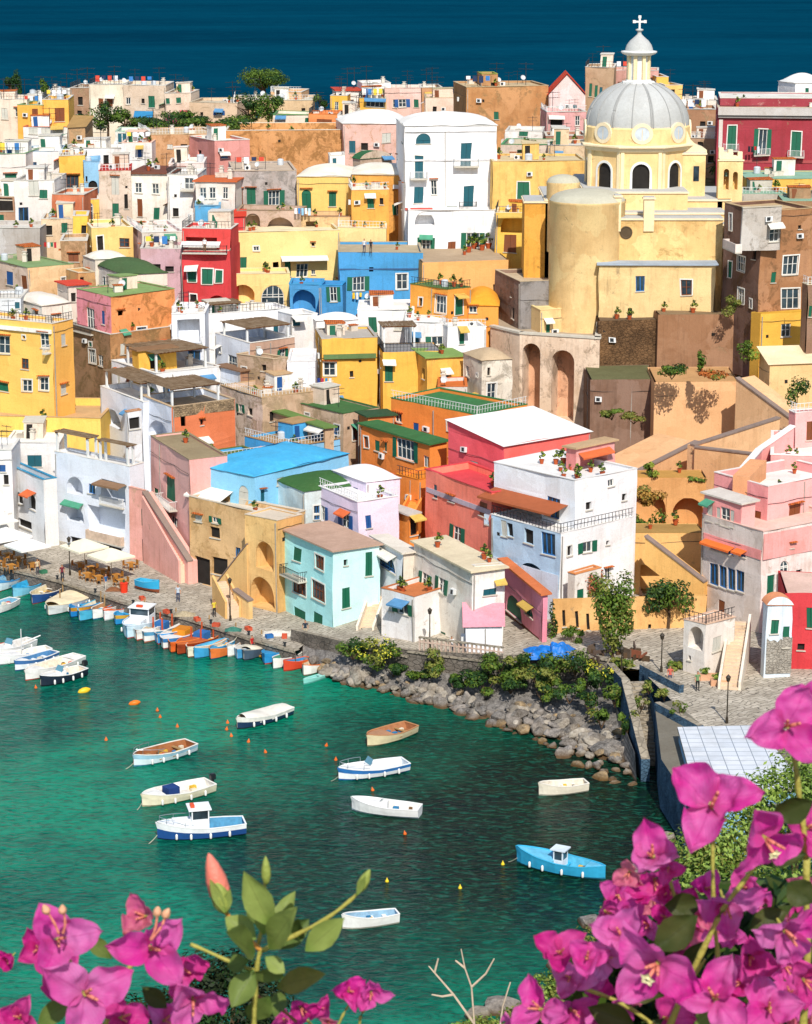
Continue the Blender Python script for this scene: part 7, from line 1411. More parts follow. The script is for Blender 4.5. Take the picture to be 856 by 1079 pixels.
# people
def person_proto(shirt, trousers, hair='#3a2a1e', sit=False):
    """one continuous body grown from a jointed skeleton"""
    J = {'pel': (0, 0, .95, .13), 'waist': (0, 0, 1.08, .12), 'chest': (0, .01, 1.32, .15), 'neck': (0, 0, 1.5, .055), 'chin': (0, -.02, 1.56, .075), 'head': (0, -.01, 1.66, .1), 'crown': (0, 0, 1.74, .07)}
    E = [('pel', 'waist'), ('waist', 'chest'), ('chest', 'neck'), ('neck', 'chin'), ('chin', 'head'), ('head', 'crown')]
    for s, n in ((-1, 'l'), (1, 'r')):
        J.update({'hip' + n: (s * .1, 0, .88, .1), 'kn' + n: (s * .11, -.03, .48, .06), 'an' + n: (s * .12, 0, .08, .04), 'toe' + n: (s * .13, -.16, .03, .035), 'sh' + n: (s * .19, 0, 1.43, .06), 'el' + n: (s * .25, .02, 1.15, .042), 'wr' + n: (s * .25, -.08, .92, .03), 'ha' + n: (s * .25, -.12, .83, .03)})
        if sit: J['kn' + n] = (s * .12, -.42, .9, .065); J['an' + n] = (s * .12, -.42, .48, .04); J['toe' + n] = (s * .13, -.56, .44, .035); J['el' + n] = (s * .25, -.1, 1.18, .042); J['wr' + n] = (s * .18, -.32, 1.05, .03); J['ha' + n] = (s * .14, -.4, 1.0, .03)
        E += [('pel', 'hip' + n), ('hip' + n, 'kn' + n), ('kn' + n, 'an' + n), ('an' + n, 'toe' + n), ('chest', 'sh' + n), ('sh' + n, 'el' + n), ('el' + n, 'wr' + n), ('wr' + n, 'ha' + n)]
    ks = list(J); me = bpy.data.meshes.new('person'); me.from_pydata([J[k][:3] for k in ks], [(ks.index(a), ks.index(b)) for a, b in E], [])
    o = bpy.data.objects.new('person', me); sk_ = o.modifiers.new('skin', 'SKIN'); COL.objects.link(o)
    bpy.context.view_layer.objects.active = o
    if not me.skin_vertices: bm = bmesh.new(); bm.from_mesh(me); bm.verts.layers.skin.verify(); bm.to_mesh(me); bm.free()
    for i, k in enumerate(ks): v = me.skin_vertices[0].data[i]; v.radius = (J[k][3], J[k][3] * (.75 if k in ('chest', 'waist', 'pel') else 1)); v.use_root = (k == 'pel')
    o.modifiers.new('sub', 'SUBSURF').levels = 1; o.modifiers['sub'].render_levels = 2
    t = NT('person_' + shirt[1:]); tc = t.n('ShaderNodeTexCoord'); sx = t.n('ShaderNodeSeparateXYZ'); t.l(tc.outputs['Object'], sx.inputs[0]); z = sx.outputs[2]
    col = t.mix(t.ramp(z, .93, .95), lin(trousers, .8), lin(shirt, .8)); col = t.mix(t.ramp(z, 1.45, 1.47), col, lin('#c98f6c', .8)); col = t.mix(t.ramp(z, 1.68, 1.70), col, lin(hair, .6))
    col = t.mix(t.math('MULTIPLY', t.ramp(t.math('ABSOLUTE', sx.outputs[0]), .215, .225), t.ramp(z, 1.28, 1.25)), col, lin('#c98f6c', .8)); me.materials.append(t.fin(col, .8, .2)); o['_z'] = 0
    return o
PR = [('#c8d4e0', '#3a4a6a', 'person in pale blue shirt on the quay near the pink stair wall', (188, 634), QZ, None, False), ('#e8d04a', '#3a3a3a', 'person in yellow top by the ochre stair wall', (226, 650), QZ, None, False), ('#2a3a4a', '#c8b89a', 'person in dark shirt and beige trousers in front of the aqua house', (322, 672), QZ + .3, None, False), ('#f0f0ec', '#4a6a9a', 'person in white on the promenade before the green shuttered house', (476, 690), 3.35, None, False), ('#d86a5a', '#5a5a6a', 'person in salmon top crossing the square', (706, 722), RZ, None, False), ('#7a9a6a', '#2a2a2a', 'person in green top beside the planters of the square', (735, 728), RZ, None, False), ('#e8e4dc', '#2a3a5a', 'person in white shirt and navy trousers standing on the piazza edge', (384, 266), None, 296.6, False), ('#2f2a2a', '#6a5a4a', 'person in black top standing on the piazza edge above the blue house', (391, 267), None, 296.6, False),
      ('#c92f2a', '#3a3a4a', 'person in red top standing in the grey inflatable boat', (266, 688), .25, None, False), ('#3f6fa0', '#d8d0c0', 'person in blue shirt walking on the quay by the cream parasols', (112, 622), QZ, None, False), ('#e0c8a0', '#4a4a52', 'person in beige shirt waiting under the white cafe parasol', (40, 606), QZ, None, False), ('#7a2f3a', '#2a2a34', 'person in dark red shirt near the lamp by the cafe', (66, 612), QZ, None, False), ('#f0f0f0', '#8a6a4a', 'person in white top at the balcony rail of the red house', (216, 265), None, 294.8, False)]
for sh_, tr_, lab, (x, y), zb, Y, sit in PR:
    o = person_proto(sh_, tr_, sit=sit); p = PZ(x, y, zb) if Y is None else PY(x, y, Y); o.location = p; o.rotation_euler = (0, 0, U_(-1, 1)); tag(o, lab, 'person')
# ---- pergolas on terraces
REED = NT('reed_mat'); w_ = REED.n('ShaderNodeTexWave'); w_.inputs['Scale'].default_value = 4; w_.inputs['Distortion'].default_value = 2; REED.l(REED.pos, w_.inputs[0]); c_ = REED.mix(w_.outputs[0], lin('#6a5038', .8), lin('#a88a68', .8)); c_ = REED.mix(REED.ramp(REED.noise(1.2, 5, .7), .4, .7, 0, .6), c_, lin('#c9b090', .8)); REED.bump(w_.outputs[0], .8, .05); REEDM = REED.fin(c_, .95, .1)
def perg(h, label, u0, u1, v0, v1, hh=2.3, white=True, reed=True):
    C, U, V = h['C'], h['U'], h['V']; a0, a1 = u0 * h['LR'], u1 * h['LR']; b0, b1 = v0 * h['LL'], v1 * h['LL']; z = h['zf'] if h['zf'] is not None else h['z1']
    p = V3(C, U, V, (a0 + a1) / 2, (b0 + b1) / 2, z); root = thing('pergola', label, 'pergola', p); pm = RAILW if white else WOODD
    for a in (a0, a1 - .22):
        for b in (b0, b1 - .22): g = MB(); g.ob(C, U, V, a, a + .22, b, b + .22, z, z + hh, pm); g.build('post', root)
    g = MB(); g.ob(C, U, V, a0 - .1, a1 + .1, b0, b0 + .12, z + hh, z + hh + .14, WOODD); g.ob(C, U, V, a0 - .1, a1 + .1, b1 - .14, b1 - .02, z + hh, z + hh + .14, WOODD); g.build('beam', root)
    g = MB(); n = max(6, int((a1 - a0) / .16)); rs = random.Random(int(a0 * 10 + z))
    for k in range(n):
        u = a0 - .2 + (a1 - a0 + .4) * k / n; g.ob(C, U, V, u, u + (.15 if reed else .08), b0 - .3 + rs.uniform(-.15, .1), b1 + .25 + rs.uniform(-.1, .2), z + hh + .142 + rs.uniform(0, .05), z + hh + .2 + rs.uniform(0, .03), REEDM if reed else WOODD)
    g.build('reed_cover' if reed else 'slats', root)
HB = lambda s: next(h for h in HOUSES if h['label'].startswith(s))
perg(HB('white cube house with raised'), 'brown reed pergola on the white cube house terrace', .02, .95, .1, .8)
perg(HB('white wall house with dark arched opening left'), 'brown reed pergola on white posts, upper of the middle pair', .1, .95, .1, .95)
perg(HB('white house with dark arched opening and orange'), 'brown reed pergola above the orange brick side', .05, .8, .1, .9)
perg(HB('white quay house with two dark'), 'brown reed pergola on the quay house with arched loggias, left one', .05, .7, .55, .98)
perg(HB('white quay house with two dark'), 'brown reed pergola on the quay house roof beside the pink house', .05, .5, .02, .4)
perg(HB('white terrace house behind brown'), 'wide reed pergola between white terraces', .1, .9, .15, .8)
perg(HB('white flat roofed house with a brown'), 'low reed shade on the upper white flat roof', .1, .45, .2, .7, 1.2)
h_ = HB('wide yellow house with grey'); 
perg(h_, 'orange yellow cloth pergola on the grey railed terrace', .05, .6, .45, .95, 2.4, True, True)
r_ = MB(); 
for (C_, D_, N_, L_) in (h_['R'], h_['L']):
    N2 = (-N_[0], -N_[1]); z = h_['z1']; r_.ob(C_, D_, N2, 0, L_, .05, .09, z + 1.0, z + 1.05, IRON); r_.ob(C_, D_, N2, 0, L_, .05, .08, z + .5, z + .53, IRON)
    k = 0
    while k < L_: r_.ob(C_, D_, N2, k, k + .04, .05, .09, z + .05, z + 1.0, IRON); k += .4
r_.build('railing', h_['root'])
# ---- potted plants on terraces
pp = thing('potted_plant', 'terracotta pot with a leafy plant on a house terrace', 'potted plant', (0, 0, 0), 'terracotta pots on the terraces'); g = MB(); g.lathe([(.001, 0), (.16, 0), (.24, .38), (.27, .4), (.27, .46), (.2, .46), (.001, .42)], (0, 0, 0), plain('#b8562c', .8, var=.3), 12); g.build('pot', pp); g = MB(); foliage(g, (0, 0, .85), (.42, .42, .5), 90, .13, [LG, LY, LD], 3); g.build('foliage', pp)
usedp = 0
def pot(p, s=1):
    global usedp
    if not usedp: pp.location = p; pp.scale = (s, s, s); usedp = 1
    else: dup(pp, p, U_(0, 6), s)
rs = random.Random(21)
for h in HOUSES:
    if h['zf'] is None or h['z0'] + 3 > h['zf']: continue
    if h['L'][3] * h['LR'] < 20: continue
    for k in range(rs.choice([0, 0, 0, 1, 2, 3]) + (9 if 'restaurant terrace' in h['label'] else 0)): u, v = rs.uniform(.08, .92), rs.uniform(.08, .9); pot(V3(h['C'], h['U'], h['V'], u * h['LR'], v * h['LL'], h['zf']), rs.uniform(.7, 1.2))
for x, y, Y in [(500, 262, 0), (508, 264, 0), (515, 262, 0), (494, 266, 0)]: pot(PZ(x, y, HB('long orange ochre').get('z1') + .0), 1.6)
clutter_all()
# ---- laundry
def laundry(label, px0, px1, py, Y, cols):
    a = PY(px0, py, Y); b = PY(px1, py, Y); root = thing('laundry_line', label, 'laundry', tuple(a)); g = MB(); g.tube([a, (a + b) / 2 - Vector((0, 0, .08)), b], .015, IRON, 4); g.build('line', root); n = len(cols)
    for k, c_ in enumerate(cols):
        q = a.lerp(b, (k + .15) / n); r = a.lerp(b, (k + .85) / n); g = MB(); hh = U_(.5, .95); g.grid(lambda u, v: (q.x + (r.x - q.x) * u, q.y - .02 + .05 * sin(u * 9 + k) * v, q.z - .04 - hh * v), 5, 3, plain(c_, .9)); g.build('cloth', root)
laundry('laundry line with pink and navy clothes on the yellow house', 334, 350, 398, 271.5, ['#2a3f8a', '#c0305a', '#3a8fc0', '#e8e4e0'])
laundry('blue and white towels hanging before the grey rubble house', 310, 328, 219, 313.6, ['#e8eef2', '#3f7fc0', '#8fc0dc', '#f0f0f0', '#c0d8e8'])
laundry('yellow and white laundry on the blue house', 371, 382, 308, 296.6, ['#f2c42c', '#f0ece4', '#f2d04c'])
laundry('dark washing with a white shirt on the red palace balcony', 788, 801, 154, 336.2, ['#1c2430', '#22282e', '#c02a2a', '#e4ecf4'])
laundry('red cloth hanging in the left lane', 46, 60, 255, 304, ['#c02a2a', '#e8e8e4', '#1f7a5a', '#c8303a'])
# ---- blue tarpaulin, junk, playground
def tarp():
    c = PZ(580, 690, RZ); m = plain('#1673c8', .45, var=.3, sc=1.2); g = MB()
    def f(u, v):
        x = (u - .5) * 4.6; y = (v - .5) * 3.2; e = min(u, 1 - u, v, 1 - v) * 4; return (c.x + x + .3 * mnoise.noise(Vector((x, y, 1))), c.y + y, c.z + .03 + min(1, e) * (.55 + .3 * (x > 0)) + (.5 * mnoise.noise(Vector((x * 1.1, y * 1.1, 5))) + .25 * mnoise.noise(Vector((x * 3, y * 3, 2)))) * min(1, e))
    g.grid(f, 44, 32, m); o = g.build('tarpaulin'); tag(o, 'bright blue tarpaulin thrown over a heap beside the pink boat shed', 'tarpaulin')
tarp()
def playground():
    p = PZ(684, 654, RZ + .3); root = thing('play_frame', 'wooden play frame with a yellow slide in the walled garden', 'play frame', tuple(p)); w = plain('#5a3c2a', .8)
    for x in (-.9, .3):
        for y in (-.6, .6): g = MB(); g.box(p.x + x, p.y + y, p.z, p.x + x + .12, p.y + y + .12, p.z + 3.0, w); g.build('post', root)
    g = MB(); g.box(p.x - .9, p.y - .6, p.z + 1.6, p.x + .42, p.y + .72, p.z + 1.7, w); g.box(p.x - .9, p.y - .6, p.z + 2.5, p.x + .42, p.y - .54, p.z + 2.6, w); g.build('platform', root)
    g = MB(); y_ = plain('#f2c41f', .4, var=.1); g.grid(lambda u, v: (p.x + .42 + 2.0 * u, p.y - .3 + .7 * v, p.z + 1.7 - 1.5 * u ** .9 + .25 * abs(2 * v - 1) ** 2), 10, 6, y_); g.build('slide', root)
playground()
def junk():
    rs = random.Random(8)
    for i in range(9):
        p = PZ(rs.uniform(612, 700), rs.uniform(688, 700), RZ); g = MB(); L = rs.uniform(1, 2.4); a = rs.uniform(0, 3.1); g.ob((p.x, p.y), (cos(a), sin(a)), (-sin(a), cos(a)), 0, L, 0, .12, p.z + rs.uniform(0, .5), p.z + rs.uniform(.6, .9), plain(rs.choice(['#8a5038', '#5a4a40', '#c8c0b4', '#6a5a4c']), .8)); g.ob((p.x, p.y), (cos(a), sin(a)), (-sin(a), cos(a)), L * .4, L * .5, -.5, .5, p.z, p.z + .5, BARK); o = g.build('plank_trestle'); tag(o, 'rusty timber trestle piled between the garden wall and the square', 'trestle', 'timber trestles by the garden wall')
junk()
def stairs(label, px0, py0, Y0, px1, py1, Y1, w, n=16, m=None, name='outside_stair', wall=True, y0=None):
    a = PY(px0, py0, Y0); b = PY(px1, py1, Y1); z0, z1 = a.z, b.z; d = b - a; L = d.to_2d().length; dd = (d.x / L, d.y / L); nn = (-dd[1], dd[0]); root = thing(name, label, 'stair', tuple(a)); g = MB(); m = m or wallm('#e4cfa8', .4)
    for i in range(n): g.ob((a.x, a.y), dd, nn, L * i / n, L * (i + 1) / n, 0, w, z0 - 2, z0 + (z1 - z0) * (i + 1) / n, m)
    g.build('steps', root)
    if wall:
        g = MB()
        for o0, o1 in ((-.22, -.003), (w + .003, w + .22)):
            A = [V3((a.x, a.y), dd, nn, 0, o0, z) for z in (z0 - 2, z0 + .7)] + [V3((a.x, a.y), dd, nn, L, o0, z) for z in (z1 + .7, z0 - 2)]; B = [V3((a.x, a.y), dd, nn, 0, o1, z) for z in (z0 - 2, z0 + .7)] + [V3((a.x, a.y), dd, nn, L, o1, z) for z in (z1 + .7, z0 - 2)]
            wm2 = wall if not isinstance(wall, bool) else wallm('#efe2cc', .3); g.poly(A, wm2); g.poly(B, wm2)
            for i in range(4): j = (i + 1) % 4; g.poly([A[i], A[j], B[j], B[i]], wm2)
        g.build('parapet', root)
stairs('steps rising from the square beside the lower white cube house', 778, 727, 190.5, 789, 655, 199.5, 1.5, 20)
stairs('white steps beside the aqua house', 392, 668, 212.4, 408, 622, 220, 1.3, 16)
stairs('pale steps climbing the low pink quay house', 199, 596, 233.2, 160, 528, 241.2, .9, 24, wall=wallm('#f2ae9c', .3))
stairs('ochre steps at the front of the ochre quay house', 252, 640, 220.5, 238, 612, 224, 1.2, 12, wall=wallm('#ecc070', .4))
stairs('orange steps of the orange building', 436, 545, 230, 456, 508, 236, 1.2, 14, wallm('#f2a02c', .3), wall=wallm('#f4941c', .2))
stairs('terracotta steps on the upper pink terrace', 790, 503, 215, 808, 485, 220, 1.6, 10, wallm('#e0a468', .3), wall=False)
# planters on the square
for x, y, k in [(747, 716, 'long concrete planter against the lower white cube house'), (760, 722, 'second planter near the foot of the square steps')]:
    p = PZ(x, y, RZ); root = thing('planter', k, 'planter', tuple(p)); g = MB(); g.box(p.x - .9, p.y - .3, p.z, p.x + .9, p.y + .3, p.z + .5, wallm('#d9a878', .3)); g.build('box', root); g = MB(); foliage(g, (p.x, p.y, p.z + .75), (.85, .3, .35), 200, .12, [LG, LY], 4); g.build('foliage', root)
# red bin and stakes on the quay
p = PZ(131, 624, QZ); root = thing('bin', 'red bin with a folded tool on the quay edge', 'bin', tuple(p)); g = MB(); g.lathe([(.001, 0), (.35, 0), (.4, .9), (.43, .92), (.43, .98), (.3, 1.0), (.001, 1.05)], (p.x, p.y, p.z), plain('#e23a1c', .5, var=.15), 12); g.build('body', root); g = MB(); g.box(p.x - .1, p.y - .1, p.z + 1.05, p.x + .1, p.y + .1, p.z + 1.3, plain('#3a5a3a', .6)); g.build('lid', root)
for i, (x, y) in enumerate([(63, 640), (66, 628), (106, 642), (110, 646), (152, 650), (185, 660), (220, 668), (248, 676), (275, 684)]):
    p = PZ(x, y, 0); g = MB(); g.tube([(p.x, p.y, -1), (p.x + .1, p.y, 1.9)], [.09, .07], plain('#a8875a', .9, var=.5), 6); o = g.build('mooring_stake'); tag(o, 'weathered wooden mooring stake at the quay foot', 'stake', 'mooring stakes along the quay')

# nets, crates and coils along the quay
rs = random.Random(31)
for i, (x, y) in enumerate([(158, 640), (176, 646), (208, 654), (228, 660), (262, 664), (284, 672), (150, 632), (46, 604), (300, 672)]):
    p = PZ(x, y, QZ); g = MB(); a = rs.uniform(0, 3); D_ = (cos(a), sin(a)); N_ = (-sin(a), cos(a)); m = plain(rs.choice(['#2f6fae', '#c8583a', '#d8d0bc', '#3a7a5a']), .7)
    g.ob((p.x, p.y), D_, N_, -.35, .35, -.25, .25, p.z, p.z + .05, m)
    for q in ((-.35, -.31, -.25, .25), (.31, .35, -.25, .25), (-.31, .31, -.25, -.21), (-.31, .31, .21, .25)): g.ob((p.x, p.y), D_, N_, *q, p.z + .05, p.z + .34, m)
    o = g.build('fish_crate'); tag(o, 'plastic fish crate left on the quay paving', 'crate', 'fish crates on the quay')
for i, (x, y, w) in enumerate([(195, 648, 1.0), (246, 664, .8), (292, 668, 1.3), (120, 622, .8)]):
    p = PZ(x, y, QZ); g = MB(); g.grid(lambda u, v: (p.x + (u - .5) * 2 * w, p.y + (v - .5) * 1.4 * w, p.z + .02 + .32 * sin(pi * u) * sin(pi * v) * (1 + .5 * mnoise.noise(Vector((u * 4, v * 4, i))))), 12, 10, plain(['#b8a888', '#3f7a6a', '#ece4d4', '#8a5a3a'][i], .95, var=.6, sc=6)); g.smooth = True; o = g.build('fishing_net'); tag(o, ['heap of beige fishing net on the quay', 'heap of green fishing net near the inflatable boat', 'pale heap of cloth on the paving before the ochre archway', 'brown net heap beside the red bin'][i], 'net')
for i, (x, y) in enumerate([(60, 611), (100, 625), (140, 637), (180, 647), (222, 658), (262, 670), (300, 682)]):
    p = PZ(x, y + 1, QZ); g = MB(); g.lathe([(.12, 0), (.1, .3), (.17, .34), (.17, .42), (.001, .46)], (p.x, p.y + .5, p.z), plain('#2f3336', .5, var=.4), 10); o = g.build('bollard'); tag(o, 'dark iron bollard on the quay edge', 'bollard', 'iron bollards along the quay')
# washing on the roofs
k_ = 0
for h in HOUSES:
    if h['zf'] is None or h['n'] == 0 or h['LR'] < 4 or k_ > 11 or rs.random() > .25: continue
    k_ += 1; z = h['zf']; a = Vector(V3(h['C'], h['U'], h['V'], .4, h['LL'] * .3, z)); b = Vector(V3(h['C'], h['U'], h['V'], min(h['LR'] - .4, 4.5), h['LL'] * .3, z)); root = thing('laundry_line', 'washing hung out on a line between two poles on a flat roof', 'laundry', tuple(a), 'washing lines on the flat roofs'); up = Vector((0, 0, 1.7))
    for q in (a, b): g = MB(); g.tube([q, q + up], .035, IRON, 5); g.build('pole', root)
    g = MB(); g.tube([a + up, b + up], .012, IRON, 4); g.build('line', root)
    n = 4
    for j in range(n):
        q = (a + up).lerp(b + up, (j + .15) / n); r = (a + up).lerp(b + up, (j + .8) / n); hh = rs.uniform(.5, 1.1); g = MB(); g.grid(lambda u, v: (q.x + (r.x - q.x) * u, q.y + (r.y - q.y) * u + .06 * sin(u * 8 + j) * v, q.z - .03 - hh * v), 5, 3, plain(rs.choice(['#f4f2ee', '#e8ecf2', '#3f7fc0', '#d8503c', '#f2d04c', '#2a3a5a', '#f0f0f0']), .9)); g.build('cloth', root)
# ================= bougainvillea in front of the lens =================
def petalm(a, b, name, tr=.45):
    t = NT(name); ca, cb = lin(a, .8), lin(b, .8); tc = t.n('ShaderNodeTexCoord'); uv = tc.outputs['UV']
    n = t.noise(22, 5, .65); n2 = t.noise(140, 3, .6, off=2)
    sx = t.n('ShaderNodeSeparateXYZ'); t.l(uv, sx.inputs[0]); dv = t.math('ABSOLUTE', t.math('SUBTRACT', sx.outputs[1], .5))
    vein = t.math('MULTIPLY', t.math('SINE', t.math('MULTIPLY', t.math('ADD', t.math('MULTIPLY', dv, -1.4), sx.outputs[0]), 60.)), .5)
    vein = t.ramp(vein, .38, .5); mid = t.ramp(dv, .03, .0)
    col = t.mix(t.ramp(n, .38, .65), ca, cb); col = t.mix(t.math('MAXIMUM', t.math('MULTIPLY', vein, .16), t.math('MULTIPLY', mid, .5)), col, (ca[0] * .62, ca[1] * .5, ca[2] * .62, 1))
    col = t.mix(t.ramp(sx.outputs[0], .25, 0, 0, .5), col, (ca[0] * .6, ca[1], ca[2] * .5, 1))
    t.bump(t.math('ADD', t.math('SUBTRACT', n2, t.math('MULTIPLY', vein, .4)), t.math('MULTIPLY', n, 2.0)), .5, .0015); m = t.fin(col, .5, .25)
    tr_ = t.n('ShaderNodeBsdfTranslucent'); t.l(col, tr_.inputs[0]); mx = t.n('ShaderNodeMixShader'); mx.inputs[0].default_value = tr; t.l(t.b.outputs[0], mx.inputs[1]); t.l(tr_.outputs[0], mx.inputs[2]); t.l(mx.outputs[0], t.o.inputs[0]); return m
PM = [petalm('#ff3cb4', '#ff92d8', 'magenta_bract', .5), petalm('#f02c9c', '#ff68bc', 'deep_magenta_bract', .5), petalm('#f86aa8', '#fca898', 'pink_bract', .5)]
LFM = [petalm('#8a9a4a', '#a8b860', 'pale_leaf', .3), petalm('#5f7434', '#84964a', 'mid_leaf', .3), petalm('#3a4a1e', '#5a5a2a', 'dark_leaf', .25)]
STEMM = plain('#a8a04a', .6, var=.3, sc=40); STEMB = plain('#8a5a3a', .8, var=.4, sc=40); CREAMM = plain('#f6e8b4', .6, var=.1, sc=50); TUBEM = plain('#d9806c', .6, var=.2, sc=50)
def blade(name, parent, base, tip, width, nrm, m, cup=.25, bend=.15, wav=.05, shape=0, rs=random, fold=0., crump=.0):
    """a leaf or bract: base->tip, cupped across, bent along, wavy edge, with uv for its veins"""
    base, tip = Vector(base), Vector(tip); ax = tip - base; L = ax.length; ax.normalize(); nrm = (nrm - ax * nrm.dot(ax)).normalized(); sd_ = ax.cross(nrm); nu, nv = 16, 12; V = []; UV = []; ph = rs.uniform(0, 6)
    for i in range(nu + 1):
        u = i / nu
        wd = width * (interp([(0, .12), (.06, .5), (.16, .84), (.3, 1.0), (.45, 1.02), (.62, .92), (.78, .70), (.88, .40), (.94, .14), (.97, .05), (1, .0)], u) if shape == 0 else interp([(0, .04), (.1, .35), (.3, .85), (.5, 1), (.7, .82), (.88, .38), (1, 0)], u))
        for j in range(nv + 1):
            v = j / nv * 2 - 1; x = v * wd * .5
            h_ = cup * width * (abs(v) ** 1.7) * (wd / width) + bend * L * (u * u - u * .35) + wav * width * sin(u * 9 + v * 3 + ph) * abs(v) + wav * width * .6 * sin(u * 17 + ph * 2) * v * v - fold * width * abs(v) * (wd / width) + crump * width * (mnoise.noise(Vector((u * 2.6 + ph, v * 1.6, ph))) * .9 + mnoise.noise(Vector((u * 6 + ph, v * 3.5, 9))) * .35) * min(1, u * 4)
            V.append(base + ax * (u * L) + sd_ * x + nrm * h_); UV.append((u, (v + 1) / 2))
    fs = [(i * (nv + 1) + j, i * (nv + 1) + j + 1, (i + 1) * (nv + 1) + j + 1, (i + 1) * (nv + 1) + j) for i in range(nu) for j in range(nv)]
    O = parent['_o']; me = bpy.data.meshes.new(name); me.from_pydata([(v.x - O[0], v.y - O[1], v.z - O[2]) for v in V], [], fs); ul = me.uv_layers.new(name='UVMap')
    for l in me.loops: ul.data[l.index].uv = UV[l.vertex_index]
    me.materials.append(m); me.polygons.foreach_set('use_smooth', [True] * len(fs)); o = bpy.data.objects.new(name, me); COL.objects.link(o); o.parent = parent; o['_o'] = O; return o
PX = lambda n, Y: n / F * (Y * cT + 0.35 * Y * .4)
def flower(plant, x, y, size, Y, rot=0., tilt=(0, 0), open_=.8, m=None, seed=1, floret=1):
    """three bracts round one to three small cream flowers"""
    rs = random.Random(seed * 31 + int(x)); tilt = (tilt[0] + rs.uniform(-.7, .7), tilt[1] + rs.uniform(-.5, .7)); c = PY(x, y, Y); S = size * c.y / cT / F * .49; m = m or PM[seed % 2]
    axis = Vector((tilt[0], -1, tilt[1])).normalized()       # toward the viewer
    A = axis.orthogonal().normalized(); A.rotate(Matrix.Rotation(rot, 3, axis)); B = axis.cross(A)
    hub = MB(); hub.tube([c - axis * S * .55, c - axis * S * .1], [S * .03, S * .06], STEMM, 6); fo = hub.build('flower', plant)
    for k in range(3):
        t = k * 2 * pi / 3 + rs.uniform(-.3, .3); d = A * cos(t) + B * sin(t); op = open_ * rs.uniform(.75, 1.2)
        base = c - axis * S * .25 + d * S * .05; tip = base + (d * op + axis * (1.15 - op) * .75).normalized() * S * rs.uniform(.92, 1.12)
        n_ = (axis * op - d * (1.15 - op)).normalized(); blade('bract', fo, base, tip, S * rs.uniform(.78, .95), n_, m, cup=rs.uniform(.18, .38), bend=rs.uniform(-.28, .1), wav=rs.uniform(.05, .12), rs=rs, fold=rs.uniform(-.15, .22), crump=rs.uniform(.12, .3))
    for k in range(floret + 1):
        d = (A * cos(k * 2.1 + rot) + B * sin(k * 2.1 + rot)) * .13; p0 = c - axis * S * .2; p1 = c + axis * S * .22 + d * S; g = MB(); g.tube([p0, p0.lerp(p1, .5), p1], [S * .03, S * .045, S * .035], TUBEM, 7); 
        if floret > 1 and k == 0:
            ax2 = (p1 - p0).normalized(); a2 = ax2.orthogonal().normalized(); b2 = ax2.cross(a2); r = S * .17
            for q in range(10):
                t0, t1 = q * pi / 5, (q + 1) * pi / 5; r0, r1 = (r, r * .62) if q % 2 == 0 else (r * .62, r)
                g.poly([p1 + ax2 * S * .02, p1 + (a2 * cos(t0) + b2 * sin(t0)) * r0 + ax2 * S * .05, p1 + (a2 * cos(t1) + b2 * sin(t1)) * r1 + ax2 * S * .05], CREAMM)
            g.tube([p1, p1 + ax2 * S * .05], [S * .04, S * .045], CREAMM, 6)
        else: g.tube([p1, p1 + (p1 - p0).normalized() * S * .1], [S * .045, S * .02], TUBEM, 7)
        g.smooth = True; g.build('floret', fo)
def leaf(plant, x0, y0, x1, y1, w, Y, m=0, nz=(0, -1, .5), cup=.15, bend=.1, Y1=None, fold=0):
    a = PY(x0, y0, Y); b = PY(x1, y1, Y1 or Y); return blade('leaf', plant, a, b, w * Y / F, Vector(nz), LFM[m] if isinstance(m, int) else m, cup, bend, .03, 1, random.Random(int(x0)), fold)
def stem(plant, pts, r0, r1, Y, m=STEMM, Ys=None):
    P = [PY(x, y, (Ys[i] if Ys else Y)) for i, (x, y) in enumerate(pts)]; n = len(P); Q = []
    for i in range(n - 1):
        p0, p1, p2, p3 = P[max(0, i - 1)], P[i], P[i + 1], P[min(n - 1, i + 2)]
        for t in (0, .25, .5, .75): Q.append(.5 * ((2 * p1) + (p2 - p0) * t + (2 * p0 - 5 * p1 + 4 * p2 - p3) * t * t + (3 * p1 - p0 - 3 * p2 + p3) * t ** 3))
    Q.append(P[-1]); g = MB(); g.tube([q + mnoise.noise_vector(q * 30) * .0016 for q in Q], [(r0 + (r1 - r0) * i / (len(Q) - 1)) * Y / F * (.62 + .12 * sin(i * 1.9)) for i in range(len(Q))], m, 8); g.smooth = True; g.build('stem', plant)
def bud(plant, x0, y0, x1, y1, w, Y, m):
    a, b = PY(x0, y0, Y), PY(x1, y1, Y); d = b - a; g = MB(); r = w * Y / F / 2; g.tube([a + d * t for t in (0, .12, .3, .55, .8, .95, 1)], [r * k for k in (.25, .7, 1, .95, .6, .25, .04)], m, 10); g.smooth = True; return g.build('bud', plant)
def plant(label, x, y, Y): p = PY(x, y, Y); return thing('bougainvillea', label, 'bougainvillea', (p.x, p.y, 65.2))
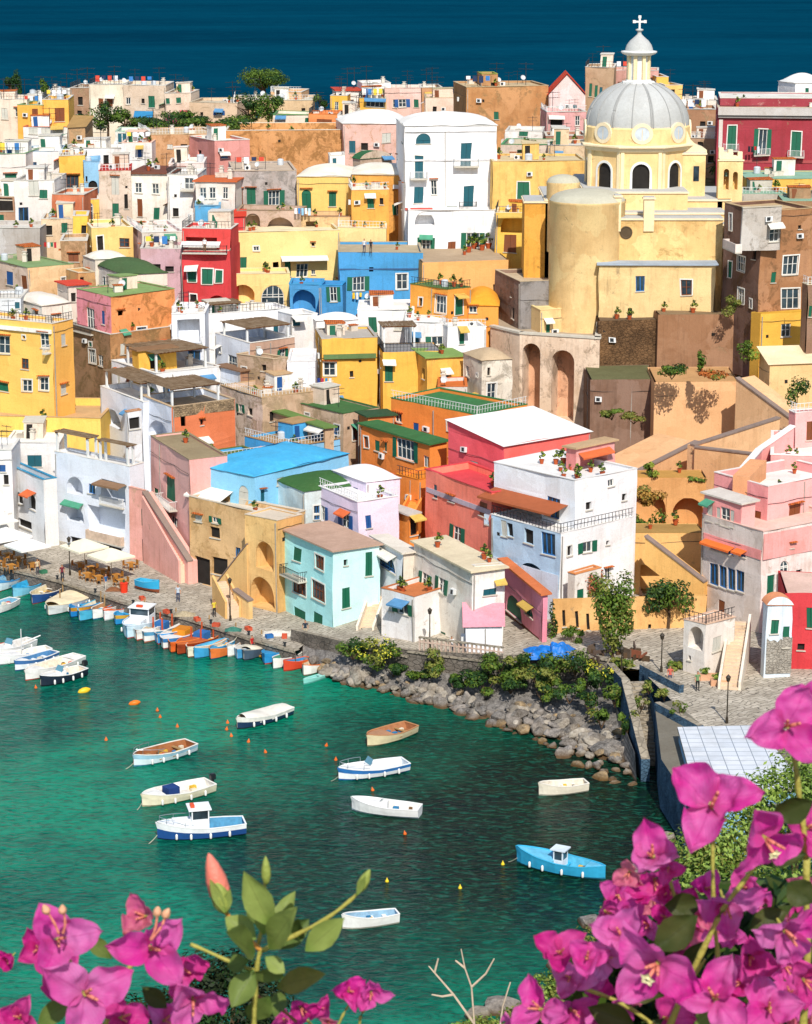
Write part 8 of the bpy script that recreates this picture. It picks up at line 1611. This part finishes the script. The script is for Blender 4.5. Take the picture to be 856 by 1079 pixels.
# every stem runs down to the planted ledge in front of the lens
def root_stem(pl, x, y, Y, dx=0): p = PY(x, y, Y); g = MB(); g.tube([(p.x + dx, 1.35, 65.1), (p.x + dx * .5, (Y + 1.3) / 2, (p.z + 65.2) / 2), tuple(p)], [.012, .008, .004], STEMB, 8); g.build('stem', pl)
A = plant('magenta bougainvillea spray filling the lower left corner', 100, 1079, 1.05)
for i, (x, y, s, Y, rot, tl, op, m) in enumerate([(62, 990, 92, 1.0, .3, (-.3, .3), .8, 0), (40, 1000, 60, 1.05, 2.0, (.5, .1), .6, 1), (160, 1000, 96, 1.0, 1.2, (.2, .3), .75, 0), (150, 965, 62, 1.06, 2.4, (-.2, .6), .6, 2), (190, 1020, 76, 1.02, .1, (.5, 0), .7, 1), (92, 1048, 108, .98, .9, (-.1, .2), .85, 0), (205, 1058, 84, 1.0, 2.2, (.4, .1), .7, 0), (20, 1072, 62, 1.04, 1.5, (-.4, .3), .7, 1), (130, 1072, 70, 1.03, .4, (.1, .4), .8, 1), (60, 1020, 70, 1.1, 2.8, (0, .2), .7, 1), (175, 1075, 66, 1.08, .7, (0, 0), .8, 0), (10, 1010, 40, 1.12, .7, (0, 0), .5, 1)]): flower(A, x, y, s, Y, rot, tl, op, PM[m], i + 1)
for x0, y0, x1, y1 in [(62, 985, 48, 958), (66, 985, 66, 958), (160, 990, 176, 962), (160, 990, 166, 960)]: stem(A, [(x0, y0), ((x0 + x1) / 2 + 2, (y0 + y1) / 2 + 2), (x1, y1)], 2.5, 2.5, .985, TUBEM); bud(A, x1 + (x0 - x1) * .2, y1 + (y0 - y1) * .2, x1 + (x1 - x0) * .15, y1 - 5, 10, .985, plain('#d9a07c', .6, sc=50))
stem(A, [(110, 1090), (130, 1030), (150, 1000)], 6, 4, 1.04); stem(A, [(110, 1090), (90, 1040), (65, 1000)], 6, 4, 1.04); stem(A, [(200, 995), (235, 1012), (270, 1025)], 3.5, 3.5, 1.0); root_stem(A, 110, 1088, 1.04, .1)
leaf(A, 40, 1079, 78, 1052, 26, 1.0, 1); leaf(A, 118, 1010, 90, 985, 20, 1.07, 1); leaf(A, 100, 1028, 70, 1040, 24, 1.06, 2); leaf(A, 150, 1040, 176, 1062, 22, 1.06, 2)
Bp = plant('pale green bougainvillea sprig with closed buds in the middle foreground', 268, 1079, 1.0)
root_stem(Bp, 266, 1085, 1.0, .05)
stem(Bp, [(266, 1095), (268, 1050), (272, 1015), (276, 1000)], 5, 4, 1.0); stem(Bp, [(276, 1003), (258, 985), (240, 962), (236, 948)], 4.5, 3.5, 1.0, plain('#c98a3a', .6, sc=40)); stem(Bp, [(276, 1003), (310, 985), (345, 966), (372, 944), (379, 934)], 4.5, 3, 1.0); stem(Bp, [(274, 995), (282, 960), (281, 930)], 3.5, 2.5, 1.01); stem(Bp, [(268, 1050), (290, 1060), (310, 1075)], 4, 3, 1.02, STEMB)
BUDG = plain('#8f9a48', .6, var=.2, sc=60); BUDP = plain('#e8806c', .55, var=.2, sc=60)
bud(Bp, 237, 958, 220, 899, 25, 1.0, BUDP); bud(Bp, 238, 962, 226, 925, 22, .997, BUDG); leaf(Bp, 237, 962, 243, 936, 11, .994, 0); leaf(Bp, 237, 962, 221, 925, 12, .993, 0); bud(Bp, 281, 932, 280, 902, 11, 1.0, BUDG); bud(Bp, 378, 940, 390, 916, 13, .998, BUDG); leaf(Bp, 376, 944, 386, 922, 8, .995, 0)
for q in [(285, 975, 257, 918, 34, 0, .98), (278, 985, 283, 950, 26, 0, .99), (287, 985, 310, 938, 22, 0, 1.0), (284, 1000, 312, 956, 34, 0, .985), (290, 1000, 322, 968, 28, 1, 1.005), (270, 990, 238, 968, 30, 0, .99), (268, 1005, 238, 982, 38, 1, .985), (280, 1008, 300, 1026, 20, 0, .985), (322, 1002, 362, 968, 30, 0, .985), (276, 975, 262, 950, 22, 1, 1.01), (296, 968, 304, 945, 18, 0, 1.01), (316, 990, 316, 965, 20, 1, 1.01), (268, 1022, 244, 1062, 32, 1, .99), (292, 1040, 340, 1026, 30, 2, .99), (284, 1050, 262, 1078, 30, 1, 1.0), (290, 1072, 296, 1046, 22, 1, 1.0), (262, 1012, 240, 1020, 22, 1, .995), (300, 1030, 262, 1022, 20, 1, 1.01)]: leaf(Bp, *q[:5], q[6], q[5], nz=(U_(-.7, .7), -1, U_(0, .9)), cup=U_(.05, .3), bend=U_(-.15, .2), Y1=q[6] - U_(-.02, .03))
Cp = plant('small magenta bougainvillea tuft at the bottom between sprig and twigs', 360, 1079, 1.1)
root_stem(Cp, 352, 1085, 1.1, .02)
for i, (x, y, s, Y, rot, tl, op, m) in enumerate([(318, 1064, 52, 1.08, .4, (-.2, .2), .6, 1), (336, 1062, 40, 1.12, 1.4, (.2, .4), .6, 1), (368, 1044, 52, 1.1, 1.0, (-.2, .5), .55, 0), (392, 1048, 50, 1.09, 2.0, (.5, .2), .65, 0), (300, 1074, 40, 1.12, .1, (0, 0), .7, 1), (346, 1078, 30, 1.05, .8, (0, .3), .5, 2)]): flower(Cp, x, y, s, Y, rot, tl, op, PM[m], i + 40)
stem(Cp, [(352, 1090), (362, 1068), (372, 1052)], 3, 2, 1.1); stem(Cp, [(378, 1092), (380, 1070), (390, 1056)], 3, 2, 1.1); stem(Cp, [(340, 1090), (326, 1078), (320, 1070)], 3, 2, 1.1)
Dp = plant('dense magenta bougainvillea bush filling the lower right corner', 720, 1079, 1.1)
root_stem(Dp, 720, 1085, 1.2, .1); root_stem(Dp, 840, 1085, 1.2, .1); root_stem(Dp, 620, 1085, 1.2, .05)
DF = [(750, 845, 112, .98, .35, (-.4, .3), .8, 0, 1), (832, 765, 104, .98, 1.3, (-.3, .2), .85, 0, 1), (850, 742, 78, 1.0, 2.4, (.3, .5), .7, 0, 1), (688, 900, 84, 1.0, 1.9, (-.5, .6), .6, 0, 1), (812, 888, 104, .96, .1, (0, .15), .95, 0, 2), (854, 872, 70, 1.03, 1.2, (.3, .2), .8, 1, 1), (704, 915, 40, 1.01, .5, (.2, 0), .6, 1, 1),
    (830, 985, 96, 1.0, .8, (.3, 0), .8, 0, 1), (766, 955, 88, 1.03, 2.6, (.3, -.3), .7, 0, 1), (792, 1010, 70, 1.06, 2.0, (.4, -.4), .55, 1, 1), (690, 1020, 118, .97, .2, (-.3, .1), .85, 0, 2), (655, 985, 80, 1.0, 1.2, (-.5, .3), .7, 0, 1), (752, 1050, 96, .99, 1.1, (.2, .1), .8, 0, 1), (812, 1062, 84, 1.02, 2.2, (.2, .2), .75, 0, 1), (850, 1035, 70, 1.05, .5, (.2, -.1), .8, 1, 1),
    (590, 1002, 66, 1.02, 1.5, (-.4, .5), .6, 1, 1), (618, 1008, 66, 1.0, .5, (.4, .4), .6, 0, 1), (600, 1030, 60, 1.03, 2.4, (0, .2), .7, 0, 1), (566, 1062, 74, 1.0, 2.0, (-.3, .1), .75, 0, 1), (604, 1066, 62, 1.04, .9, (0, .3), .7, 1, 1), (650, 1068, 66, 1.03, 1.7, (.1, .2), .75, 1, 1), (540, 1080, 40, 1.02, .2, (-.3, 0), .7, 0, 1), (705, 1074, 74, 1.03, 2.5, (0, .2), .8, 1, 1)]
for k_ in range(34):
    rr = random.Random(k_ + 500); x = rr.uniform(560, 862); y = rr.uniform(960, 1085)
    if y < 1085 - (x - 540) * .62 and x < 700: continue
    DF.append((x, y, rr.uniform(38, 58), 1.1 + rr.uniform(0, .1), rr.uniform(0, 3), (rr.uniform(-.5, .5), rr.uniform(-.2, .6)), .6, rr.choice([0, 0, 1, 2]), 1))
for k_, (x, y) in enumerate([(662, 920), (676, 938), (652, 944), (640, 962), (664, 962), (690, 948), (706, 940), (700, 965), (682, 975), (722, 955), (735, 975), (716, 985), (745, 935), (784, 935), (800, 950), (845, 935), (770, 985), (728, 1005), (640, 1010), (628, 1040), (668, 1045), (780, 1036), (830, 1020), (732, 1076), (780, 1075), (845, 1075), (664, 1000), (690, 930), (810, 975), (852, 960)]): DF.append((x, y, 44 + (k_ * 7) % 16, 1.12 + .04 * (k_ % 3), k_ * 1.3, (-.3 + .2 * (k_ % 4), .2), .6, (k_ * 5) % 2 if k_ % 5 else 2, 1))
for i, (x, y, s, Y, rot, tl, op, m, fl) in enumerate(DF): flower(Dp, x, y, s, Y, rot, tl, op, PM[m], i + 70, fl)
for p_, r0, r1, Y in [([(700, 1095), (742, 1000), (760, 960), (790, 920), (806, 900)], 6, 4, 1.02), ([(850, 905), (846, 860), (842, 820), (836, 780)], 6, 5, 1.03), ([(720, 1000), (716, 960), (706, 920)], 4.5, 3, 1.05), ([(700, 1090), (660, 1060), (622, 1045), (598, 1040)], 5, 3, 1.03), ([(846, 1095), (850, 1000), (850, 905)], 7, 6, 1.06), ([(760, 1095), (757, 1020), (752, 940), (753, 870)], 5, 3.5, 1.05), ([(700, 1095), (720, 1050), (742, 1010)], 5, 4, 1.08)]: stem(Dp, p_, r0, r1, Y)
for q in [(735, 965, 690, 1000, 40, 2, .99), (740, 950, 700, 955, 34, 2, 1.03), (812, 862, 856, 840, 34, 2, .97), (850, 900, 790, 905, 26, 2, 1.02), (830, 930, 856, 950, 36, 2, 1.0), (700, 1050, 660, 1030, 36, 2, 1.02), (668, 1079, 620, 1062, 34, 2, 1.02), (836, 800, 856, 782, 24, 1, 1.0), (742, 992, 720, 1020, 24, 2, 1.06), (790, 980, 830, 960, 30, 2, 1.08), (770, 1040, 730, 1079, 30, 1, 1.08), (612, 1040, 590, 1079, 26, 2, 1.08)]: leaf(Dp, *q[:5], q[6], q[5], nz=(U_(-.8, .8), -1, U_(-.2, .9)), cup=U_(.1, .35), bend=U_(-.2, .3))
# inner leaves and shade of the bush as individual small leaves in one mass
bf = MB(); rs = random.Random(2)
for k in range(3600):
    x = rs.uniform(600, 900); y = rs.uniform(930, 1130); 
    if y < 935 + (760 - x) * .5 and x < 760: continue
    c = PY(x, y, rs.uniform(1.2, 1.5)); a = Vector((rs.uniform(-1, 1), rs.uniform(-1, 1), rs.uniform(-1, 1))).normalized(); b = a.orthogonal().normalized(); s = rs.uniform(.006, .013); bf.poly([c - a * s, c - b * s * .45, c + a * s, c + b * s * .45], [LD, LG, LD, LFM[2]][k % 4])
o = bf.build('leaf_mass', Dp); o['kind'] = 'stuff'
# bare twigs at the bottom
tw = thing('twig', 'bare pale twigs rising from the cliff edge at the bottom', 'twig', tuple(PY(500, 1100, 3.2)))
def twig(pts, Y, r):
    P = [PY(x, y, Y) for x, y in pts]; g = MB(); g.tube(P, [r * Y / F * (1 - .7 * i / len(P)) for i in range(len(P))], plain('#c9b49a', .9, var=.3, sc=10), 5); g.build('branch', tw)
for p_ in [[(505, 1130), (500, 1079), (497, 1040), (490, 1020), (486, 1000)], [(500, 1079), (478, 1048), (458, 1025), (452, 1018)], [(497, 1040), (512, 1026), (521, 1010)], [(478, 1048), (466, 1050), (455, 1048)], [(490, 1020), (480, 1012)], [(520, 1130), (530, 1060), (538, 1035)], [(458, 1025), (462, 1010)]]: twig(p_, 3.2, 1.5)
# ---- the cliff vegetation farther down
def cl(label, x, y, Y, rx, rz, n, mats, size, name='shrub', cat='shrub'):
    p = PY(x, y, Y); zg = cliffz(p.x, Y); root = thing(name, label, cat, (p.x, Y, zg)); f = MB(); foliage(f, (p.x, Y, p.z), (rx, rx, rz), n, size, mats, int(x), clumps=26); f.build('crown', root)
    t = MB(); t.tube([(p.x, Y, min(zg, p.z) - 1), (p.x + .2, Y, p.z - rz * .4)], [.3, .15], BARK, 8)
    for k in range(5): a = k * 1.3; t.tube([(p.x + .1, Y, p.z - rz), (p.x + cos(a) * rx * .6, Y + sin(a) * rx * .6, p.z + rz * .2)], [.1, .03], BARK, 5)
    t.build('trunk', root)
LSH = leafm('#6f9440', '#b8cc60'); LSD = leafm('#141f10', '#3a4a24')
cl('light green small leaved tree right of the white paved roof', 838, 848, 118, 3.6, 3.4, 6000, [LG, LSH, LSH], .16, 'tree', 'tree')
cl('light green tree behind the highest magenta flowers', 770, 920, 112, 4.2, 2.8, 6000, [LSH, LG, LO], .16, 'tree', 'tree')
cl('broad tree deep behind the magenta bush', 830, 970, 96, 4.2, 3.2, 4500, [LSH, LG, LD], .16, 'tree', 'tree')
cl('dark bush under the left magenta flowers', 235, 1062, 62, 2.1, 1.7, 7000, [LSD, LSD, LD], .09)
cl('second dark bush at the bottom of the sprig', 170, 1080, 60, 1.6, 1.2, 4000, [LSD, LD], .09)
cl('yellow green bush on the near shore', 640, 1010, 128, 2.6, 2.2, 3500, [LSH, LO, LG], .16)
cl('grassy bush at the water edge by the twigs', 560, 1078, 128, 2.0, 1.2, 2200, [LO, LG], .15)
cl('scrubby bush below the magenta bush', 600, 1050, 122, 2.4, 1.6, 3000, [LSH, LG, LO], .15)
cl('pale scrub bush at the bottom centre of the shore', 500, 1092, 126, 2.4, 1.0, 2200, [LO, LSH], .14)
for i, (x, y, s) in enumerate([(530, 1062, 1.1), (505, 1070, .8), (622, 972, .9), (652, 948, 1.0), (668, 918, .8), (590, 1020, .9), (570, 1046, .7), (690, 900, .9), (704, 884, .8)]):
    o = bpy.data.objects.new('rock', rprot[i % 7]); COL.objects.link(o); o.location = PZ(x, y, .1); o.scale = (s * 1.4, s, s * .7); o.rotation_euler = (.2, .1, i); tag(o, 'boulder at the water edge below the near cliff', 'rock', 'boulders on the near shore')
